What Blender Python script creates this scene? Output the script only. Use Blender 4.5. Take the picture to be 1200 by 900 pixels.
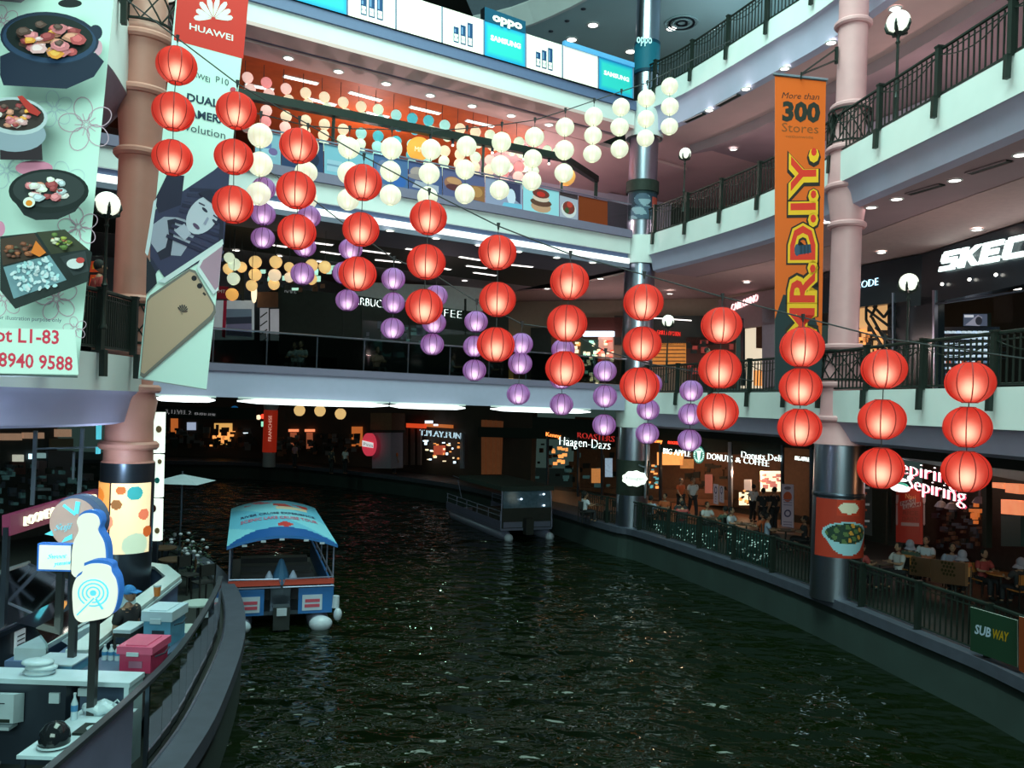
import bpy, bmesh, math, random
from mathutils import Vector, Matrix
random.seed(7)
PI = math.pi
C = bpy.context.scene.collection
for o in list(bpy.data.objects):
    bpy.data.objects.remove(o)
scn = bpy.context.scene

# ------------------------------------------------------------------ camera
FPX, EYE, ROLL, PITCH, VC = 940.0, 4.8, math.radians(2.0), math.radians(0.4), 467.5
cam_data = bpy.data.cameras.new('camera')
cam = bpy.data.objects.new('camera', cam_data)
C.objects.link(cam)
cam.matrix_world = (Matrix.Translation((0, 0, EYE)) @ Matrix.Rotation(PI/2 + PITCH, 4, 'X')
                    @ Matrix.Rotation(ROLL, 4, 'Z'))
cam_data.sensor_fit = 'HORIZONTAL'
cam_data.sensor_width = 36.0
cam_data.lens = 36.0 * FPX / 1200.0
cam_data.shift_y = (VC - 450.0) / 1200.0
cam_data.clip_end = 400
scn.camera = cam

# ------------------------------------------------------------------ world, skylight, exposure
world = bpy.data.worlds.new('world'); scn.world = world
world.use_nodes = True
bg = world.node_tree.nodes['Background']
bg.inputs[0].default_value = (0.30, 0.52, 0.46, 1)
bg.inputs[1].default_value = 0.085
scn.view_settings.view_transform = 'Standard'
scn.view_settings.look = 'None'
scn.view_settings.exposure = 0.0
scn.view_settings.gamma = 1.0
scn.view_settings.use_curve_mapping = False

def area(name, loc, size, energy, col, rot=(0, 0, 0), sy=None, spread=None):
    l = bpy.data.lights.new(name, 'AREA'); l.energy = energy; l.color = col
    l.shape = 'RECTANGLE'; l.size = size; l.size_y = sy or size
    if spread: l.spread = math.radians(spread)
    o = bpy.data.objects.new(name, l); o.location = loc; o.rotation_euler = rot
    C.objects.link(o); return o
def lamp(name, loc, energy, col, r=0.3):
    l = bpy.data.lights.new(name, 'POINT'); l.energy = energy; l.color = col; l.shadow_soft_size = r
    o = bpy.data.objects.new(name, l); o.location = loc; C.objects.link(o); return o
# the roof light of the atrium and the daylight coming from the open end behind the viewer
area('skylight', (0, 13, 27), 11, 9500, (0.62, 1.0, 0.86), sy=22)
area('end_window', (0, -14, 13), 16, 5200, (0.66, 1.0, 0.88), rot=(math.radians(84), 0, 0), sy=10)

# ------------------------------------------------------------------ pixel helpers (real planes, real depths)
def ray(u, v):
    dx, dy = u - 600.0, VC - v
    xr = dx*math.cos(ROLL) - dy*math.sin(ROLL); yr = dx*math.sin(ROLL) + dy*math.cos(ROLL)
    return Vector((xr, FPX*math.cos(PITCH) - yr*math.sin(PITCH), FPX*math.sin(PITCH) + yr*math.cos(PITCH)))
CAM0 = Vector((0, 0, EYE))
def at(u, v, D):
    a = ray(u, v); return CAM0 + a*(D/a.y)
def atz(u, v, z):
    a = ray(u, v); return CAM0 + a*((z-EYE)/a.z)
class Plane:
    def __init__(s, p0, p1, p2):
        s.o = Vector(p0); s.n = (Vector(p1)-s.o).cross(Vector(p2)-s.o).normalized()
        if s.n.dot(CAM0 - s.o) < 0: s.n = -s.n
    def hit(s, u, v, off=0.0):
        a = ray(u, v); o = s.o + s.n*off
        return CAM0 + a*((o-CAM0).dot(s.n)/a.dot(s.n))
def vplane(A, B):
    return Plane((A[0], A[1], 0), (B[0], B[1], 0), (A[0], A[1], 5))

# ------------------------------------------------------------------ materials
MATS = {}
def mat(name, col, rough=0.6, metal=0.0, emis=None, es=0.0, noise=0.12, scale=6.0, spec=None, alpha=None, trans=None, bump=0.0):
    if name in MATS: return MATS[name]
    m = bpy.data.materials.new(name); m.use_nodes = True
    nt = m.node_tree; b = nt.nodes['Principled BSDF']
    tc = nt.nodes.new('ShaderNodeTexCoord'); nz = nt.nodes.new('ShaderNodeTexNoise')
    nz.inputs['Scale'].default_value = scale; nz.inputs['Detail'].default_value = 3
    nt.links.new(tc.outputs['Object'], nz.inputs['Vector'])
    mx = nt.nodes.new('ShaderNodeMix'); mx.data_type = 'RGBA'
    nt.links.new(nz.outputs['Fac'], mx.inputs[0])
    mx.inputs[6].default_value = (*[c*(1-noise) for c in col], 1)
    mx.inputs[7].default_value = (*[min(1, c*(1+noise)) for c in col], 1)
    nt.links.new(mx.outputs[2], b.inputs['Base Color'])
    b.inputs['Roughness'].default_value = rough; b.inputs['Metallic'].default_value = metal
    if spec is not None: b.inputs['Specular IOR Level'].default_value = spec
    if emis: b.inputs['Emission Color'].default_value = (*emis, 1); b.inputs['Emission Strength'].default_value = es
    if alpha is not None: b.inputs['Alpha'].default_value = alpha
    if trans is not None: b.inputs['Transmission Weight'].default_value = trans
    if bump:
        bp = nt.nodes.new('ShaderNodeBump'); bp.inputs['Strength'].default_value = bump
        nt.links.new(nz.outputs['Fac'], bp.inputs['Height']); nt.links.new(bp.outputs[0], b.inputs['Normal'])
    MATS[name] = m; return m
def print_mat(name, es=0.0, rough=0.55):
    """reads the colours of a print (poster, sign, banner); es lights it from behind"""
    if name in MATS: return MATS[name]
    m = bpy.data.materials.new(name); m.use_nodes = True
    nt = m.node_tree; b = nt.nodes['Principled BSDF']
    a = nt.nodes.new('ShaderNodeAttribute'); a.attribute_name = 'ink'
    nt.links.new(a.outputs['Color'], b.inputs['Base Color']); b.inputs['Roughness'].default_value = rough
    b.inputs['Specular IOR Level'].default_value = 0.2
    if es: nt.links.new(a.outputs['Color'], b.inputs['Emission Color']); b.inputs['Emission Strength'].default_value = es
    MATS[name] = m; return m
def srgb(r, g, b):
    f = lambda c: (c/255/12.92) if c/255 <= 0.04045 else ((c/255+0.055)/1.055)**2.4
    return (f(r), f(g), f(b))

# ------------------------------------------------------------------ mesh helpers
W = {}
def tag(o, label=None, cat=None, group=None, kind=None):
    if label: o['label'] = label
    if cat: o['category'] = cat
    if group: o['group'] = group
    if kind: o['kind'] = kind
    return o
def thing(name, label, cat, loc=(0, 0, 0), group=None, rz=0.0):
    o = bpy.data.objects.new(name, None); C.objects.link(o); o.empty_display_size = 0.2
    o.location = loc; o.rotation_euler = (0, 0, rz); W[o.name] = Vector(loc)
    return tag(o, label, cat, group)
def dup(root, loc=None, rz=None, label=None, group=None, scale=None, parent=None):
    r = root.copy(); C.objects.link(r)
    if parent is not None: r.parent = parent
    if loc is not None: r.location = loc
    if rz is not None: r.rotation_euler = (0, 0, rz)
    if scale is not None: r.scale = scale if hasattr(scale, '__len__') else (scale,)*3
    if label: r['label'] = label
    if group: r['group'] = group
    for ch in list(root.children):
        c = ch.copy(); C.objects.link(c); c.parent = r
        for g in list(ch.children):
            d = g.copy(); C.objects.link(d); d.parent = c
    return r
class MB:
    def __init__(s): s.v = []; s.f = []; s.m = []; s.col = []; s.cur = 0; s.ink = None
    def _f(s, idx): s.f.append(idx); s.m.append(s.cur); s.col.append(s.ink)
    def poly(s, pts):
        b = len(s.v); s.v += [Vector(p) for p in pts]; s._f(list(range(b, b+len(pts)))); return s
    def box(s, x0, x1, y0, y1, z0, z1, M=None):
        b = len(s.v); P = [Vector((x, y, z)) for z in (z0, z1) for y in (y0, y1) for x in (x0, x1)]
        if M is not None: P = [M @ p for p in P]
        s.v += P
        for q in ((0, 2, 3, 1), (4, 5, 7, 6), (0, 1, 5, 4), (2, 6, 7, 3), (0, 4, 6, 2), (1, 3, 7, 5)): s._f([b+i for i in q])
        return s
    def cbox(s, c, sx, sy, sz, rz=0.0):
        M = Matrix.Translation(c) @ Matrix.Rotation(rz, 4, 'Z')
        return s.box(-sx/2, sx/2, -sy/2, sy/2, -sz/2, sz/2, M)
    def lathe(s, prof, c=(0, 0, 0), n=20, M=None, a0=0.0, a1=2*PI):
        b = len(s.v); c = Vector(c); full = abs(a1-a0-2*PI) < 1e-6; k = n if full else n+1
        for (r, z) in prof:
            for i in range(k):
                a = a0 + (a1-a0)*i/n; p = Vector((r*math.cos(a), r*math.sin(a), z))
                s.v.append((M @ p) if M is not None else p + c)
        for j in range(len(prof)-1):
            for i in range(n):
                i2 = (i+1) % k
                s._f([b+j*k+i, b+j*k+i2, b+(j+1)*k+i2, b+(j+1)*k+i])
        return s
    def cyl(s, c, r, z0, z1, n=16):
        return s.lathe([(0.0001, z0), (r, z0), (r, z1), (0.0001, z1)], (c[0], c[1], 0), n)
    def tube(s, pts, r, n=6, closed=False):
        pts = [Vector(p) for p in pts]; b = len(s.v); N = len(pts)
        for i, p in enumerate(pts):
            if closed: t = (pts[(i+1) % N]-pts[i-1])
            else: t = pts[min(i+1, N-1)] - pts[max(i-1, 0)]
            t.normalize(); up = Vector((0, 0, 1)) if abs(t.z) < 0.95 else Vector((1, 0, 0))
            x = t.cross(up).normalized(); y = x.cross(t)
            rr = r[i] if hasattr(r, '__len__') else r
            for j in range(n):
                a = 2*PI*(j+0.5)/n; s.v.append(p + x*(rr*math.cos(a)) + y*(rr*math.sin(a)))
        for i in range(N if closed else N-1):
            for j in range(n):
                i2 = (i+1) % N
                s._f([b+i*n+j, b+i2*n+j, b+i2*n+(j+1) % n, b+i*n+(j+1) % n])
        if not closed:
            s._f([b+j for j in range(n)]); s._f([b+(N-1)*n+j for j in reversed(range(n))])
        return s
    def sphere(s, c, r, n=12, m=8, sc=(1, 1, 1), M=None):
        prof = [(max(1e-4, r*math.sin(PI*j/m)), -r*math.cos(PI*j/m)) for j in range(m+1)]
        T = Matrix.Translation(c) @ (M if M is not None else Matrix.Identity(4)) @ Matrix.Diagonal((*sc, 1))
        return s.lathe(prof, n=n, M=T)
    def prism(s, pts, z0, z1):
        n = len(pts); b = len(s.v)
        s.v += [Vector((p[0], p[1], z0)) for p in pts] + [Vector((p[0], p[1], z1)) for p in pts]
        s._f([b+i for i in reversed(range(n))]); s._f([b+n+i for i in range(n)])
        for i in range(n): s._f([b+i, b+(i+1) % n, b+n+(i+1) % n, b+n+i])
        return s
    def slab(s, pts, vec):
        """flat outline given in space, extruded by vec"""
        n = len(pts); b = len(s.v); pts = [Vector(p) for p in pts]; vec = Vector(vec)
        s.v += pts + [p+vec for p in pts]
        s._f([b+i for i in range(n)]); s._f([b+n+i for i in reversed(range(n))])
        for i in range(n): s._f([b+(i+1) % n, b+i, b+n+i, b+n+(i+1) % n])
        return s
    def sweep(s, path, prof, closed=True):
        """profile of (inward offset, z) swept along a plan path; the building is on the left of the path"""
        fr = frames(path); b = len(s.v); k = len(prof)
        for (p, nrm) in fr:
            for (d, z) in prof: s.v.append(Vector((p[0]+nrm[0]*d, p[1]+nrm[1]*d, z)))
        for i in range(len(fr)-1):
            for j in range(k if closed else k-1):
                j2 = (j+1) % k
                s._f([b+i*k+j, b+i*k+j2, b+(i+1)*k+j2, b+(i+1)*k+j])
        if closed:
            s._f([b+j for j in reversed(range(k))]); s._f([b+(len(fr)-1)*k+j for j in range(k)])
        return s
    def build(s, name, mats, parent=None, smooth=False, off=None):
        me = bpy.data.meshes.new(name)
        o0 = off if off is not None else (W.get(parent.name, Vector((0, 0, 0))) if parent is not None else Vector((0, 0, 0)))
        o0 = Vector(o0)
        me.from_pydata([tuple(v - o0) for v in s.v], [], s.f)
        if not isinstance(mats, (list, tuple)): mats = [mats]
        for m in mats: me.materials.append(m)
        if len(mats) > 1: me.polygons.foreach_set('material_index', s.m)
        if any(c is not None for c in s.col):
            at_ = me.color_attributes.new('ink', 'FLOAT_COLOR', 'CORNER'); li = 0; data = []
            for p, c in zip(me.polygons, s.col):
                data += list((*(c or (1, 1, 1)), 1.0))*p.loop_total
            at_.data.foreach_set('color', data)
        if smooth: me.polygons.foreach_set('use_smooth', [True]*len(me.polygons))
        me.update(); me.validate()
        o = bpy.data.objects.new(name, me); C.objects.link(o)
        if parent is not None: o.parent = parent
        W[o.name] = o0
        if parent is None and off is not None: o.location = o0
        return o
def smooth_by(o, deg=40):
    me = o.data
    me.polygons.foreach_set('use_smooth', [True]*len(me.polygons))
    try: me.set_sharp_from_angle(angle=math.radians(deg))
    except Exception: pass
    return o
def spline(P, n=6):
    P = [Vector((p[0], p[1])) for p in P]; out = []
    for i in range(len(P)-1):
        p0, p1, p2, p3 = P[max(i-1, 0)], P[i], P[i+1], P[min(i+2, len(P)-1)]
        for k in range(n):
            t = k/n
            out.append(0.5*((2*p1)+(p2-p0)*t+(2*p0-5*p1+4*p2-p3)*t*t+(3*p1-p0-3*p2+p3)*t**3))
    out.append(P[-1]); return [(p.x, p.y) for p in out]
def frames(path):
    out = []
    for i, p in enumerate(path):
        a = Vector(path[max(i-1, 0)]); b = Vector(path[min(i+1, len(path)-1)])
        t = (b-a).normalized(); out.append((p, (-t.y, t.x)))
    return out
def offset(path, d): return [(p[0]+n[0]*d, p[1]+n[1]*d) for p, n in frames(path)]
def walk(path, step, start=0.0):
    """points every step metres along a plan path: (x, y, angle)"""
    out = []; nxt = start; acc = 0.0
    for i in range(len(path)-1):
        a, b = Vector(path[i]), Vector(path[i+1]); L = (b-a).length; t = (b-a)/L
        while nxt <= acc+L+1e-6:
            q = a+t*(nxt-acc); out.append((q.x, q.y, math.atan2(t.y, t.x))); nxt += step
        acc += L
    return out
TXT = {}
def text_tris(txt, bold=0.0, shear=0.0, extrude=0.0):
    key = (txt, bold, shear, extrude)
    if key in TXT: return TXT[key]
    cu = bpy.data.curves.new('t', 'FONT'); cu.body = txt; cu.size = 1.0; cu.resolution_u = 2
    cu.offset = bold; cu.shear = shear; cu.extrude = extrude; cu.fill_mode = 'BOTH' if extrude else 'FRONT'
    cu.dimensions = '2D' if not extrude else '3D'
    o = bpy.data.objects.new('t', cu); C.objects.link(o)
    dg = bpy.context.evaluated_depsgraph_get(); dg.update()
    me = bpy.data.meshes.new_from_object(o.evaluated_get(dg))
    V = [Vector(v.co) for v in me.vertices]; F = [list(p.vertices) for p in me.polygons]
    bpy.data.objects.remove(o); bpy.data.curves.remove(cu); bpy.data.meshes.remove(me)
    x0 = min(v.x for v in V); x1 = max(v.x for v in V)
    caps = [v.y for v in V]; y0, y1 = min(caps), max(caps)
    TXT[key] = (V, F, x0, x1, y0, y1); return TXT[key]
def text_on(mb, pl, txt, u0, v0, u1, v1, h, off=0.01, ink=None, bold=0.0, shear=0.0, depth=0.0, cap=True):
    """text whose baseline runs from pixel (u0,v0) to (u1,v1) of plane pl, h pixels tall"""
    V, F, x0, x1, y0, y1 = text_tris(txt, bold, shear, 0.5 if depth else 0.0)
    L = math.hypot(u1-u0, v1-v0); du, dv = (u1-u0)/L, (v1-v0)/L
    upu, upv = (dv, -du) if abs(dv) > 0.7 else (0.035, -1.0)
    O = pl.hit(u0, v0, off); X = pl.hit(u1, v1, off) - O; Y = pl.hit(u0+upu*h, v0+upv*h, off) - O
    if abs(dv) <= 0.7 and abs(pl.n.z) < 0.02: Y = Vector((0, 0, pl.hit(u0, v0-h, off).z - O.z))
    yb = 0.0; yt = 0.73 if cap else y1
    b = len(mb.v); old = mb.ink; mb.ink = ink
    for v in V: mb.v.append(O + X*((v.x-x0)/(x1-x0)) + Y*((v.y-yb)/(yt-yb)) + pl.n*(v.z*depth))
    for f in F: mb._f([b+i for i in f])
    mb.ink = old
def px(pl, pts, off=0.01): return [pl.hit(u, v, off) for u, v in pts]
def ell(cu, cv, ru, rv, rot=0.0, n=20, a0=0, a1=2*PI):
    c, s = math.cos(rot), math.sin(rot)
    return [(cu+ru*math.cos(a0+(a1-a0)*i/n)*c-rv*math.sin(a0+(a1-a0)*i/n)*s,
             cv+ru*math.cos(a0+(a1-a0)*i/n)*s+rv*math.sin(a0+(a1-a0)*i/n)*c) for i in range(n if abs(a1-a0) > 6.28 else n+1)]
class Print(MB):
    def __init__(s, pl): super().__init__(); s.pl = pl; s.k = 1
    def shape(s, pts, ink, lay=None):
        s.ink = ink; s.k += 1
        s.poly(px(s.pl, pts, 0.004 + (lay if lay is not None else s.k)*0.0006)); return s
    def text(s, txt, u0, v0, u1, v1, h, ink, **kw):
        s.k += 1; text_on(s, s.pl, txt, u0, v0, u1, v1, h, off=0.004+s.k*0.0006, ink=ink, **kw); return s
def line_px(a, b, w):
    dx, dy = b[0]-a[0], b[1]-a[1]; L = math.hypot(dx, dy); nx, ny = -dy/L*w/2, dx/L*w/2
    return [(a[0]+nx, a[1]+ny), (b[0]+nx, b[1]+ny), (b[0]-nx, b[1]-ny), (a[0]-nx, a[1]-ny)]
# ------------------------------------------------------------------ palette
white = mat('white_paint', (0.70, 0.72, 0.73), 0.6, noise=0.05, scale=2)
lav = mat('lavender_paint', (0.47, 0.43, 0.60), 0.7, noise=0.10, scale=1.5)
pink = mat('dusty_pink_ceiling', (0.66, 0.42, 0.42), 0.8, noise=0.08, scale=1.2)
brown_c = mat('brown_ceiling', (0.38, 0.26, 0.29), 0.8, noise=0.1, scale=1.2)
grey_c = mat('slate_ceiling', (0.17, 0.17, 0.24), 0.8, noise=0.1, scale=1.2)
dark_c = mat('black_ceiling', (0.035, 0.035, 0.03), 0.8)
orange_c = mat('orange_timber_ceiling', (0.55, 0.095, 0.015), 0.6, noise=0.25, scale=3)
mauve = mat('mauve_band', (0.19, 0.16, 0.25), 0.7, noise=0.08)
navy = mat('blue_grey_band', (0.11, 0.14, 0.27), 0.6, noise=0.08)
mint_c = mat('pale_blue_ceiling', (0.40, 0.56, 0.60), 0.7, noise=0.04, scale=1.0)
pinkwall = mat('pink_wall', (0.50, 0.42, 0.54), 0.7, noise=0.08, scale=0.8)
black = mat('black_iron', (0.012, 0.018, 0.015), 0.45, noise=0.2, spec=0.3)
dark = mat('dark_board', (0.015, 0.022, 0.018), 0.6, noise=0.3, spec=0.25)
steel = mat('brushed_steel', (0.42, 0.44, 0.55), 0.28, metal=1.0, noise=0.06, scale=3)
dsteel = mat('dark_steel', (0.10, 0.12, 0.16), 0.3, metal=0.9, noise=0.08)
colpink = mat('salmon_column_paint', (0.62, 0.27, 0.22), 0.5, noise=0.10, scale=2.5); colmauve = mat('mauve_pink_column_paint', (0.66, 0.33, 0.36), 0.5, noise=0.10, scale=2.5)
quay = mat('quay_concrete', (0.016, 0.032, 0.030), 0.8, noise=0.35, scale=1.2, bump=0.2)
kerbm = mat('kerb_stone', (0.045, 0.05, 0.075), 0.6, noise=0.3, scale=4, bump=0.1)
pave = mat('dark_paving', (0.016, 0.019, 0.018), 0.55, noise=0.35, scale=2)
lit = mat('white_light', (1, 1, 1), emis=(1.0, 0.96, 0.86), es=5.0)
litsoft = mat('cove_light', (1, 1, 1), emis=(0.88, 0.92, 0.88), es=0.95)
stripl = mat('slab_edge_tube', (1, 1, 1), emis=(0.85, 0.95, 0.95), es=2.4)
litlin = mat('linear_light', (1, 1, 1), emis=(1.0, 0.93, 0.88), es=2.2)
globe_m = mat('opal_globe', (1, 1, 1), emis=(0.88, 0.95, 0.76), es=1.0)

def struct(name, mb, m, label, cat, smooth=False):
    o = mb.build(name, m)
    if smooth: smooth_by(o, 35)
    return tag(o, label, cat, kind='structure')

# ------------------------------------------------------------------ plan lines (building on the left of each)
ER = spline([(5.15, 31.75), (6.6, 28.3), (7.85, 24.6), (8.38, 20.7), (9.2, 14.9), (9.7, 9.5), (9.9, 3)], 7)
ER3 = spline([(5.0, 31.9), (6.15, 30.0), (7.8, 26.0), (8.9, 22.8), (10.2, 16), (10.9, 9), (11.2, 3)], 6)
EB = [(-14.2, 20.3), (-8.0, 24.0), (-0.4, 28.6), (4.45, 31.6)]
EL = spline([(-9.6, 6.5), (-8.7, 9.6), (-7.5, 12.4), (-7.2, 15.0), (-8.0, 17.4), (-10.5, 19.4), (-14.2, 20.3)], 5)
KL = spline([(-3.6, 2), (-3.85, 7), (-4.04, 10.3), (-4.4, 12.65), (-5.3, 16.3), (-6.75, 19.9), (-9.0, 23.5), (-11.6, 25.6), (-17, 27.3), (-34, 29)], 5)
KR = spline([(-44, 50), (-24, 55.5), (-17.5, 56.5), (-10, 52.5), (-3.8, 47.2), (0.3, 41), (2.1, 37), (4.15, 32.4), (5.2, 30.8), (7.74, 23.74), (9.19, 17.5), (9.63, 14.84), (9.9, 9), (10.0, 2)], 5)

# ------------------------------------------------------------------ canal water
def water_mat():
    m = bpy.data.materials.new('canal_water'); m.use_nodes = True; nt = m.node_tree; b = nt.nodes['Principled BSDF']
    b.inputs['Base Color'].default_value = (0.0034, 0.0068, 0.0018, 1); b.inputs['Roughness'].default_value = 0.03
    b.inputs['IOR'].default_value = 1.33; b.inputs['Specular IOR Level'].default_value = 0.38
    tc = nt.nodes.new('ShaderNodeTexCoord')
    mp = nt.nodes.new('ShaderNodeMapping'); mp.inputs['Scale'].default_value = (1.0, 1.35, 1.0)
    nt.links.new(tc.outputs['Object'], mp.inputs['Vector'])
    h = None
    for sc, amp, det in ((0.8, 0.7, 0.5), (2.0, 0.30, 0.5), (5.0, 0.05, 0.5)):
        n = nt.nodes.new('ShaderNodeTexNoise'); n.inputs['Scale'].default_value = sc; n.inputs['Detail'].default_value = det
        n.inputs['Distortion'].default_value = 0.6
        nt.links.new(mp.outputs[0], n.inputs['Vector'])
        ml = nt.nodes.new('ShaderNodeMath'); ml.operation = 'MULTIPLY'; ml.inputs[1].default_value = amp
        nt.links.new(n.outputs['Fac'], ml.inputs[0])
        if h is None: h = ml
        else:
            ad = nt.nodes.new('ShaderNodeMath'); ad.operation = 'ADD'
            nt.links.new(h.outputs[0], ad.inputs[0]); nt.links.new(ml.outputs[0], ad.inputs[1]); h = ad
    bp = nt.nodes.new('ShaderNodeBump'); bp.inputs['Strength'].default_value = 0.9; bp.inputs['Distance'].default_value = 0.55
    nt.links.new(h.outputs[0], bp.inputs['Height']); nt.links.new(bp.outputs[0], b.inputs['Normal'])
    return m
wm = MB(); wm.poly([(-45, 0, -1.1), (12, 0, -1.1), (12, 58, -1.1), (-45, 58, -1.1)])
o = wm.build('canal_water', water_mat()); tag(o, 'dark green rippled canal water with broken light reflections', 'water', kind='structure')
struct('floor', MB().box(-45, 12, 0, 58, -2.3, -2.2), quay, 'canal bed under the dark water', 'floor')

# promenades, quay walls, kerbs
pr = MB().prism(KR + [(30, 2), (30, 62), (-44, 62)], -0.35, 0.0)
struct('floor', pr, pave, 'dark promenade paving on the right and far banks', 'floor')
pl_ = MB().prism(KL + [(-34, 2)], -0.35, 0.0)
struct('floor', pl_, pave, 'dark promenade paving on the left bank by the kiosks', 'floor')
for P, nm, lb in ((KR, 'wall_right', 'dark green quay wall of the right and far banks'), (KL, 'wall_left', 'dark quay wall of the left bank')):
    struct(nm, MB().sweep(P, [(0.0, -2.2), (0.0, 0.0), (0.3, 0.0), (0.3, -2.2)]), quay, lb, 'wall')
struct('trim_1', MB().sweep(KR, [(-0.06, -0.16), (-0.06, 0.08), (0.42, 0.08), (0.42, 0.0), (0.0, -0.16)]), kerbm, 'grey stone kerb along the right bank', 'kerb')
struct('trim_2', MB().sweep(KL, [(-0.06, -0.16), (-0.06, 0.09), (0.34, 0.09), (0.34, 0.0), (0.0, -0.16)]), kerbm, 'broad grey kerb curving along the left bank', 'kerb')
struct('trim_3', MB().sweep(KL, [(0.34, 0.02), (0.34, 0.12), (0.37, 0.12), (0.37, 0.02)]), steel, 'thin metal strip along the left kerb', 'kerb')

# ------------------------------------------------------------------ slabs of the right wing
def right_level(P, zt, zw, zb, names, cm, cm2, deep=9.0, drop=0.35, cove=0.5, seam=2.4):
    k, lv = names
    struct('trim_%d' % k, MB().sweep(P, [(0, zw), (0, zt), (0.25, zt), (0.25, zw)]), white, 'white fascia band of the right wing, %s' % lv, 'fascia', True)
    struct('trim_%d' % (k+1), MB().sweep(P, [(0.02, zw), (0.10, zw-0.05), (0.22, zw-0.30), (0.30, zb+0.08), (cove, zb), (cove, zb+0.06), (0.35, zb+0.2), (0.25, zw)]), lav,
           'lavender cove under the white fascia of the right wing, %s' % lv, 'cove', True)
    m = MB().sweep(P, [(cove, zb+0.02), (seam, zb+0.02), (seam, zb+0.12), (cove, zb+0.12)])
    struct('ceiling', m, cm, 'outer ceiling strip of the right wing, %s' % lv, 'ceiling')
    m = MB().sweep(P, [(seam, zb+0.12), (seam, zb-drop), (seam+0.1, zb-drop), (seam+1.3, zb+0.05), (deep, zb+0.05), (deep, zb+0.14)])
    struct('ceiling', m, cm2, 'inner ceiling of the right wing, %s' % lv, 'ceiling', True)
    struct('floor', MB().sweep(P, [(0.25, zt), (0.25, zt-0.2), (deep, zt-0.2), (deep, zt)]), mat('upper_floor_tiles', (0.35, 0.3, 0.3), 0.3), 'upper walkway floor of the right wing, %s' % lv, 'floor')
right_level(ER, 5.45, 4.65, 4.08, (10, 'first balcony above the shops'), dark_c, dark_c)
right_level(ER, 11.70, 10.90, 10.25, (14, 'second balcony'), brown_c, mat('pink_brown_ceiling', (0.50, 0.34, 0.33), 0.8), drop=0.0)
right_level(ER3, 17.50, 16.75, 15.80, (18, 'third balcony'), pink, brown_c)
# ceiling of the top storey and the black roof opening beyond it
top_edge = [(-2.2, 37.5), (0.4, 35.9), (3.8, 31.8), (8.2, 24), (11, 14), (12, 3)]
TE = spline(top_edge, 4)
struct('ceiling', MB().sweep(TE, [(0.0, 22.0), (11, 22.0), (11, 22.1), (0, 22.1)]), mint_c, 'pale blue ceiling of the top storey', 'ceiling')
struct('trim_24', MB().sweep(TE, [(-0.5, 22.7), (0.0, 21.95), (0.15, 21.95), (0.15, 22.9), (-0.5, 22.9)]), white, 'white edge of the top ceiling beside the roof opening', 'fascia')
struct('trim_25', MB().sweep(TE, [(-2.2, 23.9), (-0.5, 22.75), (-0.5, 22.95), (-2.2, 24.1)]), mat('grey_slats', (0.2, 0.25, 0.3), 0.6), 'sloping grey panel strip above the top ceiling edge', 'fascia')
struct('ceiling', MB().box(-30, 30, 30.5, 60, 26, 26.2), dark_c, 'black roof above the far wing', 'ceiling')
struct('wall_far', MB().box(-30, 30, 44, 44.2, 15, 26), dark_c, 'dark far wall of the top storey', 'wall')

# right-hand walls
struct('wall_right', MB().sweep(offset(ER, 6.6), [(0, 11.7), (0, 15.8), (0.2, 15.8), (0.2, 11.7)]), pinkwall, 'dusty pink wall behind the second balcony', 'wall')
struct('wall_right', MB().sweep(offset(ER3, 6.6), [(0, 17.5), (0, 22), (0.2, 22), (0.2, 17.5)]), mint_c, 'pale wall behind the third balcony', 'wall')

# ------------------------------------------------------------------ back wing (crosses over the canal)
# first floor: lavender fascia over the canal, glass rail band; second: white fascia with cove light; third: white fascia with signs
EB1 = EB
def back(prof, nm, m, lb, cat, P=EB, smooth=False): return struct(nm, MB().sweep(P, prof), m, lb, cat, smooth)
back([(0, 4.72), (0, 5.50), (0.3, 5.50), (0.3, 4.72)], 'trim_26', mat('lavender_fascia', (0.42, 0.41, 0.58), 0.6, noise=0.05), 'pale lavender fascia of the bridge wing over the canal', 'fascia')
back([(-0.05, 5.50), (-0.05, 5.72), (0.3, 5.72), (0.3, 5.50)], 'trim_27', mauve, 'dark mauve band below the glass rail of the bridge wing', 'fascia')
back([(0.3, 4.72), (0.3, 5.45), (12, 5.45), (12, 4.72)], 'floor', dark_c, 'slab of the bridge wing over the canal', 'floor')
back([(0, 10.92), (0, 11.52), (0.3, 11.52), (0.3, 10.92)], 'trim_28', white, 'white fascia of the far wing, second balcony', 'fascia')
back([(-0.12, 11.52), (-0.12, 11.82), (0.3, 11.82), (0.3, 11.52)], 'trim_29', mauve, 'dark mauve band under the posters of the far wing', 'fascia')
back([(0.12, 10.74), (0.12, 10.92), (0.3, 10.92), (0.3, 10.74)], 'trim_30', navy, 'shadow gap above the cove light of the far wing', 'fascia')
back([(0.0, 10.52), (0.0, 10.72), (0.35, 10.74), (0.35, 10.52)], 'trim_31', litsoft, 'long glowing cove light along the far wing', 'light strip')
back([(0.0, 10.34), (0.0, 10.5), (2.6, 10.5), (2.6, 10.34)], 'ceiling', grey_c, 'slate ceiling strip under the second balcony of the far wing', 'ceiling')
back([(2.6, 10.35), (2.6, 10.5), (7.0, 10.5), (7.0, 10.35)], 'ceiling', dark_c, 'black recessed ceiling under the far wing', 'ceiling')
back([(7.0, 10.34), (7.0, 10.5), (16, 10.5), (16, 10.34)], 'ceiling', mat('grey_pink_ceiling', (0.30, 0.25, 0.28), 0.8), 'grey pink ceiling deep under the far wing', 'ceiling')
back([(0.3, 10.5), (0.3, 11.7), (16, 11.7), (16, 10.5)], 'floor', grey_c, 'second floor slab of the far wing', 'floor')
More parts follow.
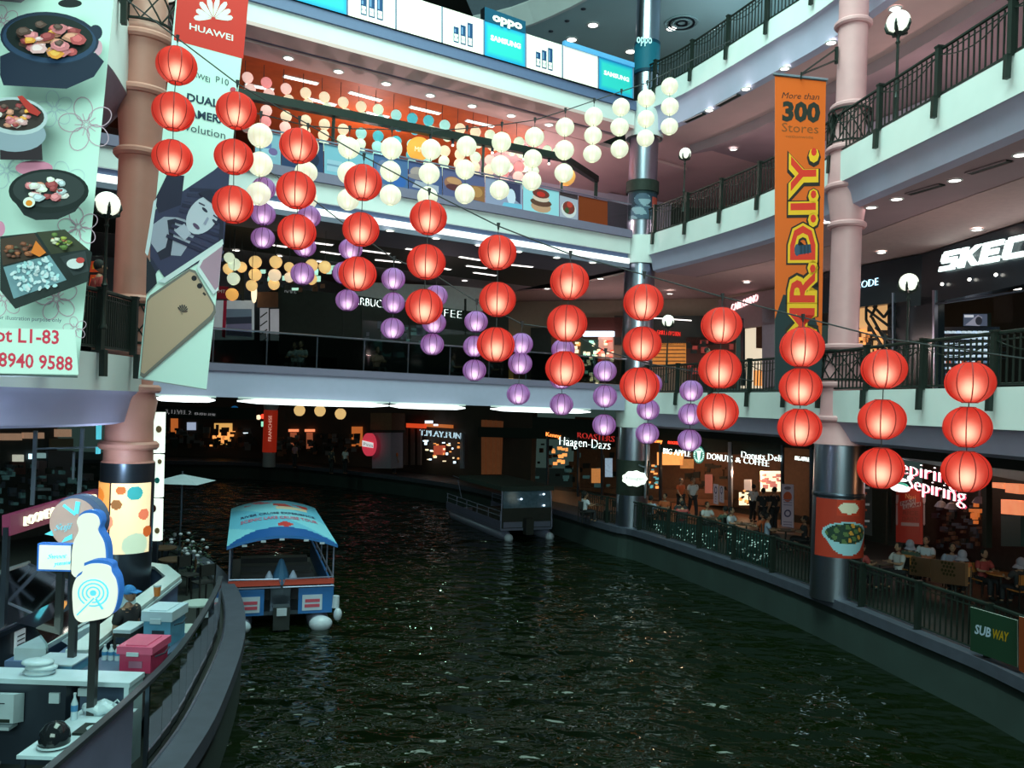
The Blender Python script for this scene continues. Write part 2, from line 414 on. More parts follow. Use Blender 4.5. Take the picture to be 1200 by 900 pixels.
back([(0, 15.98), (0, 16.55), (0.3, 16.55), (0.3, 15.98)], 'trim_32', white, 'white fascia of the far wing below the lit signs', 'fascia')
back([(-0.1, 16.55), (-0.1, 16.9), (0.3, 16.9), (0.3, 16.55)], 'trim_33', navy, 'blue grey ledge below the lit signs', 'fascia')
back([(0.0, 15.86), (0.0, 15.98), (0.9, 15.98), (0.9, 15.86)], 'ceiling', pink, 'pink ceiling edge of the far wing', 'ceiling')
back([(0.9, 15.92), (0.9, 16.0), (1.15, 16.0), (1.15, 15.92)], 'trim_34', mauve, 'dark slot in the pink ceiling', 'slot')
back([(1.15, 15.84), (1.15, 16.0), (2.25, 16.0), (2.25, 15.84)], 'ceiling', pink, 'pink ceiling of the far wing with round downlights', 'ceiling')
op = at(655, 160, 34); 
back([(2.25, 15.86), (2.25, 16.0), (13, 16.0), (13, 15.86)], 'ceiling', orange_c, 'orange timber ceiling over the lantern display', 'ceiling', P=EB[:3]+[(2.2, 30.25)])
back([(2.25, 15.84), (2.25, 16.0), (13, 16.0), (13, 15.84)], 'ceiling', pink, 'pink ceiling behind the middle column', 'ceiling', P=[(2.2, 30.25), (4.4, 31.7), (9, 35)])
back([(0.3, 16.0), (0.3, 16.9), (16, 16.9), (16, 16.0)], 'floor', grey_c, 'third floor slab of the far wing', 'floor')
back([(13, 11.7), (13, 15.9), (13.2, 15.9), (13.2, 11.7)], 'wall_far', mat('maroon_wall', (0.16, 0.07, 0.06), 0.7), 'dim maroon wall at the back of the second floor', 'wall', P=EB[:3])
back([(8.5, 11.7), (8.5, 15.9), (8.7, 15.9), (8.7, 11.7)], 'wall_far', pinkwall, 'pink wall behind the middle column', 'wall', P=[(2.2, 30.25), (4.4, 31.7), (12, 35.5)])

corner = [(4.6, 33.3), (7.5, 31.6), (20, 31.6), (20, 50), (-8, 50), (-8, 45), (2, 38.5)]
struct('ceiling', MB().prism(corner, 10.42, 10.5), mat('pink_brown_ceiling', (0.50, 0.34, 0.33), 0.8), 'pinkish ceiling of the first floor behind the steel column', 'ceiling')
struct('ceiling', MB().prism(corner, 15.96, 16.05), pink, 'pinkish ceiling of the second floor behind the steel column', 'ceiling')
struct('floor', MB().prism(corner, 11.5, 11.68), grey_c, 'second floor slab behind the steel column', 'floor')
struct('floor', MB().prism(corner, 5.2, 5.42), grey_c, 'first floor slab behind the steel column', 'floor')
# joints between the wings: white collars round the middle column
MC = Vector((4.98, 32.4))
def collar(z0, z1, r0, r1, m, lb):
    mb = MB().lathe([(r0, z0), (r0+0.02, z0+0.12), (r1, z1), (0.2, z1)], (MC.x, MC.y, 0), 28)
    o = struct('trim_40', mb, m, lb, 'column collar', True); return o
collar(4.05, 5.45, 0.74, 0.80, white, 'white collar of the middle column at the first balcony')
collar(10.6, 11.7, 0.74, 0.80, white, 'white collar of the middle column at the second balcony')
collar(15.7, 17.0, 0.74, 0.84, white, 'white collar of the middle column at the third balcony')

# ------------------------------------------------------------------ left wing
def left(prof, nm, m, lb, cat, P=EL, smooth=False): return struct(nm, MB().sweep(P, prof), m, lb, cat, smooth)
left([(0, 4.80), (0, 5.45), (0.3, 5.45), (0.3, 4.80)], 'trim_35', white, 'white fascia of the left balcony behind the food banner', 'fascia', smooth=True)
left([(0.02, 4.80), (0.12, 4.7), (0.25, 4.2), (0.4, 4.15), (0.4, 4.3), (0.3, 4.8)], 'trim_36', lav, 'lavender cove under the left balcony', 'cove', smooth=True)
left([(0.4, 4.17), (0.4, 4.3), (9, 4.3), (9, 4.17)], 'ceiling', grey_c, 'ceiling over the left promenade', 'ceiling')
left([(0.3, 4.3), (0.3, 5.45), (7, 5.45), (7, 4.3)], 'floor', grey_c, 'first floor slab of the left wing', 'floor')
EL2 = spline([(-5.9, 6.5), (-6.5, 10), (-7.2, 13.0), (-7.5, 14.8), (-8.1, 16.4), (-9.6, 17.6), (-13, 19.8)], 5)
left([(0, 10.6), (0, 11.95), (0.3, 11.95), (0.3, 10.6)], 'trim_37', white, 'white fascia of the upper left balcony', 'fascia', P=EL2, smooth=True)
left([(0.0, 10.6), (0.3, 10.2), (0.6, 10.15), (7, 10.15), (7, 11.7), (0.3, 11.7)], 'ceiling', mat('mauve_ceiling', (0.33, 0.25, 0.33), 0.8), 'mauve soffit of the upper left balcony', 'ceiling', P=EL2)
left([(5, 5.45), (5, 10.2), (5.2, 10.2), (5.2, 5.45)], 'wall_left', mat('taupe_wall', (0.20, 0.15, 0.15), 0.7), 'taupe wall behind the left balcony', 'wall')
left([(3, 11.9), (3, 17), (3.2, 17), (3.2, 11.9)], 'wall_left', mint_c, 'pale wall of the upper left storey', 'wall', P=EL2)
# ------------------------------------------------------------------ columns
def lattice_mb(c, r, z0, z1, n=10, t=0.018):
    mb = MB()
    for sgn in (1, -1):
        for i in range(n):
            pts = []
            for k in range(7):
                a = 2*PI*i/n + sgn*k/6*2*PI/n*1.5
                pts.append((c[0]+r*math.cos(a), c[1]+r*math.sin(a), z0+(z1-z0)*k/6))
            mb.tube(pts, t, 4)
    for z in (z0, z1): mb.tube([(c[0]+r*math.cos(2*PI*i/24), c[1]+r*math.sin(2*PI*i/24), z) for i in range(24)], 0.03, 5, True)
    return mb
def ring_part(parent, c, r, z, m, h=0.16, d=0.10):
    o = MB().lathe([(r, z-h/2), (r+d*0.6, z-h/2), (r+d, z-h*0.2), (r+d, z+h*0.2), (r+d*0.5, z+h/2), (r, z+h/2)], (c[0], c[1], 0), 28).build('ring', m, parent)
    return smooth_by(o, 30)
def shaft_part(parent, name, c, prof, m, n=28):
    o = MB().lathe([(0.001, prof[0][1])] + prof + [(0.001, prof[-1][1])], (c[0], c[1], 0), n).build(name, m, parent); return smooth_by(o, 30)

RC = (8.72, 21.25)
t = thing('pink_column', 'tall salmon pink column with steel foot beside the orange vertical banner', 'column', (*RC, 0))
shaft_part(t, 'steel_base', RC, [(0.64, 0.0), (0.64, 4.05)], steel)
shaft_part(t, 'shaft', RC, [(0.74, 4.05), (0.60, 4.5), (0.52, 4.9), (0.50, 5.6), (0.47, 5.75), (0.385, 6.55), (0.375, 9.7), (0.40, 9.9), (0.50, 10.6), (0.52, 11.0), (0.50, 11.9), (0.40, 12.2), (0.375, 12.9), (0.37, 16.0), (0.48, 16.6), (0.42, 17.6), (0.40, 22.0)], colmauve)
for r, z in ((0.60, 4.72), (0.50, 5.62), (0.42, 6.62), (0.39, 9.85), (0.50, 10.85), (0.50, 11.85), (0.42, 12.98), (0.38, 15.2), (0.42, 17.6)): ring_part(t, RC, r, z, colmauve)
tag(lattice_mb(RC, 0.56, 5.75, 6.5).build('lattice', black, t), kind='stuff'); tag(lattice_mb(RC, 0.54, 12.0, 12.85).build('lattice', black, t), kind='stuff')
shaft_part(t, 'ring_band', RC, [(0.65, 2.68), (0.66, 2.70), (0.66, 2.78), (0.65, 2.8)], dsteel)
# poster wrapped on the steel: red ground, pale blue bowl of noodles
def wrap(parent, name, c, r, z0, z1, a0, a1, cell, m, nx=28, nz=16):
    """curved print on a column; cell(s, t) gives the ink of each patch"""
    mb = MB()
    P = lambda i, j: (c[0]+r*math.cos(a0+(a1-a0)*i/nx), c[1]+r*math.sin(a0+(a1-a0)*i/nx), z0+(z1-z0)*j/nz)
    for i in range(nx):
        for j in range(nz):
            mb.ink = cell((i+.5)/nx, (j+.5)/nz); mb.poly([P(i, j), P(i+1, j), P(i+1, j+1), P(i, j+1)])
    return mb.build(name, m, parent)
def bowl_cell(s, t_):
    x, y = (s-0.5)*2, (t_-0.42)*2.1
    d = math.hypot(x/0.75, y/0.42)
    if d < 0.86:
        h = math.sin(17*x+9*y)*math.cos(13*y-5*x)
        return srgb(205, 140, 60) if h > 0.45 and x > 0 else (srgb(40, 60, 50) if h > -0.3 else srgb(90, 110, 70))
    if d < 1.0 or (y < 0 and math.hypot(x/0.62, y/0.78) < 1): return srgb(150, 190, 205)
    if t_ > 0.72 and abs(x) < 0.35: return srgb(225, 210, 190) if math.hypot(x/0.3, (t_-0.86)/0.1) < 1 else srgb(190, 60, 40)
    return srgb(170, 55, 40)
wrap(t, 'poster', RC, 0.66, 1.15, 2.65, PI*1.08, PI*1.95, bowl_cell, print_mat('column_poster_print'), 64, 40)

LC = (-7.65, 16.1)
t = thing('pink_column', 'salmon pink column on the left with a bright orange poster round its steel foot', 'column', (*LC, 0))
shaft_part(t, 'steel_base', LC, [(0.50, 0.0), (0.50, 3.38)], dsteel)
shaft_part(t, 'shaft', LC, [(0.50, 3.38), (0.46, 3.42), (0.44, 4.2), (0.50, 4.6), (0.40, 4.95), (0.46, 5.4), (0.44, 5.75), (0.39, 6.6), (0.385, 9.75), (0.42, 10.2), (0.50, 10.7), (0.42, 10.75), (0.44, 11.3), (0.56, 11.75), (0.52, 12.0), (0.42, 12.2), (0.40, 16)], colpink)
for r, z in ((0.46, 3.72), (0.46, 4.86), (0.44, 5.6), (0.40, 6.62), (0.39, 9.55), (0.50, 10.75), (0.56, 11.8)): ring_part(t, LC, r, z, colpink)
tag(lattice_mb(LC, 0.56, 5.75, 6.5).build('lattice', black, t), kind='stuff'); tag(lattice_mb(LC, 0.62, 12.05, 12.9).build('lattice', black, t), kind='stuff')
BL = [(.2, .8, .12, srgb(225, 130, 50)), (.72, .86, .10, srgb(60, 160, 165)), (.72, .86, .05, srgb(20, 90, 110)), (.35, .45, .12, srgb(225, 150, 120)), (.15, .5, .09, srgb(80, 180, 175)),
      (.85, .55, .08, srgb(225, 120, 90)), (.75, .12, .17, srgb(185, 205, 180)), (.5, .7, .07, srgb(150, 100, 60)), (.2, .15, .1, srgb(220, 120, 60)), (.55, .9, .06, srgb(200, 110, 60)), (.92, .3, .08, srgb(190, 90, 40))]
def blob_cell(s, t_):
    for x, y, r, c in BL:
        if math.hypot((s-x), (t_-y)*1.0) < r: return c
    if abs(s-0.42) < 0.012 or abs(s-0.98) < 0.02: return srgb(40, 30, 30)
    return srgb(250, 225, 180) if s > 0.42 else srgb(235, 165, 90)
wrap(t, 'poster', LC, 0.51, 1.62, 3.0, PI*1.05, PI*2.0, blob_cell, print_mat('lit_column_print', es=0.75), 96, 64)

t = thing('steel_column', 'round brushed steel column where the two wings meet', 'column', (MC.x, MC.y, 0))
M2 = (MC.x, MC.y)
shaft_part(t, 'shaft', M2, [(0.64, 0.0), (0.64, 4.05)], steel); shaft_part(t, 'shaft', M2, [(0.62, 5.45), (0.62, 10.6)], steel)
shaft_part(t, 'shaft', M2, [(0.58, 11.7), (0.58, 15.7)], steel); shaft_part(t, 'shaft', M2, [(0.48, 17.0), (0.48, 22)], steel)
shaft_part(t, 'dark_band', M2, [(0.655, 1.35), (0.655, 2.75)], dark); shaft_part(t, 'dark_band', M2, [(0.66, 13.5), (0.66, 13.95)], dark)
t['label'] = 'round brushed steel column where the two wings meet'
def dark_photo(s, t_):
    if t_ > .93: return srgb(25, 45, 50)
    d = math.hypot((s-.45)/.22, (t_-.68)/.22); e = math.hypot((s-.45)/.4, (t_-.15)/.35)
    if d < 1 or e < 1: return srgb(130, 150, 165) if math.sin(9*s+5*t_)*math.cos(11*t_) > .1 else srgb(70, 88, 108)
    if s > .72 and .3 < t_ < .8: return srgb(150, 60, 50)
    return srgb(30, 45, 60)
wrap(t, 'poster', M2, 0.61, 12.35, 13.5, PI*1.1, PI*1.9, dark_photo, print_mat('column_photo_print'), 40, 36)
def teal_ring(s, t_): return srgb(20, 90, 110) if (s*6) % 1 > .06 and .05 < t_ < .95 else srgb(10, 50, 70)
wrap(t, 'ring_poster', M2, 0.52, 18.3, 19.6, 0, 2*PI, teal_ring, print_mat('ring_print', es=0.25), 36, 10)
tb = Print(Plane(at(757, 60, 31.85), at(800, 60, 31.85), at(757, 20, 31.85)))
tb.text('oppo', 746, 50, 764, 51, 7, srgb(170, 215, 215), bold=0.02, cap=False)
tb.build('lettering', print_mat('sign_print', es=0.8), t)

# pale column seen far below the bridge wing, with its red banner
FC = at(316, 520, 54.5)
t = thing('round_column', 'short pale column on the far bank wrapped in a red banner with white letters', 'column', (FC.x, FC.y, 0))
fc = (FC.x, FC.y)
shaft_part(t, 'shaft', fc, [(0.42, 0.0), (0.42, 4.7)], mat('pale_column', (0.35, 0.32, 0.36), 0.6)); 
shaft_part(t, 'capital', fc, [(0.45, 3.9), (0.5, 4.1), (0.5, 4.7)], mat('pale_column', (0.35, 0.32, 0.36)))
shaft_part(t, 'banner', fc, [(0.46, 1.0), (0.46, 3.85)], mat('red_banner', (0.42, 0.03, 0.015), 0.6, emis=(0.6, 0.03, 0.01), es=0.25))
tb = Print(Plane(at(316, 520, 53.9), at(330, 520, 53.9), at(316, 500, 53.9))); tb.text('FRANCHISE', 318, 517, 318.5, 487, 4, srgb(230, 170, 150))
tb.build('lettering', print_mat('sign_print', es=0.8), t)

# ------------------------------------------------------------------ iron railings
bal_me = MB().box(-0.014, 0.014, -0.014, 0.014, 0.06, 0.98).build('baluster', black).data
post_mb = MB().box(-0.055, 0.055, -0.055, 0.055, -0.02, 1.05).box(-0.07, 0.07, -0.07, 0.07, 1.05, 1.09)
post_mb.slab([(-0.05, -0.13, -0.46), (-0.05, -0.03, -0.46), (-0.05, -0.02, 0.0), (-0.05, -0.12, 0.0)], (0.10, 0, 0))
post_me = post_mb.build('post', black).data
for o in list(C.objects):
    if o.name.startswith(('baluster', 'post')) and o.parent is None and o.type == 'MESH' and 'kind' not in o: bpy.data.objects.remove(o)
def railing(path, z, label, post_step=2.1, bal_step=0.165, start=0.3, hgt=1.0, arch=True):
    c = path[len(path)//2]; t = thing('balcony_railing', label, 'railing', (c[0], c[1], z)); L0 = Vector((c[0], c[1], z))
    P3 = lambda d, zz: [(q[0], q[1], z+zz) for q in offset(path, d)]
    MB().tube(P3(0.03, 1.03), 0.04, 6).build('top_rail', black, t)
    MB().tube(P3(0.03, 0.90), 0.015, 5).build('upper_rail', black, t)
    MB().tube(P3(0.03, 0.06), 0.025, 5).build('bottom_rail', black, t)
    for (x, y, a) in walk(offset(path, 0.03), bal_step, 0.05)[:290]:
        o = bpy.data.objects.new('baluster', bal_me); C.objects.link(o); o.parent = t; o.location = Vector((x, y, z)) - L0; o.rotation_euler = (0, 0, a)
    pts = walk(offset(path, -0.03), post_step, start)
    for (x, y, a) in pts:
        o = bpy.data.objects.new('post', post_me); C.objects.link(o); o.parent = t; o.location = Vector((x, y, z)) - L0; o.rotation_euler = (0, 0, a)
    if arch:
        for (a_, b_) in zip(pts[:-1], pts[1:]):
            A = Vector((a_[0], a_[1])); B = Vector((b_[0], b_[1]))
            MB().tube([((A+(B-A)*k/8).x, (A+(B-A)*k/8).y, z+0.90-0.26*math.sin(PI*k/8)) for k in range(9)], 0.014, 4).build('arched_bar', black, t)
    return t
railing(ER, 5.45, 'black iron railing of the first balcony on the right, below the dark shoe shop')
railing(ER, 11.70, 'black iron railing of the second balcony on the right, behind the orange banner', start=0.5)
railing(ER3, 17.50, 'black iron railing of the third balcony at the top right', start=0.4)
i0 = [i for i, p in enumerate(EL) if p[1] > 12.3][0]; i1 = [i for i, p in enumerate(EL) if p[1] > 15.3][0]
railing(EL[i0:i1+1], 5.50, 'dense black iron railing of the left balcony beside the pink column', post_step=1.25, bal_step=0.07, arch=False)
railing(EL2[3:-3], 11.98, 'black iron railing of the upper left balcony under the ceiling', post_step=1.5, bal_step=0.12)
# promenade railing on the right bank, with reflecting glass beads behind it
KRr = [p for p in offset(KR, 0.22) if p[1] < 36 and p[0] > 1.5]
tr = railing(KRr, 0.08, 'dark iron railing along the right bank of the canal', post_step=2.0, bal_step=0.16, arch=False)

# ------------------------------------------------------------------ globe street lamps on the balconies
def globe_lamp():
    t = thing('globe_lamp', 'x', 'lamp', (0, 0, 0), 'globe lamps on iron poles')
    smooth_by(MB().lathe([(0.09, 0), (0.09, 0.05), (0.05, 0.12), (0.045, 0.9), (0.07, 0.95), (0.045, 1.0), (0.035, 1.1), (0.03, 2.2), (0.055, 2.25), (0.03, 2.3), (0.05, 2.42), (0.12, 2.5)], n=12).build('pole', black, t), 40)
    MB().sphere((0, 0, 2.72), 0.26, 20, 14).build('globe', globe_m, t, smooth=True)
    for k in range(5):
        a = 2*PI*k/5+0.3
        MB().tube([(0.05*math.cos(a), 0.05*math.sin(a), 2.42), (0.23*math.cos(a), 0.23*math.sin(a), 2.50), (0.275*math.cos(a), 0.275*math.sin(a), 2.62), (0.27*math.cos(a), 0.27*math.sin(a), 2.72)], [0.03, 0.045, 0.035, 0.012], 5).build('cage_prong', black, t)
    return t
gl = globe_lamp(); first = True
def put_lamp(u, v, D, label, s=1.0):
    global first
    p = at(u, v, D)
    if first: o = gl; first = False
    else: o = dup(gl)
    o.location = (p.x, p.y, p.z-2.72*s); o.scale = (s,)*3; o['label'] = label; return o
put_lamp(1053, 26, 20.4, 'tall globe lamp on the second balcony right of the pink column', 1.1)
put_lamp(803, 180, 29.6, 'globe lamp on the second balcony railing between steel column and orange banner', 0.8)
put_lamp(783, 376, 29.8, 'globe lamp in front of the orange lit shop on the first balcony', 0.85)
put_lamp(1065, 331, 20.8, 'white globe lamp in front of the black shoe shop wall', 0.9)
put_lamp(126, 239, 13.6, 'globe lamp on a black pole between food banner and left column', 0.78)

# ------------------------------------------------------------------ downlights, linear lights, vents
dl = thing('downlight', 'x', 'ceiling light', (0, 0, 0), 'round downlights')
MB().lathe([(0.001, -0.012), (0.11, -0.012), (0.11, 0.0)], n=14).build('lens', lit, dl)
MB().lathe([(0.11, -0.02), (0.15, -0.015), (0.15, 0.0), (0.11, 0.0)], n=14).build('trim_ring', white, dl)
firstd = True
RANK = ['first', 'second', 'third', 'fourth', 'fifth', 'sixth', 'seventh', 'eighth', 'ninth', 'tenth', 'eleventh', 'twelfth']
def down(lst, z, lab0, grp, s=1.0):
    global firstd
    for i, (u, v) in enumerate(sorted(lst)):
        lab = lab0 + ', %s from the left' % RANK[i]
        p = atz(u, v, z)
        if firstd: o = dl; firstd = False
        else: o = dup(dl)
        o.location = (p.x, p.y, z); o.scale = (s,)*3; o['label'] = lab; o['group'] = grp
down([(338, 68), (396.6, 83.6), (452.6, 98), (504.4, 111.7), (553.3, 124), (599, 135.4), (643.4, 146)], 15.84, 'round downlight in the pink ceiling of the far wing', 'downlights under the lit signs', 1.3)
down([(457, 270), (511, 279), (561, 287), (607.7, 294.7), (652.4, 301.6), (694.6, 307.4)], 10.34, 'round downlight in the slate ceiling under the glowing cove', 'downlights under the cove light', 1.15)
down([(276.5, 293), (327, 299.5), (374.6, 306), (544.6, 328.6), (703.5, 326.3), (641, 338), (630, 365)], 10.33, 'round downlight deep in the grey pink ceiling of the far wing', 'downlights deep under the far wing', 1.2)
down([(785, 344), (778, 358), (802.4, 354.7), (875, 330.7), (968, 260), (1021, 242.8), (1050.8, 233), (1144.8, 269), (1033, 295.7), (1119, 211), (1196, 181)], 10.26, 'round downlight in the ceiling over the first balcony on the right', 'downlights over the first right balcony', 1.15)
down([(874, 104), (831, 129), (859.6, 174.8), (1049, 9.7), (974, 49.8), (919.7, 80)], 15.8, 'round downlight in the ceiling over the second balcony on the right', 'downlights over the second right balcony', 1.2)
down([(695, 29), (670, 46), (787, 33), (739, 60)], 21.99, 'round downlight in the pale blue top ceiling', 'downlights in the top ceiling', 2.0)
def linear(lst, z, w, lab0, grp):
    for i, (a, b, c, d) in enumerate(sorted(lst)):
        lab = lab0 + ', %s from the left' % RANK[i]
        p, q = atz(a, b, z), atz(c, d, z); m_ = (p+q)/2; dv = q-p; an = math.atan2(dv.y, dv.x)
        t = thing('linear_light', lab, 'ceiling light', (m_.x, m_.y, z), grp, an); L = dv.length
        W[t.name] = Vector((0, 0, 0))
        MB().box(-L/2, L/2, -w/2, w/2, -0.03, -0.01).build('tube', litlin, t)
        MB().box(-L/2-0.04, L/2+0.04, -w/2-0.03, w/2+0.03, -0.012, 0.02).build('frame', white, t)
linear([(333, 89, 372, 98), (410, 108, 446, 117.5), (481, 125, 515, 133), (547, 141, 578, 148), (288, 98.7, 320, 105), (360, 115, 393, 123), (430, 131.6, 455, 137), (503, 148.7, 527, 154), (558, 162, 577, 165)], 15.85, 0.19,
       'slim linear light in the orange timber ceiling', 'linear lights in the orange ceiling')
linear([(368, 284, 389.5, 286.7), (376.7, 294.4, 398, 297.7), (320.4, 286.7, 336, 289), (425, 293, 456, 297), (440, 304, 470, 307), (476, 291, 484, 292), (520, 314, 527, 315.6), (539, 300.5, 563, 304.4), (547, 311, 570, 314), (555.6, 319, 581, 322.5), (600, 310, 624, 312.5)], 10.34, 0.16,
       'slim linear light in the black ceiling under the far wing', 'linear lights in the black ceiling')
def slots(lst, z):
    for (a, b, c, d) in lst:
        p, q = atz(a, b, z), atz(c, d, z); m_ = (p+q)/2; dv = q-p
        t = thing('ceiling_vent', 'long dark ceiling slot vent over the right side balconies near pixel column %d of the photo'.replace(' near pixel column %d of the photo', ', %s' % {1135: 'nearest the pink column top', 1064: 'left of the nearest one', 841.5: 'under the third balcony, right one', 803: 'under the third balcony, left one'}[a]), 'vent', (m_.x, m_.y, z), 'slot vents over the right balconies', math.atan2(dv.y, dv.x)); W[t.name] = Vector((0, 0, 0)); L = dv.length
        MB().box(-L/2, L/2, -0.1, 0.1, -0.02, 0.02).build('slot', dark, t)
        for s_ in (-1, 1): MB().box(-L/2, L/2, s_*0.1-0.015, s_*0.1+0.015, -0.03, 0.0).build('blade', brown_c, t)
slots([(1135, 203, 1183, 188), (1064, 227.5, 1104, 216)], 10.26)
slots([(841.5, 124, 865.8, 111), (803, 143, 825, 133)], 15.8)
p = atz(799, 27, 21.98); t = thing('ceiling_vent', 'round grille in the pale blue top ceiling', 'vent', (p.x, p.y, 21.98))
for k in range(4): MB().lathe([(0.18+0.16*k, -0.03), (0.26+0.16*k, -0.05), (0.26+0.16*k, 0), (0.18+0.16*k, 0)], (p.x, p.y, 21.98), 20).build('ring', dsteel if k % 2 == 0 else mint_c, t)
for i, (u, v) in enumerate([(648, 34), (667, 22), (686, 8)]):
    p = atz(u, v, 22.2); t = thing('spotlight', 'small dark spotlight on the top ceiling edge, %s' % ('left one', 'middle one', 'right one')[i], 'spotlight', tuple(p), 'spotlights on the top ceiling edge')
    MB().sphere(tuple(p+Vector((-0.1, -0.2, 0))), 0.2, 10, 7, (1, 1, 1.3)).build('body', dsteel, t, smooth=True); MB().cyl((p.x, p.y), 0.04, p.z, p.z+0.5, 8).build('stem', dsteel, t)

# tube lights along the bottom edge of the bridge wing
plb = vplane(EB[1], EB[2])
for a, b in ((180, 252), (278, 455), (457, 545), (575, 692)):
    P0, P1 = vplane(EB[0], EB[1]).hit(a, 472, 0.03) if a < 290 else plb.hit(a, 474, 0.03), (vplane(EB[0], EB[1]).hit(b, 474, 0.03) if b < 290 else plb.hit(b, 480, 0.03))
    t = thing('tube_light', 'white tube light under the bridge wing edge, %s' % {180: 'shortest, at the left banner', 278: 'longest one', 457: 'left of the purple lantern strings', 575: 'next to the steel column'}[a], 'strip light', (P0.x, P0.y, 4.66))
    L0 = W[t.name]; A = Vector((P0.x, P0.y, 4.62)); B = Vector((P1.x, P1.y, 4.62))
    MB().tube([A, A+(B-A)*0.12, A+(B-A)*0.5, A+(B-A)*0.88, B], [0.02, 0.075, 0.09, 0.075, 0.02], 8).build('tube', stripl, t)
    MB().tube([A+Vector((0, 0.05, 0.1)), B+Vector((0, 0.05, 0.1))], 0.04, 4).build('bracket', white, t)

# ------------------------------------------------------------------ paper lanterns
def lantern_mat(name, col, em, es, mixr=0.5, rough=0.5):
    m = bpy.data.materials.new(name); m.use_nodes = True; nt = m.node_tree
    for n in list(nt.nodes): nt.nodes.remove(n)
    out = nt.nodes.new('ShaderNodeOutputMaterial')
    d = nt.nodes.new('ShaderNodeBsdfDiffuse'); d.inputs[0].default_value = (*col, 1)
    tc = nt.nodes.new('ShaderNodeTexCoord'); wv = nt.nodes.new('ShaderNodeTexWave'); wv.bands_direction = 'Z'; wv.inputs['Scale'].default_value = 22; wv.inputs['Distortion'].default_value = 0.2
    nt.links.new(tc.outputs['Object'], wv.inputs['Vector'])
    bp = nt.nodes.new('ShaderNodeBump'); bp.inputs['Strength'].default_value = 0.25; bp.inputs['Distance'].default_value = 0.01
    nt.links.new(wv.outputs['Fac'], bp.inputs['Height']); nt.links.new(bp.outputs[0], d.inputs['Normal'])
    e = nt.nodes.new('ShaderNodeEmission'); e.inputs[0].default_value = (*em, 1); e.inputs[1].default_value = es
    a = nt.nodes.new('ShaderNodeAddShader'); nt.links.new(d.outputs[0], a.inputs[0]); nt.links.new(e.outputs[0], a.inputs[1])
    r = nt.nodes.new('ShaderNodeBsdfRefraction'); r.inputs['Roughness'].default_value = rough; r.inputs['IOR'].default_value = 1.55
    r.inputs['Color'].default_value = (*[c**0.22 for c in col], 1)
    x = nt.nodes.new('ShaderNodeMixShader'); x.inputs[0].default_value = mixr
    nt.links.new(a.outputs[0], x.inputs[1]); nt.links.new(r.outputs[0], x.inputs[2]); nt.links.new(x.outputs[0], out.inputs[0])
    return m
red_l = lantern_mat('red_lantern_paper', (0.55, 0.05, 0.04), (0.80, 0.035, 0.018), 0.50, 0.42, 0.74)
pur_l = lantern_mat('purple_lantern_paper', (0.38, 0.22, 0.52), (0.30, 0.09, 0.30), 0.40, 0.45, 0.85)
whi_l = lantern_mat('white_lantern_paper', (0.45, 0.48, 0.40), (0.86, 0.90, 0.68), 0.78, 0.12, 0.6)
bulb_r = mat('warm_bulb', (1, 1, 1), emis=(1.0, 0.72, 0.50), es=6.0)
bulb_p = mat('pale_bulb', (1, 1, 1), emis=(1.0, 0.75, 0.9), es=5.0)
bulb_w = mat('white_bulb', (1, 1, 1), emis=(1.0, 1.0, 0.85), es=3.0)
rib_r = mat('red_lantern_seam', (0.22, 0.01, 0.01), 0.7, emis=(0.5, 0.02, 0.01), es=0.12); rib_p = mat('purple_lantern_seam', (0.10, 0.02, 0.12), 0.7); rib_w = mat('white_lantern_seam', (0.55, 0.6, 0.45), 0.7, emis=(0.8, 0.85, 0.6), es=0.5)
def lantern(R, name, ml, mr, mbulb, nr=10, sq=0.94, bz=-0.06):
    t = thing(name, 'x', 'lantern', (0, 0, 0))
    a0 = 0.32
    prof = [(R*math.sin(a0+(PI-2*a0)*j/18)*(1+0.004*(j % 2)), -R*sq*math.cos(a0+(PI-2*a0)*j/18)) for j in range(19)]
    MB().lathe(prof, n=30).build('paper_shade', ml, t, smooth=True)
    mb = MB()
    for k in range(nr):
        a = 2*PI*(k+0.5)/nr; L = []; Rr = []
        for j in range(13):
            th = a0+(PI-2*a0)*j/12; q = R*1.004*math.sin(th); w = 0.0075*R/0.3/max(q, 0.03)
            L.append((q*math.cos(a-w), q*math.sin(a-w), -R*1.004*sq*math.cos(th))); Rr.append((q*math.cos(a+w), q*math.sin(a+w), -R*1.004*sq*math.cos(th)))
        for j in range(12): mb.poly([L[j], Rr[j], Rr[j+1], L[j+1]])
    tag(mb.build('seams', mr, t), kind='stuff')
    rt = R*math.sin(a0); zt = R*sq*math.cos(a0)
    MB().tube([(rt*math.cos(2*PI*i/16), rt*math.sin(2*PI*i/16), zt) for i in range(16)], 0.008, 5, True).build('wire_rim', mr, t)
    MB().tube([(rt*math.cos(2*PI*i/16), rt*math.sin(2*PI*i/16), -zt) for i in range(16)], 0.008, 5, True).build('wire_rim', mr, t)
    MB().tube([(-rt, 0, zt), (rt, 0, zt)], 0.005, 4).build('cross_wire', mr, t)
    b = MB().sphere((0, 0, bz), R*0.27, 12, 8).build('bulb', mbulb, t, smooth=True)
    return t
wirem = mat('black_wire', (0.02, 0.025, 0.03), 0.6)
ORD = ['first', 'second', 'third', 'fourth', 'fifth', 'sixth', 'seventh', 'eighth', 'ninth', 'tenth', 'eleventh', 'twelfth', 'thirteenth', 'fourteenth']
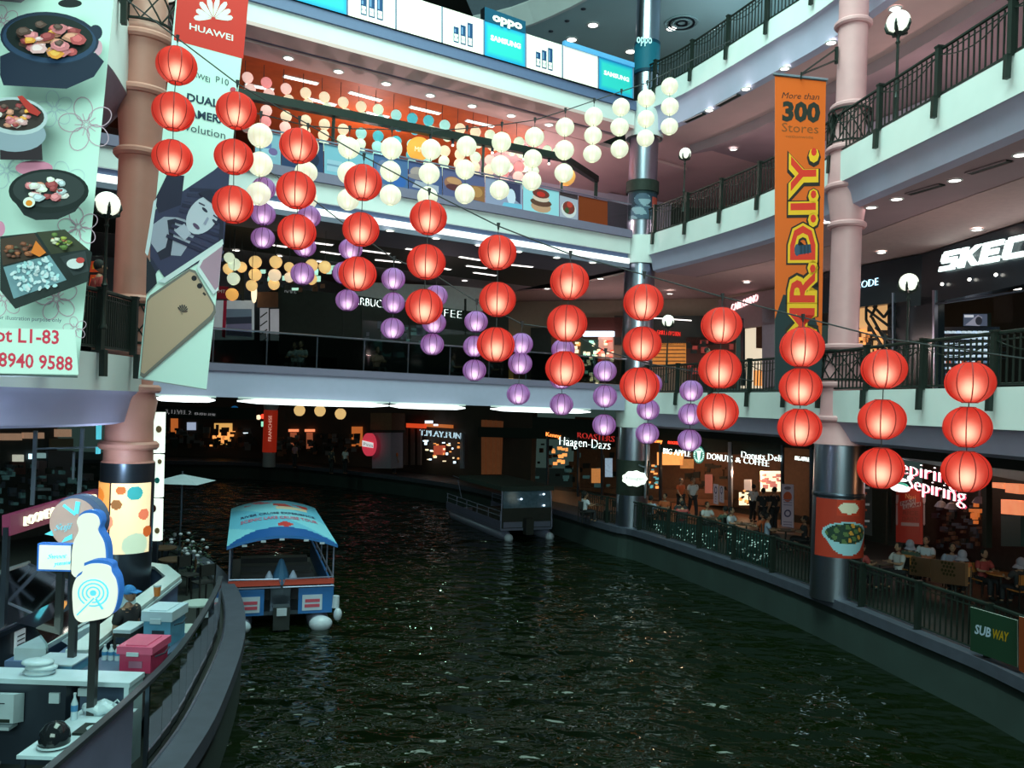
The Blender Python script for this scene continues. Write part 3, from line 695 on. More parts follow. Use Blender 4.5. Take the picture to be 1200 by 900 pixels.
REDS = [[(207, 77), (203, 131), (202, 185)], [(277, 130), (274, 184), (273, 240)], [(350, 171), (347, 223), (348, 272)], [(425.5, 214), (423, 269), (419, 321)],
        [(502, 255), (499.5, 307), (497, 359.5)], [(583, 296), (583, 351), (581, 404)], [(667.5, 330), (664.5, 379), (662, 432)], [(754, 354.5), (752.5, 403), (749.5, 452)],
        [(845.5, 381.5), (843.5, 432.5), (841, 482.5)], [(940, 407), (938, 453.5), (937, 501)], [(1036, 432.5), (1033.5, 491.5), (1032, 548.5)], [(1137, 448.5), (1133.5, 500.5), (1132, 552.5)]]
RS = [46, 46, 44.5, 44, 44, 44.5, 46, 46.5, 48, 50, 51.5, 53.5]
PURP = [[(309, 221), (308.5, 251), (308, 279)], [(362, 254), (357, 289), (354.5, 321)], [(411, 292), (404, 320), (407, 352)], [(461, 327), (461, 355), (460, 385)],
        [(511, 347), (508.5, 378), (506.5, 403.5)], [(558, 377), (556, 406), (556, 434)], [(611, 403), (609.5, 426), (607.5, 462)], [(660, 410), (657.5, 444), (658, 474)],
        [(709, 435), (709, 464.5), (708, 498)], [(762, 450), (759.5, 480), (758.5, 508)], [(810, 458), (809, 485.5), (808, 516)]]
WHIT = [[(305, 159), (304.7, 192.4), (303, 227)], [(360, 172), (358.7, 202), (358, 233)], [(409, 173.5), (408.7, 203), (408, 234)], [(458.7, 174), (457.6, 200.7), (457.6, 228.7)],
        [(505.3, 175.3), (503, 203.3), (501, 230.7)], [(546.7, 171.3), (545, 198.7), (544.7, 227.3)], [(587.6, 166.7), (586.7, 194), (585.3, 222.7)], [(626.3, 160.7), (624.4, 186), (623.3, 212)],
        [(662, 149), (661.3, 176), (660.7, 202.7)], [(695.7, 137), (695, 158.7), (694, 180.3)], [(727.7, 125.7), (726, 149), (726, 174.7)], [(757.6, 115.3), (757, 139.3), (756.3, 162)], [(784.7, 101.3), (785, 125), (784.4, 148.4)]]
WS = [28, 27, 25.5, 25, 24, 23.5, 23, 22.4, 22, 21.4, 20.8, 20.4, 20]
def strings(proto, cols, dias, R, adj, grp, sag_top):
    first_ = True; tops = []; row = ['top', 'middle', 'bottom']
    for i, col in enumerate(cols):
        D = 2*R*FPX/dias[i]; pts = []
        for j, (u, v) in enumerate(col):
            p = at(u, v, D); pts.append(p)
            lb = '%s paper lantern, %s one of the %s string from the left' % (adj, row[j], ORD[i])
            if first_: o = proto; first_ = False
            else: o = dup(proto)
            o.location = p; o.rotation_euler = (0, 0, 0.35*((i*5+j*3) % 7)); o['label'] = lb; o['group'] = grp
            k = 1 + 0.03*math.sin(i*3.1+j*1.7); o.scale = (k, k, k*(1-0.02*((i+j) % 3)))
        top = Vector((pts[0].x, pts[0].y, pts[0].z + R + sag_top)); tops.append(top)
        bot = pts[-1]
        t = MB().tube([top, pts[0], pts[1], Vector((bot.x, bot.y, bot.z+R*0.9))], 0.007, 4).build('hanging_wire', wirem)
        tag(t, 'thin black wire carrying the %s string of %s lanterns from the left' % (ORD[i], adj), 'wire')
        t2 = MB().tube([top+Vector((0, 0, 0.05)), top-Vector((0, 0, 0.06))], [0.03, 0.012], 6).build('cable_clip', wirem); tag(t2, 'small black clip holding the %s %s lantern string to the cable' % (ORD[i], adj), 'clip')
    A, B = tops[0]-(tops[1]-tops[0])*(2.2 if R > .25 else .5), tops[-1]+(tops[-1]-tops[-2])*(1.6 if R > .25 else 1.5 if adj == 'small purple' else 3.0)
    t = MB().tube([A]+tops+[B], 0.011, 5).build('lantern_cable', wirem); tag(t, 'long black cable across the atrium carrying the %s lanterns' % adj, 'cable')
strings(lantern(0.30, 'paper_lantern', red_l, rib_r, bulb_r), REDS, RS, 0.30, 'large red', 'strings of large red lanterns', 0.12)
strings(lantern(0.20, 'paper_lantern', pur_l, rib_p, bulb_p), PURP, [27.5]*11, 0.20, 'small purple', 'strings of small purple lanterns', 0.14)
strings(lantern(0.20, 'paper_lantern', whi_l, rib_w, bulb_w, nr=12, sq=0.98), WHIT, WS, 0.20, 'plain white', 'strings of plain white lanterns', 0.16)
# ------------------------------------------------------------------ big hanging banners
SIGN = print_mat('sign_print', es=0.8)
LITP = print_mat('lit_sign_print', es=0.42)
PAPER = print_mat('banner_print', es=0.0, rough=0.5)
def quad_thing(name, label, cat, pl, quad, base, parts_mat, depth=0.02, frame_mat=None, group=None):
    """a flat sign with real thickness on plane pl; returns (thing, Print) - finish with pr.build('print', ...)"""
    P = px(pl, quad, 0.0); c = sum(P, Vector())/len(P); lo = min(p.z for p in P)
    t = thing(name, label, cat, (c.x, c.y, lo), group)
    MB().slab(P, -pl.n*depth).build('backing', frame_mat or mat('banner_cloth', (0.5, 0.52, 0.5), 0.7), t)
    pr = Print(pl); pr.shape(quad, base, 0); return t, pr
# --- food banner on the left: dishes on a pale ground with blossom outlines and two lines of red lettering
fb = Plane(at(90, 440, 10.6), at(135, 0, 11.8), at(-60, 436, 10.0))
t, pr = quad_thing('hanging_banner', 'huge pale food banner on the left with bowls and red phone number', 'banner', fb, [(-150, 436), (91, 441), (137, -40), (-150, -40)], srgb(208, 232, 224), PAPER)
def blossom(cx, cy, r, ink, w=1.0, fill=None):
    for k in range(5):
        a = 2*PI*k/5-0.5; ex, ey = cx+r*0.58*math.cos(a), cy+r*0.58*math.sin(a)
        ring = ell(ex, ey, r*0.44, r*0.34, a, 16)
        if fill: pr.shape(ring, fill)
        for p, q in zip(ring, ring[1:]+ring[:1]): pr.shape(line_px(p, q, w), ink, pr.k*0.0+6)
    for k in range(10):
        a = 2*PI*k/10; pr.shape(line_px((cx+2*math.cos(a), cy+2*math.sin(a)), (cx+r*.42*math.cos(a), cy+r*.42*math.sin(a)), w*0.8), ink, 6)
rose, pal = srgb(205, 165, 185), srgb(190, 205, 215)
blossom(101, 146, 32, rose); blossom(92, 266, 24, rose); blossom(66, 350, 26, rose); blossom(4, 24, 18, rose, 0.8); blossom(8, 200, 22, pal, .8); blossom(64, 128, 22, pal, .7); blossom(5, 350, 22, rose, .8); blossom(75, 215, 26, pal, .7); blossom(88, 385, 14, rose, .7)
pr.shape(ell(40, 197, 22, 9, 0, 18), srgb(215, 130, 160)); pr.shape(ell(0, 268, 6, 9), srgb(225, 140, 175)); pr.shape(ell(82, 4, 14, 5), srgb(15, 20, 25)); pr.shape(ell(115, 56, 5, 9), srgb(220, 160, 180))
rnd = random.Random(3)
def food(cx, cy, rx, ry, rot, inks, n):
    c, s = math.cos(rot), math.sin(rot)
    for i in range(n):
        a = rnd.random()*2*PI; q = math.sqrt(rnd.random())*0.85; x, y = rx*q*math.cos(a), ry*q*math.sin(a)
        rr = rnd.uniform(.10, .26)*rx; k = rnd.choice(inks); u, v = cx+x*c-y*s, cy+x*s+y*c
        pts = [(u+rr*(0.7+0.5*rnd.random())*math.cos(2*PI*j/9), v+rr*0.6*(0.7+0.5*rnd.random())*math.sin(2*PI*j/9)) for j in range(9)]
        pr.shape(pts, k)
        pr.shape([(p[0]*.6+u*.4-rr*.1, p[1]*.6+v*.4-rr*.12) for p in pts], tuple(min(1, x_*1.5+.03) for x_ in k))
reds = [srgb(190, 80, 85), srgb(215, 120, 130), srgb(235, 175, 180), srgb(200, 130, 110), srgb(150, 55, 60), srgb(225, 205, 205), srgb(90, 60, 55), srgb(240, 150, 60)]
nv, nv2, bk = srgb(30, 42, 66), srgb(45, 65, 98), srgb(20, 28, 30)
# first dish
pr.shape([(0, 88), (0, 66), (14, 60), (112, 62), (122, 72), (110, 90), (78, 104), (4, 100)], srgb(28, 38, 62)); pr.shape(ell(112, 38, 8, 9), nv); pr.shape(ell(58, 45, 58, 31, 0.08, 30), nv); pr.shape(ell(58, 46, 55, 28, .08, 30), nv2); pr.shape(ell(58, 43, 51, 25, .08, 30), bk)
food(60, 46, 42, 21, .08, reds, 46)
# second dish
pr.shape([(0, 160), (48, 152), (50, 188), (0, 187)], srgb(45, 30, 40)); pr.shape(ell(18, 158, 36, 20, 0, 24), srgb(150, 158, 175)); pr.shape(ell(18, 136, 38, 22, 0.1, 26), srgb(190, 195, 205)); pr.shape(ell(18, 135, 34, 18, .1, 26), srgb(60, 45, 45))
food(16, 135, 27, 14, .1, reds, 30); pr.shape([(20, 113), (26, 112), (48, 132), (44, 136), (34, 132)], srgb(190, 50, 45))
# third dish
pr.shape([(14, 232), (28, 252), (42, 258), (68, 257), (88, 248), (102, 230)], srgb(30, 36, 40)); pr.shape(ell(57, 224, 47, 26, 0, 28), bk); pr.shape(ell(57, 222, 42, 21, 0, 26), srgb(50, 55, 58))
food(54, 222, 32, 15, 0, reds[:6]+[srgb(180, 185, 195), srgb(240, 235, 220)], 34)
pr.shape(ell(34, 237, 7, 6), srgb(240, 240, 230)); pr.shape(ell(34, 238, 4, 3.5), srgb(240, 140, 40))
# lunch box
pr.shape([(0, 277), (75, 269), (108, 296), (103, 330), (18, 362), (0, 340)], srgb(28, 36, 38)); pr.shape([(0, 280), (40, 273), (56, 298), (3, 311)], srgb(70, 50, 42)); pr.shape([(43, 272), (76, 269), (103, 292), (60, 298)], srgb(60, 60, 45))
pr.shape([(4, 313), (58, 299), (78, 328), (16, 350)], srgb(120, 150, 165)); pr.shape([(70, 301), (100, 294), (104, 318), (86, 323)], srgb(50, 55, 60))
for i in range(70):
    a, b = rnd.random(), rnd.random(); u, v = 8+50*a+18*b, 312-10*a+31*b
    pr.shape(ell(u, v, 3.2, 2.0, rnd.random()*3, 7), srgb(200+rnd.randint(-20, 25), 222, 232))
food(24, 293, 22, 10, -.2, [srgb(120, 60, 40), srgb(90, 45, 35), srgb(150, 80, 50), srgb(70, 60, 45)], 20); pr.shape([(36, 296), (42, 282), (54, 296), (46, 301)], srgb(235, 120, 40))
food(70, 283, 17, 8, .5, [srgb(150, 150, 60), srgb(200, 190, 170), srgb(90, 110, 50), srgb(190, 110, 80)], 18); pr.shape(ell(88, 309, 10, 6), srgb(220, 215, 220)); pr.shape(ell(94, 305, 5, 3.5), srgb(200, 60, 60))
pr.text('for illustration purpose only', -4, 374, 72, 377.5, 5, srgb(70, 75, 100))
pr.shape([(-150, 382), (88, 386), (92, 439), (-150, 435)], srgb(220, 238, 232)); 
pr.text('Lot L1-83', -16, 399.5, 69, 403, 17, srgb(222, 48, 78), bold=0.02); pr.text('8940 9588', -2, 429, 85, 434, 17, srgb(222, 48, 78), bold=0.02)
pr.build('print', PAPER, t)
MB().tube(px(fb, [(-150, 436), (91, 441)], -0.01), 0.02, 6).build('bottom_bar', mat('pale_bar', (0.4, 0.42, 0.42), 0.4), t)
# orange strip poster behind the globe lamp
pq = Plane(at(112, 380, 15.5), at(122, 300, 15.5), at(100, 380, 15.3))
t, pr = quad_thing('hanging_banner', 'narrow dark and orange banner hanging behind the left balcony railing', 'banner', pq, [(98, 388), (112, 390), (121, 300), (106, 300)], srgb(30, 25, 30), PAPER)
for k, v in enumerate((306, 322, 338)):
    pr.shape([(107-k, v), (120-k, v), (119-k, v+13), (105-k, v+13)], srgb(225, 70, 35)); pr.shape([(109-k, v+3), (117-k, v+3), (116-k, v+9), (108-k, v+9)], srgb(235, 150, 40))
pr.build('print', PAPER, t)

# --- phone banner
hb = Plane(at(162, 443, 14.3), at(242, 455, 14.9), at(207, 0, 15.4))
t, pr = quad_thing('hanging_banner', 'tall white phone banner with red top hanging right of the left column', 'banner', hb, [(162, 443), (242, 456), (297, -60), (212, -60)], srgb(200, 226, 220), PAPER)
pr.shape([(203.5, 47), (285, 69), (296.5, -60), (212, -60)], srgb(205, 42, 32))
wht, ink = srgb(232, 240, 232), srgb(60, 75, 85)
for k in range(8):
    a = -PI/2 + (k-3.5)*0.43; c0 = (251+3*math.sin(a*0)*1, 25)
    r0, r1, w = 6, 24 if 1 < k < 6 else 21, 3.3
    dx, dy = math.cos(a), math.sin(a)*0.95
    nx, ny = -dy, dx
    B = (250+dx*2, 22+dy*2)
    pts = [B] + [(B[0]+dx*r1*f+nx*w*g, B[1]+dy*r1*f+ny*w*g) for f, g in ((.35, .6), (.7, 1.0), (.92, .75), (1.0, .0), (.92, -.75), (.7, -1.0), (.35, -.6))]
    pr.shape(pts, wht)
pr.text('HUAWEI', 222, 34, 273, 48, 7.5, wht, bold=0.012)
pr.text('HUAWEI', 213, 84, 246, 97, 6.5, ink, bold=.006); pr.text('P10', 253, 96, 268, 100.5, 7.5, ink)
pr.text('DUAL', 219, 118, 256, 126, 9.5, srgb(35, 50, 75), bold=.03); pr.text('CAMERA', 212, 134, 266, 146, 9.5, srgb(35, 50, 75), bold=.03); pr.text('Evolution', 210, 151, 264, 163, 9.5, ink)
pr.shape(ell(273, 105, 3.5, 3), srgb(190, 60, 80))
# portrait on the dark phone screen
pr.shape([(176, 318), (174, 340), (172, 346), (184, 318), (262, 238), (262, 190), (176, 262)], srgb(40, 42, 66))
pr.shape([(180, 247), (256, 196), (270, 192), (262, 290), (196, 330), (176, 300)], srgb(52, 52, 82))
pr.shape([(181, 235), (196, 204), (216, 206), (212, 240), (186, 250)], srgb(38, 36, 60))
pr.shape([(178, 264), (192, 254), (214, 255), (232, 270), (212, 300), (186, 298), (177, 285)], srgb(150, 152, 172)); pr.shape([(196, 258), (206, 256), (200, 300), (188, 305), (184, 296), (194, 290), (198, 275)], srgb(34, 34, 54))
for k in range(10): pr.shape(line_px((222-k*3, 222+k*6), (262, 224+k*9), 4.0), srgb(38+8*(k % 3), 36+8*(k % 3), 62+9*(k % 3)))
pr.shape(ell(238, 252, 17, 25, 0.62, 24), srgb(182, 184, 200)); pr.shape([(216, 262), (224, 274), (216, 282), (204, 270)], srgb(165, 166, 186))
pr.shape(ell(240, 246, 4.2, 1.7, .75), srgb(40, 40, 62)); pr.shape(ell(252, 260, 4.2, 1.7, .75), srgb(40, 40, 62)); pr.shape(line_px((240, 241), (233, 237.5), 1.6), srgb(60, 58, 80)); pr.shape(line_px((258, 258), (250, 252), 1.6), srgb(60, 58, 80))
pr.shape([(243, 254), (238, 262), (241, 264), (245, 256)], srgb(140, 140, 165)); pr.shape(ell(230, 265, 5, 2.2, .75), srgb(85, 65, 95))
pr.shape([(246, 222), (262, 240), (262, 290), (256, 285), (258, 262), (250, 240), (232, 226)], srgb(34, 32, 54))
# phones
pr.shape([(180, 236), (184, 232), (176, 288), (173, 300), (170, 296)], srgb(195, 205, 215)); pr.shape([(172, 300), (182, 318), (184, 332), (171, 345)], srgb(30, 34, 46))
pr.shape([(184, 330), (193, 332), (262, 286), (261, 280), (193, 325)], srgb(195, 205, 210))
pr.shape([(231, 312), (235, 303), (261, 284), (256, 340), (250, 345), (232, 318)], srgb(205, 210, 215)); pr.shape([(234, 313), (238, 305), (261, 288), (256, 336), (252, 340)], srgb(165, 130, 150))
pr.shape([(164, 440), (172, 352), (176, 346), (222, 315), (229, 317), (252, 358), (253, 366), (249, 374), (168, 443)], srgb(110, 104, 100)); pr.shape([(165, 436), (173, 354), (177, 349), (222, 318), (228, 320), (250, 358), (250, 364), (246, 370), (169, 438)], srgb(176, 148, 128))
for (a, b) in ((227.5, 326), (234, 335)): pr.shape(ell(a, b, 3.2, 3.2), srgb(25, 28, 35))
pr.shape(line_px((238, 343), (241, 346), 2.5), srgb(50, 45, 45))
for k in range(7):
    a = -PI/2+.4+(k-3)*.5; pr.shape([(214, 366), (214+5.5*math.cos(a-.18), 363+5.5*math.sin(a-.18)), (214+6.5*math.cos(a), 363+6.5*math.sin(a)), (214+5.5*math.cos(a+.18), 363+5.5*math.sin(a+.18))], srgb(50, 48, 52))
pr.text('HUAWEI', 208, 361, 213, 369, 2, srgb(60, 55, 55))
pr.build('print', PAPER, t)
MB().tube(px(hb, [(162, 443), (242, 456)], -0.01), 0.015, 6).build('bottom_bar', mat('pale_bar', (0.4, 0.42, 0.42), 0.4), t)

# --- orange vertical banner on the pink column
ob = Plane(at(908, 345, 19.9), at(963, 400, 19.7), at(908, 90, 19.9))
t, pr = quad_thing('hanging_banner', 'long orange vertical banner with red lettering hanging beside the pink column', 'banner', ob, [(908, 457), (962, 458), (968, 95), (908, 88)], srgb(222, 92, 18), PAPER)
pr.shape([(908, 457), (962, 458), (964, 400), (955, 372), (935, 350), (918, 345), (908, 374)], srgb(28, 42, 48))
dk = srgb(40, 28, 22)
pr.text('More than', 916, 115, 960, 117, 7.5, dk, shear=.25); pr.text('300', 916.5, 140.5, 961, 142.5, 22, srgb(38, 38, 32), bold=.05); pr.text('Stores', 916, 154, 959, 156.5, 11, srgb(135, 70, 25)); pr.text('nationwide', 921, 161, 953, 162.5, 3.5, srgb(150, 80, 30))
cap = 'MR.D.I.Y.'
for b_, ik, e in ((0.13, dk, 0), (0.085, srgb(240, 175, 30), 1), (0.02, srgb(222, 48, 30), 2)):
    pr.text(cap, 953.5, 402, 956.0, 173, 30, ik, bold=b_)
pr.shape([(934, 288), (950, 286), (951, 296), (934, 299)], srgb(40, 60, 85)); pr.shape(ell(934, 293, 3, 7), srgb(55, 75, 100))
for k in range(3): pr.shape(line_px((939+4*k, 287), (939+4*k, 298), 1.0), srgb(25, 35, 50))
pr.build('print', PAPER, t)
P = px(ob, [(906, 87), (970, 94)], 0.0)
MB().tube(P, 0.045, 8).build('top_bar', steel, t)
a1 = Vector((RC[0]-0.44, RC[1]-.05, 14.35))
t2 = thing('banner_bracket', 'black triangular bracket on the pink column holding the orange banner', 'bracket', tuple(a1))
MB().tube([a1+Vector((0, 0, .22)), a1-Vector((0, 0, .22))], 0.05, 6).tube([a1+Vector((-.05, 0, .15)), P[0]*.15+P[1]*.85+Vector((-.45, 0, .12))], 0.025, 5).tube([a1-Vector((0, 0, .12)), P[0]*.15+P[1]*.85+Vector((-.45, 0, .10))], 0.025, 5).build('arms', black, t2)
MB().tube([P[0]*.15+P[1]*.85+Vector((-.45, 0, .16)), P[0]*.15+P[1]*.85+Vector((-.45, 0, -.02))], 0.02, 5).build('hook', black, t2)

# ------------------------------------------------------------------ lit signs on the third level of the far wing
sp = Plane((EB[1][0]+.08, EB[1][1]-.13, 0), (EB[2][0]+.08, EB[2][1]-.13, 0), (EB[1][0]+.08, EB[1][1]-.13, 5))
top = lambda u: 30.6 - 0.252*(600-u) if u < 600 else 30.6+0.252*(u-600)
def SZ(u, z):      # pixel of the sign plane at column u and height z
    lo, hi = -200.0, 400.0
    for _ in range(40):
        m_ = (lo+hi)/2
        if sp.hit(u, m_).z > z: lo = m_
        else: hi = m_
    return (u, (lo+hi)/2)
creamy, teal, blu, deepb = srgb(236, 236, 222), srgb(45, 180, 175), srgb(30, 140, 185), srgb(25, 60, 100)
def litsign(u0, u1, kind, label, z1=18.12):
    q = [SZ(u0, 16.92), SZ(u1, 16.92), SZ(u1, z1), SZ(u0, z1)]
    t, pr = quad_thing('light_box_sign', label, 'sign', sp, q, creamy if kind in ('plain', 'bars') else teal, LITP, 0.12, dark, 'row of lit signs on the third balcony')
    f = lambda a, b: (SZ(u0+(u1-u0)*a, 16.92+(z1-16.92)*b))
    if kind == 'teal':
        for k in range(6): pr.shape([f(.0+.02*k, .0+.03*k), f(1-.02*k, .0+.03*k), f(1-.02*k, 1-.03*k), f(.02*k, 1-.03*k)], tuple(blu[i]+(teal[i]-blu[i])*k/5 for i in range(3)))
        a, b = f(.14, .50), f(.88, .50); pr.text('SAMSUNG', *a, *b, 6.0 if u0 < 700 else 5.0, creamy, bold=.06)
    if kind == 'bars':
        for k in range(3):
            x = .26+.17*k; h = (.55, .72, .92)[k]*.62
            pr.shape([f(x, .12), f(x+.13, .12), f(x+.13, .12+h+.1), f(x, .12+h+.1)], deepb)
            pr.shape([f(x+.02, .40), f(x+.06, .40), f(x+.06, .16+h), f(x+.02, .16+h)], srgb(95, 130, 165)); pr.shape([f(x+.02, .16), f(x+.11, .16), f(x+.11, .36), f(x+.02, .36)], creamy)
            a, b = f(x+.025, .22), f(x+.105, .22); pr.text('NO' if k else 'U', *a, *b, 3.5, deepb)
    pr.build('lit_panel', LITP, t)
    MB().tube(px(sp, [SZ(u1, 16.92), SZ(u1, z1)], 0.0), 0.03, 4).build('edge_trim', navy, t)
    return t
litsign(300, 340, 'plain', 'blank cream lit sign at the left end of the sign row')
litsign(341, 407, 'teal', 'teal lit sign, leftmost of the teal ones, cut by the frame top')
litsign(408, 464, 'bars', 'cream lit sign with blue bars, leftmost one beside the first teal sign')
litsign(465, 518, 'plain', 'blank cream lit sign between the two left signs with blue bars')
litsign(519, 567, 'bars', 'cream lit sign with blue bars left of the large teal corner sign')
litsign(617, 659, 'bars', 'cream lit sign with blue bars right of the large teal corner sign')
litsign(660, 701, 'plain', 'blank cream lit sign between blue bars and the right teal sign')
t = litsign(568, 616, 'teal', 'taller teal lit sign with a dark header in the middle of the row')
pr = Print(sp); q = [SZ(568, 18.12), SZ(616, 18.12), SZ(616, 18.55), SZ(568, 18.6)]
MB().slab(px(sp, q, 0.02), -sp.n*.3).build('header_box', dsteel, t); pr.shape(q, srgb(15, 70, 95), 30); a, b = SZ(577, 18.22), SZ(612, 18.22); pr.text('oppo', a[0], a[1], b[0], b[1], 6.5, creamy, bold=.05, cap=False, off=None) if False else text_on(pr, sp, 'oppo', a[0], a[1], b[0], b[1], 7, off=.05, ink=creamy, bold=.05, cap=False)
pr.build('header_print', LITP, t)
t = litsign(702, 742, 'teal', 'right teal lit sign touching the steel column')
MB().sweep([(sp.hit(660, 70).x, sp.hit(660, 70).y), (sp.hit(742, 90).x, sp.hit(742, 90).y)], [(-.06, 18.12), (-.06, 18.3), (.1, 18.3), (.1, 18.12)]).build('top_bar', mat('blue_edge_light', (.1, .3, .5), .5, emis=(.03, .2, .45), es=.8), t)
p0, p1 = sp.hit(300, 0), sp.hit(660, 70)

# ------------------------------------------------------------------ glass rails with posters, second level of the far wing
def glass_mat(name, tint, gl=0.08):
    m = bpy.data.materials.new(name); m.use_nodes = True; nt = m.node_tree
    for n in list(nt.nodes): nt.nodes.remove(n)
    out = nt.nodes.new('ShaderNodeOutputMaterial'); a = nt.nodes.new('ShaderNodeBsdfTransparent'); a.inputs[0].default_value = (*tint, 1)
    g = nt.nodes.new('ShaderNodeBsdfGlossy'); g.inputs['Roughness'].default_value = 0.05; fr = nt.nodes.new('ShaderNodeFresnel'); fr.inputs[0].default_value = 1.22
    x = nt.nodes.new('ShaderNodeMixShader'); nt.links.new(fr.outputs[0], x.inputs[0]); nt.links.new(a.outputs[0], x.inputs[1]); nt.links.new(g.outputs[0], x.inputs[2]); nt.links.new(x.outputs[0], out.inputs[0])
    return m
smoke = glass_mat('smoked_glass', (0.28, 0.33, 0.32)); clear = glass_mat('clear_glass', (0.85, 0.9, 0.9)); dim = glass_mat('dim_glass', (0.5, 0.55, 0.55))
gp = vplane(EB[1], EB[2])
def GZ(u, z, pl=gp):
    lo, hi = -300.0, 700.0
    for _ in range(40):
        m_ = (lo+hi)/2
        if pl.hit(u, m_).z > z: lo = m_
        else: hi = m_
    return (u, (lo+hi)/2)
def poster(u0, u1, label, base, art, glass=False):
    q = [GZ(u0, 11.84), GZ(u1, 11.84), GZ(u1, 12.78), GZ(u0, 12.78)]
    t, pr = quad_thing('poster_panel', label, 'poster', gp, q, base, PAPER, 0.03, navy, 'posters on the glass rail of the far wing')
    f = lambda a, b: GZ(u0+(u1-u0)*a, 11.84+.94*b)
    for (shape, args, ik) in art:
        if shape == 'e': pr.shape([f(args[0]+args[2]*math.cos(2*PI*i/14), args[1]+args[3]*math.sin(2*PI*i/14)) for i in range(14)], srgb(*ik))
        else: pr.shape([f(a, b) for a, b in args], srgb(*ik))
    pr.build('print', print_mat('poster_print', es=0.12), t); MB().tube(px(gp, [q[3], q[2]], 0.02), 0.02, 5).build('clamp_rail', steel, t)
B1, B2, G1 = srgb(70, 95, 140), srgb(95, 110, 150), srgb(120, 125, 150)
poster(299, 329, 'blue poster of sketched figures, leftmost on the glass rail', srgb(125, 160, 180), [('e', (.4, .6, .25, .2), (90, 110, 160)), ('p', [(.2, .2), (.8, .25), (.7, .5), (.3, .45)], (150, 180, 200)), ('e', (.7, .4, .18, .12), (110, 90, 140))])
poster(330, 379, 'dark poster behind the large red lantern on the glass rail', srgb(40, 55, 90), [('e', (.3, .5, .2, .3), (60, 80, 130)), ('e', (.75, .4, .15, .25), (30, 35, 60))])
poster(380, 437, 'pale teal poster with folded clothes and leaning figure', srgb(120, 165, 185), [('p', [(.05, .12), (.36, .12), (.36, .5), (.06, .5)], (150, 175, 195)), ('p', [(.05, .3), (.36, .3), (.34, .36), (.06, .36)], (110, 135, 160))])
poster(438, 478, 'deep blue poster with grey shapes on the glass rail', B1, [('e', (.3, .5, .22, .35), (110, 115, 150)), ('e', (.75, .2, .2, .2), (50, 90, 160))])
poster(479, 518, 'poster of a pale hat and folded cloth on the glass rail', srgb(70, 80, 125), [('e', (.28, .62, .24, .22), (160, 135, 135)), ('e', (.28, .48, .32, .1), (140, 120, 125)), ('p', [(.1, .1), (.9, .05), (.9, .3), (.2, .35)], (160, 155, 175))])
poster(519, 568, 'poster of brown filled buns and fried food on the glass rail', srgb(85, 85, 125), [('e', (.25, .5, .22, .25), (150, 95, 80)), ('e', (.27, .36, .2, .12), (90, 45, 50)), ('e', (.27, .6, .18, .12), (190, 130, 95)), ('p', [(.6, .05), (1, .02), (1, .6), (.62, .55)], (140, 90, 60)), ('e', (.8, .35, .15, .2), (175, 120, 75))])
poster(569, 612, 'lilac poster with a white bottle shape on the glass rail', srgb(140, 140, 170), [('p', [(.3, .95), (.95, .95), (.95, .2), (.6, .5)], (60, 55, 85)), ('e', (.7, .42, .12, .3), (200, 200, 220)), ('p', [(.45, .02), (1, .02), (1, .2), (.5, .16)], (110, 170, 200))])
poster(613, 655, 'pale blue poster of a stacked cupcake with red berries', srgb(150, 195, 210), [('e', (.5, .25, .28, .22), (190, 140, 115)), ('e', (.5, .42, .3, .16), (95, 60, 50)), ('e', (.5, .58, .24, .14), (215, 180, 170)), ('e', (.5, .76, .24, .18), (110, 50, 45)), ('e', (.5, .74, .12, .1), (190, 45, 40))])
poster(656, 677, 'small poster of a bowl of red berries on the glass rail', srgb(165, 160, 180), [('e', (.5, .35, .42, .33), (210, 200, 205)), ('e', (.5, .42, .34, .26), (120, 50, 45)), ('e', (.55, .55, .16, .12), (190, 60, 50)), ('e', (.4, .3, .12, .12), (60, 80, 50)), ('p', [(.0, .85), (1, .8), (1, 1), (0, 1)], (60, 45, 50))])
poster(678, 712, 'plain orange brown board at the right end of the poster row', srgb(120, 50, 22), [])
# continuous glass strip with its bright hand rail
gl_t = thing('glass_balustrade', 'glass balustrade with thin metal rail above the posters', 'balustrade', (0, 28.4, 11.82))
P_ = [p for p in EB]; MB().tube([(p[0], p[1], 12.86) for p in EB], 0.03, 6).build('hand_rail', steel, gl_t)
MB().sweep([EB[0], EB[1]], [(0.02, 11.82), (0.02, 12.8), (0.05, 12.8), (0.05, 11.82)]).build('glass_pane', dim, gl_t)
MB().sweep([(3.0, 30.66), EB[3]], [(0.02, 11.82), (0.02, 12.8), (0.05, 12.8), (0.05, 11.82)]).build('glass_pane', dim, gl_t)
# first level: smoked glass panels, each its own pane
g1 = thing('glass_balustrade', 'dark smoked glass balustrade in front of the coffee shop', 'balustrade', (-4, 26.4, 5.72))
MB().tube([(p[0], p[1], 6.74) for p in EB], 0.028, 6).build('hand_rail', steel, g1)
for (x, y, a) in walk(EB, 1.55, 0.1):
    if y > 31: continue
    d = Vector((math.cos(a), math.sin(a)))
    MB().sweep([(x, y), (x+d.x*1.5, y+d.y*1.5)], [(0.0, 5.74), (0.0, 6.70), (0.02, 6.70), (0.02, 5.74)]).build('glass_pane', smoke, g1)
    MB().cbox((x-d.x*.025, y-d.y*.025, 6.2), .03, .03, 1.0, a).build('post', dsteel, g1)
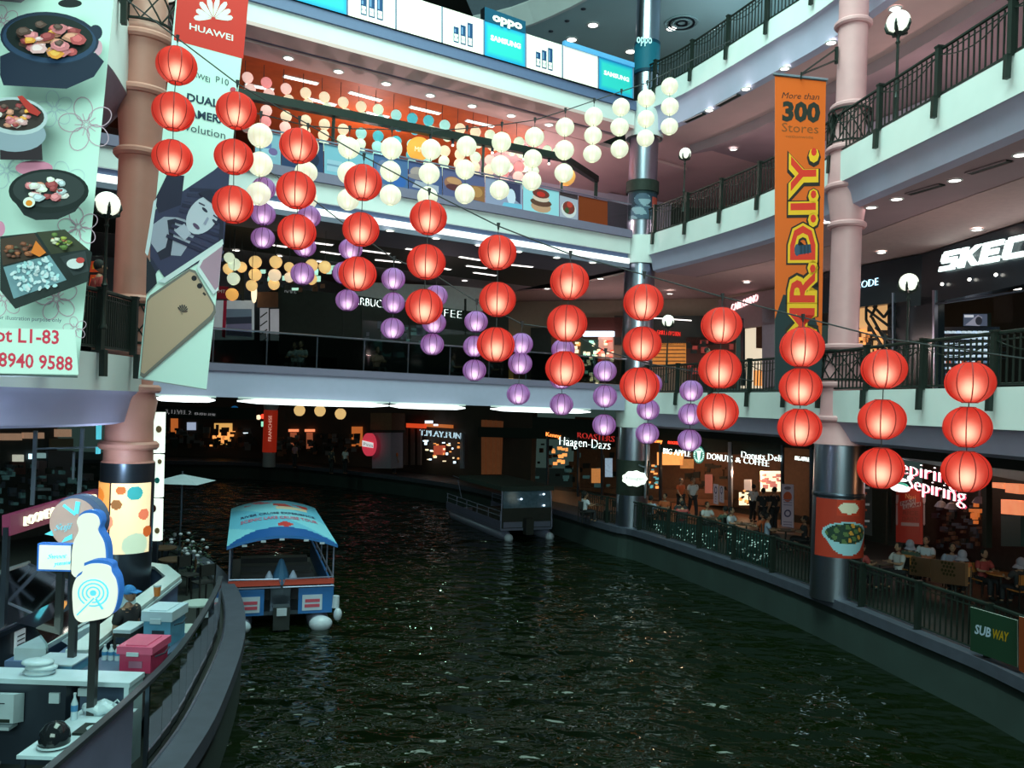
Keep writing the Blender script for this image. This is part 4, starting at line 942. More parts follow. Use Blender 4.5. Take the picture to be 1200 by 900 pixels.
# black beam frame over the lantern display, with spotlights
bp0, bp1 = Vector((*gp.hit(270, 110).xy, 13.78)), Vector((*gp.hit(668, 190).xy, 14.10))
nb = Vector((-gp.n.x, -gp.n.y, 0)); bp0 += nb*.5; bp1 += nb*.5; br = at(700, 172, 34.5); br.z = 14.5
t = thing('display_frame', 'long black beam frame on posts over the lantern display', 'frame', tuple(bp0.xy)+(11.7,))
d = (bp1-bp0).normalized(); nn = Vector((-d.y, d.x, 0))*.13
def beam(a, b, h=.26, name='beam', m=black):
    d = (b-a).normalized(); nn = Vector((-d.y, d.x, 0))*.12
    return MB().slab([a-nn, a+nn, a+nn+Vector((0, 0, h)), a-nn+Vector((0, 0, h))], b-a).build(name, m, t)
beam(bp0, bp1); beam(bp1, br)
for k in (0.27, 0.72, 1.0):
    q = bp0+(bp1-bp0)*k; MB().cbox((q.x, q.y, 12.85), .09, .09, 2.3).build('post', black, t)
q = br; MB().cbox((q.x, q.y, 13.1), .14, .14, 2.85).build('post', black, t)
for i, k in enumerate((.55, .62, .75, .86, .95)):
    q = bp0+(bp1-bp0)*k; t3 = thing('track_spotlight', 'small track spotlight under the black beam, %s from the left' % RANK[i], 'spotlight', (q.x, q.y, q.z-.15), 'spotlights under the black beam')
    MB().cyl((q.x, q.y), .05, q.z-.17, q.z+.02, 8).build('body', dsteel, t3); MB().cyl((q.x, q.y), .04, q.z-.22, q.z-.17, 8).build('lens', lit, t3)

# far display of small lanterns on the second floor, strings of five
mini_cols = dict(r=((0.9, 0.30, 0.30), 1.1), p=((1.0, 0.62, 0.55), 1.1), w=((1.0, 0.80, 0.55), 1.05), c=((0.85, 0.98, 0.72), 1.0), t=((0.10, 0.55, 0.62), 1.0), m=((0.45, 0.85, 0.78), 1.0), o=((1.0, 0.5, 0.12), 1.0), g=((1.0, 0.65, 0.25), 1.1))
cname = dict(r='rose red', p='pinkish white', w='warm cream', c='pale cream', t='turquoise', m='mint green', o='orange', g='golden')
mprot = {}
for k, (c, s_) in mini_cols.items():
    mm = mat('small_lantern_%s' % cname[k].replace(' ', '_'), tuple(min(1, x*.7) for x in c), 0.7, emis=c, es=s_*.62, noise=.1, scale=12)
    tt = thing('paper_lantern', 'x', 'lantern', (0, 0, 0))
    MB().lathe([(0.05, -.19), (.10, -.17), (.16, -.11), (.19, -.03), (.195, .03), (.17, .10), (.12, .155), (.06, .185)], n=16).build('paper_shade', mm, tt, smooth=True)
    MB().tube([(.058*math.cos(2*PI*i/10), .06*math.sin(2*PI*i/10), .187) for i in range(10)], .01, 4, True).build('wire_rim', wirem, tt)
    mprot[k] = [tt, False]
def mini(k, p, s, label, group):
    pt, used = mprot[k]
    o = pt if not used else dup(pt); mprot[k][1] = True
    o.location = p; o.scale = (s,)*3; o['label'] = label; o['group'] = group; return o
xs = [(287, 91), (309, 97), (332, 104), (355, 109), (377, 114), (399, 120), (420, 125), (440, 128.5), (461, 135), (480, 139), (499, 141.5), (518, 147), (536, 151), (554, 155), (571, 158.5), (588, 162), (605, 167), (622, 172)]
pal_ = ['ppppp', 'rpprp', 'pwwpw', 'wwwww', 'wcwwc', 'wwwcw', 'wcmcc', 'cmtmm', 'mtttm', 'ttmtm', 'tcmmc', 'mcwcc', 'wcwww', 'wccww', 'cwpww', 'wprrp', 'ccrpc', 'rcccp']
rowsn = ['top', 'second', 'third', 'fourth', 'lowest']
for i, (u, v) in enumerate(xs):
    D = gp.hit(u, v).y + 2.6; s = 12.6/ (0.385*FPX/D)
    for j, dv in enumerate((0, 13.5, 33, 46, 58)):
        k = pal_[i][j]; p = at(u+3.2-(0 if j == 0 else -0.2)*0+(3 if j == 1 else -1 if j > 2 else 0), v+dv*(1-i*.008), D + (0 if j < 2 else -.5))
        mini(k, p, s, '%s small lantern, %s in the %s string of the far display from the left' % (cname[k], rowsn[j], ORD[i] if i < 14 else ['fifteenth', 'sixteenth', 'seventeenth', 'last'][i-14]), 'small lanterns of the far display')
    a = at(u, v, D); MB_ = MB().tube([(a.x, a.y, a.z+.15), (a.x, a.y, 15.85)], .012, 4).build('hanging_wire', wirem); tag(MB_, 'thin wire of the far display, %s string from the left' % (ORD+['fifteenth', 'sixteenth', 'seventeenth', 'last'])[i], 'wire', 'wires of the far display')
# extra pale ones by the right end of the beam
for i, (u, v, k) in enumerate([(600, 177, 'c'), (618, 178, 'c'), (641, 176, 'c'), (653, 178, 'c'), (615, 196, 'c'), (596, 196, 'c')]):
    mini(k, at(u, v, 31.5), .95, 'pale cream small lantern near the right end of the black beam, %s from the left' % RANK[i], 'small lanterns of the far display')
mini('o', at(664, 207, 30.6), 1.75, 'large golden lantern behind the white ones, right end of the beam', 'golden lanterns')
# round orange disc sign
dc = at(491, 175, 28.2); t = thing('round_sign', 'round orange disc sign behind the white lanterns', 'sign', tuple(dc))
mb = MB().lathe([(0.001, 0), (.40, 0), (.42, .04), (.42, .08), (0.001, .08)], n=28, M=Matrix.Translation(dc) @ Matrix.Rotation(PI/2, 4, 'X')); mb.build('disc', mat('orange_disc', (.8, .3, .03), .5, emis=(1, .42, .05), es=.6), t)
pr = Print(Plane(dc+Vector((0, -.1, 0)), dc+Vector((1, -.1, 0)), dc+Vector((0, -.1, 1)))); pr.text('MM', 486, 177, 496, 179, 6, srgb(250, 225, 190)); pr.build('print', SIGN, t)
# lanterns over the first-floor cafe on the left (golden)
for i, (u, v, k, s) in enumerate([(268.7, 302, 'c', .85), (274.4, 309.6, 'c', 1), (268, 315, 'g', .9), (283, 313, 'g', .85), (273.6, 326.7, 'c', 1), (272, 345, 'o', 1), (299.3, 307, 'g', 1), (299, 322, 'g', 1), (295, 334.7, 'g', .9), (323.3, 307, 'g', 1), (322, 322.4, 'w', 1), (321, 333, 'g', .9), (339, 313, 'g', .8), (339, 325, 'w', .8), (365.3, 311, 'g', 1), (365, 327, 'g', .9), (380.7, 313, 'g', 1)]):
    p = at(u, v, 26.6+.25*(i % 4)); mini(k, p, s*14.5/(.385*FPX/p.y), '%s lantern over the first floor cafe, number %s from the left' % (cname[k], (RANK+['thirteenth', 'fourteenth', 'fifteenth', 'sixteenth', 'seventeenth'])[i]), 'golden lanterns over the cafe')
    o = MB().tube([(p.x, p.y, p.z+.2), (p.x, p.y, 10.34)], .01, 4).build('hanging_wire', wirem); tag(o, 'thin wire above cafe lantern number %s from the left' % (RANK+['thirteenth', 'fourteenth', 'fifteenth', 'sixteenth', 'seventeenth'])[i], 'wire', 'wires of the cafe lanterns')
for i, (u, v) in enumerate([(351, 481), (375, 481.5), (399, 485)]):
    p = at(u, v, 33+i*.3); mini('g', p, 13/(.385*FPX/p.y), 'golden round lamp hanging under the bridge wing, %s' % ('left one', 'middle one', 'right one')[i], 'golden lamps under the bridge wing')
    o = MB().tube([(p.x, p.y, p.z+.2), (p.x, p.y, 4.72)], .01, 4).build('hanging_wire', wirem); tag(o, 'short wire of the golden lamp under the bridge wing, %s' % ('left one', 'middle one', 'right one')[i], 'wire', 'wires under the bridge wing')
# ------------------------------------------------------------------ shops
def slabpx(pl, quad, depth, off=0.0): 
    return MB().slab(px(pl, quad, off), -pl.n*depth)
def boxpx(pl, u0, v0, u1, v1, depth, name, m, parent, off=0.0, dv=0.0):
    """a block on plane pl between pixel corners, its front off metres proud; dv is the drop of the right side"""
    return slabpx(pl, [(u0, v0), (u1, v0+dv), (u1, v1+dv), (u0, v1)], depth, off).build(name, m, parent)
def shop(name, label, pl, u, v, group=None, cat='shop'):
    p = pl.hit(u, v); return thing(name, label, cat, (p.x, p.y, p.z), group)
def wallline(A, B, z0, z1, nm, m, label, th=.2):
    return struct(nm, MB().sweep([A, B], [(0, z0), (0, z1), (th, z1), (th, z0)]), m, label, 'wall')
warmwall = mat('warm_brown_wall', (0.16, 0.07, 0.035), 0.7, noise=.3); shopdark = mat('shop_black', (0.02, 0.022, 0.02), .6, noise=.4)
terra = mat('terracotta_tiles', (0.30, 0.13, 0.07), .4, noise=.25, scale=4)
glowo = mat('orange_shop_glow', (.8, .3, .1), emis=(1.0, .38, .10), es=1.1, noise=.5, scale=5); gloww = mat('cream_shop_glow', (.9, .8, .6), emis=(1.0, .80, .50), es=1.3, noise=.3, scale=5)
glowr = mat('red_sign_glow', (.8, .05, .05), emis=(1.0, .07, .03), es=1.3); glowb = mat('blue_white_glow', (.8, .9, 1), emis=(.65, .85, 1.0), es=2.0)
letw = mat('white_neon_letters', (1, 1, 1), emis=(.80, 1.0, .95), es=1.7); leto = mat('orange_neon', (1, .4, .1), emis=(1, .35, .08), es=1.4)
def letters(pl, txt, u0, v0, u1, v1, h, m, parent, off=.03, depth=.05, name='lettering', **kw):
    mb = MB(); text_on(mb, pl, txt, u0, v0, u1, v1, h, off=off, depth=depth, **kw); return tag(mb.build(name, m, parent), kind='stuff')
rr = random.Random(11)
def clutter(pl, u0, v0, u1, v1, n, mats, parent, smin=1.5, smax=4, off=.1, dv=0.0, name='goods'):
    """many small shop goods and lights, too small to pick apart"""
    for m in mats:
        mb = MB()
        for i in range(n//len(mats)):
            u, v = rr.uniform(u0, u1), rr.uniform(v0, v1); v += dv*(u-u0)/(u1-u0); a, b = rr.uniform(smin, smax)/2, rr.uniform(smin, smax)/2.4
            mb.slab(px(pl, [(u-a, v-b), (u+a, v-b), (u+a*.9, v+b), (u-a, v+b)], off), -pl.n*.08)
        tag(mb.build(name, m, parent), kind='stuff')

# ---- ground floor right: donut shop row
G1A, G1B = (1.2, 45.2), (13.6, 33.0)
gp1 = vplane(G1A, G1B); gin = vplane((1.2+2.6, 45.2+2.8), (13.6+2.6, 33+2.8))
wallline((3.8, 48), (16.5, 35.6), 0, 4.2, 'wall_right', warmwall, 'brown back wall inside the donut shop row')
struct('wall_right', MB().sweep([G1A, G1B], [(0, 3.35), (0, 4.15), (.25, 4.15), (.25, 3.35)]), dark, 'dark header above the shop fronts on the right bank', 'wall')
struct('floor', MB().prism([(1, 47), (0, 44), (5.6, 35), (12, 31.6), (14.5, 33), (9, 41)], 0.0, 0.02), terra, 'terracotta floor in front of the donut shop', 'floor')
t = shop('donut_shop', 'lit donut and coffee shop front behind the right bank promenade', gp1, 840, 600)
letters(gp1, 'BIG APPLE', 777.5, 531.5, 809, 535.5, 7, letw, t, bold=.03); letters(gp1, 'DONUTS', 829, 538, 858, 542, 8, letw, t, bold=.03); letters(gp1, '&', 862, 541.5, 868, 542.5, 6.5, letw, t, bold=.02)
letters(gp1, 'COFFEE', 871.5, 543, 901, 547, 8, letw, t, bold=.03); letters(gp1, 'Donuts Deli', 869, 536, 915, 541, 8, mat('white_blur_letters', (1, 1, 1), emis=(.8, 1, .95), es=1.5), t, off=.25, bold=.03)
letters(gp1, 'BIG APPLE', 932, 539, 948.5, 541, 5, letw, t, bold=.03); letters(gp1, 'Kenny', 766, 518.5, 776, 519, 4.5, leto, t, off=.05); letters(gp1, 'ROGERS', 783, 520, 796, 521, 3.5, glowr, t, off=.05)
c = gp1.hit(819, 533, .1)
MB().lathe([(.001, -.04), (.34, -.04), (.36, .0), (.34, .04), (.001, .04)], n=24, M=Matrix.Translation(c) @ Matrix.Rotation(math.atan2(-gp1.n.x, gp1.n.y)+PI, 4, 'Z') @ Matrix.Rotation(PI/2, 4, 'X') @ Matrix.Diagonal((.85, 1.15, 1, 1))).build('logo_disc', mat('green_disc', (.02, .15, .12), .5, emis=(.05, .3, .25), es=.6), t)
pr = Print(gp1)
for i in range(20):
    a, b = 2*PI*i/20, 2*PI*(i+.6)/20; pr.shape([(819+6*math.cos(a), 533+8.5*math.sin(a)), (819+6*math.cos(b), 533+8.5*math.sin(b)), (819+4.6*math.cos(b), 533+6.5*math.sin(b)), (819+4.6*math.cos(a), 533+6.5*math.sin(a))], srgb(190, 230, 220), 300)
pr.shape([(816, 528), (822, 528), (821, 531), (820, 539), (818, 539), (817, 531)], srgb(225, 245, 240), 300); pr.build('logo_print', print_mat('bright_print', es=1.3), t)
for u, w in ((773, 2), (855, 4), (916, 2.5), (950, 3)): boxpx(gp1, u-w/2, 518, u+w/2, 622, .15, 'mullion', steel if u in (855,) else dsteel, t, off=.05)
for i, (u0, u1) in enumerate(((774, 854), (857, 915))): boxpx(gp1, u0, 500+.04*(u0-600)-3, u1, 527+(u1-774)*.04, .1, 'header_panel', dark, t, off=.01)
# things inside
boxpx(gin, 640, 571, 855, 581, .8, 'counter', warmwall, t, off=.8, dv=4)
boxpx(gin, 748, 583, 856, 590, .1, 'plinth', terra, t, off=.9, dv=3)
for q, m_, n_ in (((770, 530, 800, 545), glowo, 'menu_board'), ((797, 538, 812, 549), mat('dim_orange', (.4, .15, .05), emis=(.8, .3, .08), es=.5, noise=.5), 'menu_board'), ((891, 552, 914, 576), gloww, 'menu_board'), ((866, 577, 885, 592), gloww, 'display_case'), ((872, 562, 880, 575), mat('cup_poster', (.5, .4, .35), .6, emis=(.5, .35, .3), es=.5), 'poster'), ((826, 556, 834, 578), mat('red_poster', (.35, .1, .08), .6, emis=(.5, .15, .1), es=.4), 'poster')):
    boxpx(gp1, *q, .08, n_, m_, t, off=-1.2)
clutter(gin, 745, 540, 770, 572, 40, [glowo, mat('teal_glow', (.1, .3, .3), emis=(.1, .4, .45), es=.8)], t); clutter(gp1, 866, 575, 888, 592, 24, [glowo, shopdark], t, 1, 3, off=-1.1); clutter(gp1, 892, 556, 914, 572, 14, [mat('menu_red', (.6, .2, .15), emis=(.7, .25, .2), es=.6)], t, 2, 6, off=-1.1)
clutter(gin, 800, 545, 850, 575, 30, [shopdark, warmwall], t, 3, 9)
for i, (q, lb) in enumerate((((836, 567, 841.5, 590), 'narrow standing poster left of the steel mullion of the donut shop'), ((843, 569, 848, 588), 'second narrow poster beside the steel mullion of the donut shop'), ((916, 567, 930, 594), 'upper white menu poster with a burger photo right of the donut shop'), ((916, 592, 930, 620), 'lower white menu poster with a round logo right of the donut shop'))):
    p_ = Plane(gp1.hit(q[0], q[3], 1.0 if i < 2 else .5), gp1.hit(q[2], q[3], 1.0 if i < 2 else .5), gp1.hit(q[0], q[1], 1.0 if i < 2 else .5))
    tt, pr = quad_thing('standing_poster', lb, 'poster', p_, [(q[0], q[1]), (q[2], q[1]+1), (q[2], q[3]+1.5), (q[0], q[3])], srgb(150, 145, 160), PAPER, .04)
    cx, cy = (q[0]+q[2])/2, q[1]*.55+q[3]*.45
    if i == 2: pr.shape(ell(cx, cy+3, 5, 6), srgb(150, 75, 50)); pr.shape(ell(cx, q[1]+5, 4, 2), srgb(90, 80, 90))
    else: pr.shape(ell(cx, cy-3, (q[2]-q[0])*.3, 4.5), srgb(60, 60, 85)); pr.shape(ell(cx, cy-3, (q[2]-q[0])*.18, 2.8), srgb(150, 145, 160))
    for k in range(3): pr.shape([(q[0]+2, q[3]-9+3*k), (q[2]-2, q[3]-8.4+3*k), (q[2]-2, q[3]-7.4+3*k), (q[0]+2, q[3]-8+3*k)], srgb(100, 95, 115))
    pr.build('print', print_mat('poster_print', es=0.12), tt)
lamp('donut_shop_lamp', tuple(gp1.hit(800, 545, -1.5)), 55, (1, .62, .35), .06); lamp('donut_shop_lamp', tuple(gp1.hit(885, 555, -1.0)), 45, (1, .7, .45), .06); lamp('front_lamp', tuple(gp1.hit(790, 545, 1.6)), 45, (1, .65, .42), .06)

# ---- ice cream shop left of the steel column
t = shop('ice_cream_shop', 'dark ice cream parlour with bright white lettering left of the steel column', gp1, 680, 600)
letters(gp1, 'Häagen-Dazs', 656, 521.5, 715, 527, 11, letw, t, bold=.05); letters(gp1, 'ROASTERS', 677, 513, 720, 518, 7, mat('dim_red_neon', (.4, .02, .02), emis=(.8, .05, .04), es=.7), t, off=.02, bold=.01); letters(gp1, 'Kenny', 640, 511, 657, 513.5, 5, leto, t, off=.06, bold=.02)
boxpx(gp1, 560, 500, 722, 512, .1, 'header_panel', dark, t, off=.01, dv=5)
for u in (640, 676, 704, 722): boxpx(gp1, u, 512, u+1.6, 606, .12, 'mullion', dsteel, t, off=.04)
clutter(gin, 645, 525, 665, 545, 16, [glowo], t, 2, 5); clutter(gin, 600, 520, 720, 575, 70, [shopdark, warmwall, mat('dim_teal', (.05, .12, .12), emis=(.05, .12, .12), es=.3)], t, 2, 8)
boxpx(gp1, 693, 549, 703, 566, .05, 'poster', mat('dim_orange', (.4, .15, .05)), t, off=-.6); boxpx(gp1, 709, 537, 717, 559, .05, 'blue_poster', mat('bluewhite_poster', (.4, .5, .6), emis=(.4, .55, .7), es=.5, noise=.6, scale=9), t, off=.05)
pc = at(744, 561, 31.4); t = thing('oval_sign', 'white glowing scalloped oval sign on the steel column above the railing', 'sign', tuple(pc))
pl0 = Plane(pc, pc+Vector((1, 0, 0)), pc+Vector((0, 0, 1)))
ov = [(744+14.5*math.cos(a)*(1+.05*math.cos(9*a)), 561+9*math.sin(a)*(1+.07*math.cos(9*a))) for a in [2*PI*i/36 for i in range(36)]]
slabpx(pl0, ov, .12).build('lit_face', mat('oval_glow', (1, 1, 1), emis=(.88, .97, .80), es=1.0), t); pr = Print(pl0); pr.text('Haagen', 734, 562, 755, 563, 4.5, srgb(120, 120, 130)); pr.build('print', SIGN, t)
q = at(757, 548, 31.45); MB().tube([q+Vector((0, 0, -1.2)), q+Vector((0, 0, 1.5))], .05, 6).build('pole', steel, t); MB().tube([q+Vector((-.3, 0, .1)), q], .03, 5).build('bracket', steel, t)

# ---- far bank shops
GF = [(-30, 61.5), (-17, 60.5), (-8, 56.0), (-1.0, 49.5), (1.2, 45.2)]
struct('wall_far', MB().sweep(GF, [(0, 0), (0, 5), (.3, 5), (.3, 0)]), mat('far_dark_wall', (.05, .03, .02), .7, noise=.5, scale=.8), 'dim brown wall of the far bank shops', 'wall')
fp = vplane(GF[1], GF[2]); fp2 = vplane(GF[2], GF[3]); fp0 = vplane(GF[0], GF[1])
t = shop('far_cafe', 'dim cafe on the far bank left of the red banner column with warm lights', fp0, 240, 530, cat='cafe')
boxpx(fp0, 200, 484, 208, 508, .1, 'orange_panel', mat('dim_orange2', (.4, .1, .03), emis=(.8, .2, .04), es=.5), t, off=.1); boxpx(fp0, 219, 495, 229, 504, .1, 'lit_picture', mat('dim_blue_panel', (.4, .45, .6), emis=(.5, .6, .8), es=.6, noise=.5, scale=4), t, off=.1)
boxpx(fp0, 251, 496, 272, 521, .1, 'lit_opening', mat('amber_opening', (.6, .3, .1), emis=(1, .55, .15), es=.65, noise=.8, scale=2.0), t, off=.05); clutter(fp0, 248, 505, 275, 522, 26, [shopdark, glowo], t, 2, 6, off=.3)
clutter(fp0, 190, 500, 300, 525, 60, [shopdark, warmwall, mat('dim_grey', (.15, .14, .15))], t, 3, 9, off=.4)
boxpx(fp0, 285, 505, 290, 508, .1, 'exit_light', glowb, t, off=.1); boxpx(fp0, 306, 494, 310, 500, .1, 'green_sign', mat('green_sign', (.2, .8, .5), emis=(.4, 1, .7), es=.9), t, off=2)
letters(fp0, '3, LEVEL 2', 194, 484.5, 224, 486, 5, mat('dim_letters', (.5, .5, .5), emis=(.6, .6, .62), es=.6), t, off=7.0, depth=.02); letters(fp0, '03-8941 3198', 228, 486, 252, 487.5, 3, mat('dim_letters', (.5, .5, .5)), t, off=7.0, depth=.02)
boxpx(fp0, 184, 476, 300, 490, .1, 'name_band', dark, t, off=6.9, dv=2)
for i, (u, v) in enumerate([(243, 483), (247, 484), (250, 485), (254, 486), (258, 487), (262, 486), (266, 484), (292, 487), (298, 488), (303, 489), (308, 488)]):
    p = fp0.hit(u, v, 5.5); o = MB().sphere(p, .17, 8, 6).build('party_light', glowr if i % 3 else gloww, smooth=True); tag(o, 'tiny party light strung across the far cafe, %s from the left' % RANK[i], 'light', 'party lights of the far cafe')
p = fp0.hit(275, 481, 5.5); o = MB().sphere(p, .32, 12, 8).build('balloon', mat('blue_balloon', (.02, .2, .5), .4, emis=(.01, .15, .4), es=.4), smooth=True); tag(o, 'blue balloon under the ceiling of the far cafe', 'balloon')
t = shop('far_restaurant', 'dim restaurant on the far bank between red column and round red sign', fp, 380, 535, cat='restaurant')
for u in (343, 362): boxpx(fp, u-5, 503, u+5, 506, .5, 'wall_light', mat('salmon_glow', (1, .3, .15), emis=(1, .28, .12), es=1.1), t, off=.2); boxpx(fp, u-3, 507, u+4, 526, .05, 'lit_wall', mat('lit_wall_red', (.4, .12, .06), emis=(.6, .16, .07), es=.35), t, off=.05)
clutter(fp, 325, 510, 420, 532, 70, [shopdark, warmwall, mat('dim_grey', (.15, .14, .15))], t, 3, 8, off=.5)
boxpx(fp, 377, 508, 388, 532, .1, 'door_frame', shopdark, t, off=.1); boxpx(fp, 412, 500, 424, 523, .1, 'orange_board', mat('dim_orange2', (.4, .1, .03)), t, off=.2)
t = thing('square_pillar', 'grey square pillar with a red oval sign on the far bank', 'pillar', tuple(fp2.hit(446, 540, 3)))
boxpx(fp2, 436, 507, 458, 549, 1.0, 'shaft', mat('grey_pillar', (.28, .28, .36), .6), t, off=3); boxpx(fp2, 434, 484, 459, 505, 1.1, 'capital', warmwall, t, off=3.05); boxpx(fp2, 433.5, 504, 459, 507, 1.1, 'band', dark, t, off=3.1)
slabpx(fp2, ell(431, 521, 7, 13.5, 0, 26), .25, 3.6).build('oval_sign', mat('red_oval', (.6, .04, .07), .5, emis=(.75, .05, .09), es=.6), t)
pr = Print(Plane(fp2.hit(431, 530, 3.65), fp2.hit(440, 530, 3.65), fp2.hit(431, 510, 3.65))); pr.shape([(424.5, 516), (437.5, 519), (437.5, 525), (424.5, 523)], srgb(225, 225, 225)); pr.text('Pizza', 426, 522, 437, 524, 4, srgb(60, 60, 60)); pr.build('print', SIGN, t)
t = shop('far_play_shop', 'lit play shop on the far bank with small blue white letters', fp2, 515, 550)
letters(fp2, 'T.PLAY.FUN', 492, 510, 540, 514.5, 7, mat('pale_blue_letters', (.7, .9, 1), emis=(.55, .75, .85), es=.9), t, off=.3)
boxpx(fp2, 476, 496, 497, 501, .2, 'red_strip', mat('red_strip', (.6, .05, .02), emis=(.9, .08, .02), es=.7), t, off=.5, dv=1); boxpx(fp2, 498, 493, 506, 496, .1, 'white_light', glowb, t, off=.8); boxpx(fp2, 508, 497, 512, 499, .1, 'white_light', glowb, t, off=.8)
boxpx(fp2, 497, 496, 530, 500, .1, 'timber_strip', mat('dim_orange2', (.4, .1, .03)), t, off=.3, dv=2)
for u in (473, 481, 489): boxpx(fp2, u, 502, u+4, 545, .1, 'curtain', mat('curtain_brown', (.22, .15, .13), .8), t, off=.2)
boxpx(fp2, 539, 508, 543, 549, .1, 'frame', mat('grey_pillar', (.28, .28, .36)), t, off=.3); clutter(fp2, 495, 515, 538, 542, 40, [glowo, gloww, shopdark, glowb], t, 1, 3.4, off=.4)
boxpx(fp2, 508, 522, 518, 533, .3, 'red_figure_toy', mat('red_toy', (.6, .1, .05), emis=(.7, .12, .06), es=.5, noise=.6), t, off=.5)
t = shop('timber_panel_wall', 'ribbed orange brown timber panel wall beside the far shop', fp2, 578, 555, cat='panel')
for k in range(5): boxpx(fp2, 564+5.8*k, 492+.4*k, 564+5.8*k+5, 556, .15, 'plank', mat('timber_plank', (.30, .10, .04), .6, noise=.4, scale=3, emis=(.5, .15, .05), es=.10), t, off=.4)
boxpx(fp2, 593, 532, 599, 552, .1, 'lit_edge', mat('dim_orange2', (.4, .1, .03)), t, off=.5)

# ---- food place at the right edge, ground floor
S2A, S2B = (14.4, 30.2), (12.9, 19.0); sp2 = vplane(S2A, S2B)
wallline((16.2, 31.5), (16.4, 12), 0, 4.2, 'wall_right', mat('restaurant_dark_wall', (.035, .03, .03), .7, noise=.4), 'dark wall inside the rice restaurant')
struct('wall_right', MB().sweep([S2A, S2B, (12.2, 12)], [(0, 3.3), (0, 4.15), (.3, 4.15), (.3, 3.3)]), dsteel, 'dark header above the rice restaurant', 'wall')
struct('wall_right', MB().sweep([(13.6, 33), S2A], [(0, 0), (0, 4.15), (.2, 4.15), (.2, 0)]), dark, 'dark wall between donut shop and rice restaurant', 'wall')
t = shop('rice_restaurant', 'dark red rice restaurant with a white glowing two-line sign at right', sp2, 1090, 640, cat='restaurant')
slw = mat('sign_script_white', (1, 1, 1), emis=(1, .92, .9), es=1.6); slr = mat('sign_script_red', (.8, .1, .15), emis=(.9, .10, .2), es=.8)
for off_, m_, dd, b_ in ((.06, slr, (1.6, .9), .05), (.14, slw, (0, 0), .03)):
    letters(sp2, 'Sepiring', 1046+dd[0], 552+dd[1], 1124+dd[0], 571+dd[1], 17, m_, t, off=off_, depth=.04, bold=b_, cap=True)
    letters(sp2, 'Sepiring', 1063+dd[0], 572+dd[1], 1131+dd[0], 591+dd[1], 17, m_, t, off=off_+.02, depth=.04, bold=b_, cap=True)
for e, m_ in ((ell(1054, 572, 11, 4.5, .15), slw), (ell(1053, 568.5, 10, 3.2, .15), mat('teal_plate', (.05, .5, .35), emis=(.05, .45, .3), es=.7)), (ell(1053, 562, 9, 2.2, .15), slw)):
    slabpx(sp2, e, .05, .3).build('plate_logo', m_, t)
sp3 = vplane((S2A[0]+.4, S2A[1]), (S2B[0]+.4, S2B[1]))
boxpx(sp3, 1040, 572, 1078, 634, .1, 'red_wall_panel', mat('deep_red_panel', (.22, .03, .02), .6, emis=(.3, .03, .02), es=.2), t, dv=4)
pr = Print(sp3); pk = srgb(170, 140, 135)
pr.shape([(1055, 570), (1078, 574), (1078, 590), (1055, 588)], srgb(185, 45, 25)); pr.text('Nasi', 1061, 584, 1073, 586, 6, srgb(240, 170, 110)); pr.shape([(1055, 588), (1073, 584), (1073, 589), (1055, 593)], pk); pr.shape([(1058, 592), (1079, 588), (1079, 593), (1058, 597)], pk)
pr.text('NASI', 1056, 592, 1072, 588.5, 4, srgb(130, 30, 25), bold=.02); pr.text('ULAM', 1060, 596.5, 1078, 592.5, 4, srgb(130, 30, 25), bold=.02); pr.text('RICE', 1058, 603, 1076, 604, 5, srgb(120, 60, 50), bold=.02); pr.text('DAILY', 1057, 610, 1077, 611, 4.5, srgb(120, 60, 50), bold=.02)
pr.shape([(1056, 612), (1077, 613), (1077, 617), (1056, 616)], pk)
for u in (1051, 1083): pr.shape([(u-.8, 592), (u+.8, 592), (u+1.2, 614), (u, 616), (u-1.2, 614)], pk); pr.shape([(u-2, 580), (u+2, 580), (u+1.6, 588), (u, 592), (u-1.6, 588)], pk)
pr.build('wall_print', print_mat('poster_print', es=0.12), t)
boxpx(sp2, 1022, 572, 1040, 660, .3, 'pillar', dark, t, off=.1, dv=4); boxpx(sp2, 1151, 545, 1156, 640, .15, 'mullion', dark, t, off=.05, dv=2)
for (a, b, c_, d_) in ((1178, 566, 1194, 577), (1173, 585, 1196, 602), (1160, 565, 1176, 571)): boxpx(sp3, a, b, c_, d_, .4, 'amber_lamp_box', mat('amber_lamp', (.9, .3, .15), emis=(1, .30, .13), es=.75, noise=.5, scale=2.5), t, off=-.5, dv=2)
boxpx(sp3, 1173, 604, 1196, 640, .4, 'teal_pillar', mat('teal_pillar', (.03, .09, .09), .5), t, off=-.4); clutter(sp3, 1093, 585, 1150, 640, 60, [shopdark, mat('dim_blue', (.08, .10, .14)), warmwall], t, 3, 8, off=-.6)
clutter(sp3, 1135, 590, 1145, 612, 8, [mat('dim_orange2', (.4, .1, .03))], t, 3, 7, off=-.4); boxpx(sp3, 1040, 634, 1060, 660, .3, 'cabinet', shopdark, t, dv=4)
for (u, v) in ((1103, 590), (1115, 592), (1148, 585)): p = sp3.hit(u, v, -.5); MB().lathe([(.22, -.12), (.12, .05), (.03, .1), (.03, .3)], tuple(p), 12).build('pendant_lamp', mat('grey_blue_lamp', (.2, .22, .3), .5), t)
lamp('restaurant_lamp', (14.6, 22.5, 2.8), 26, (1, .45, .2), .06); lamp('restaurant_lamp', (13.6, 17.5, 2.7), 26, (1, .4, .15), .06); lamp('restaurant_lamp', (14.8, 27, 2.8), 20, (1, .45, .2), .06)
p4_ = Plane(at(1003, 625, 27), at(1022, 628, 27), at(1003, 560, 27)); t, pr = quad_thing('standing_poster', 'dark menu poster with white text between steel column and red wall', 'poster', p4_, [(1003, 562), (1022, 565), (1022, 628), (1004, 624)], srgb(45, 50, 50), PAPER, .05, dark)
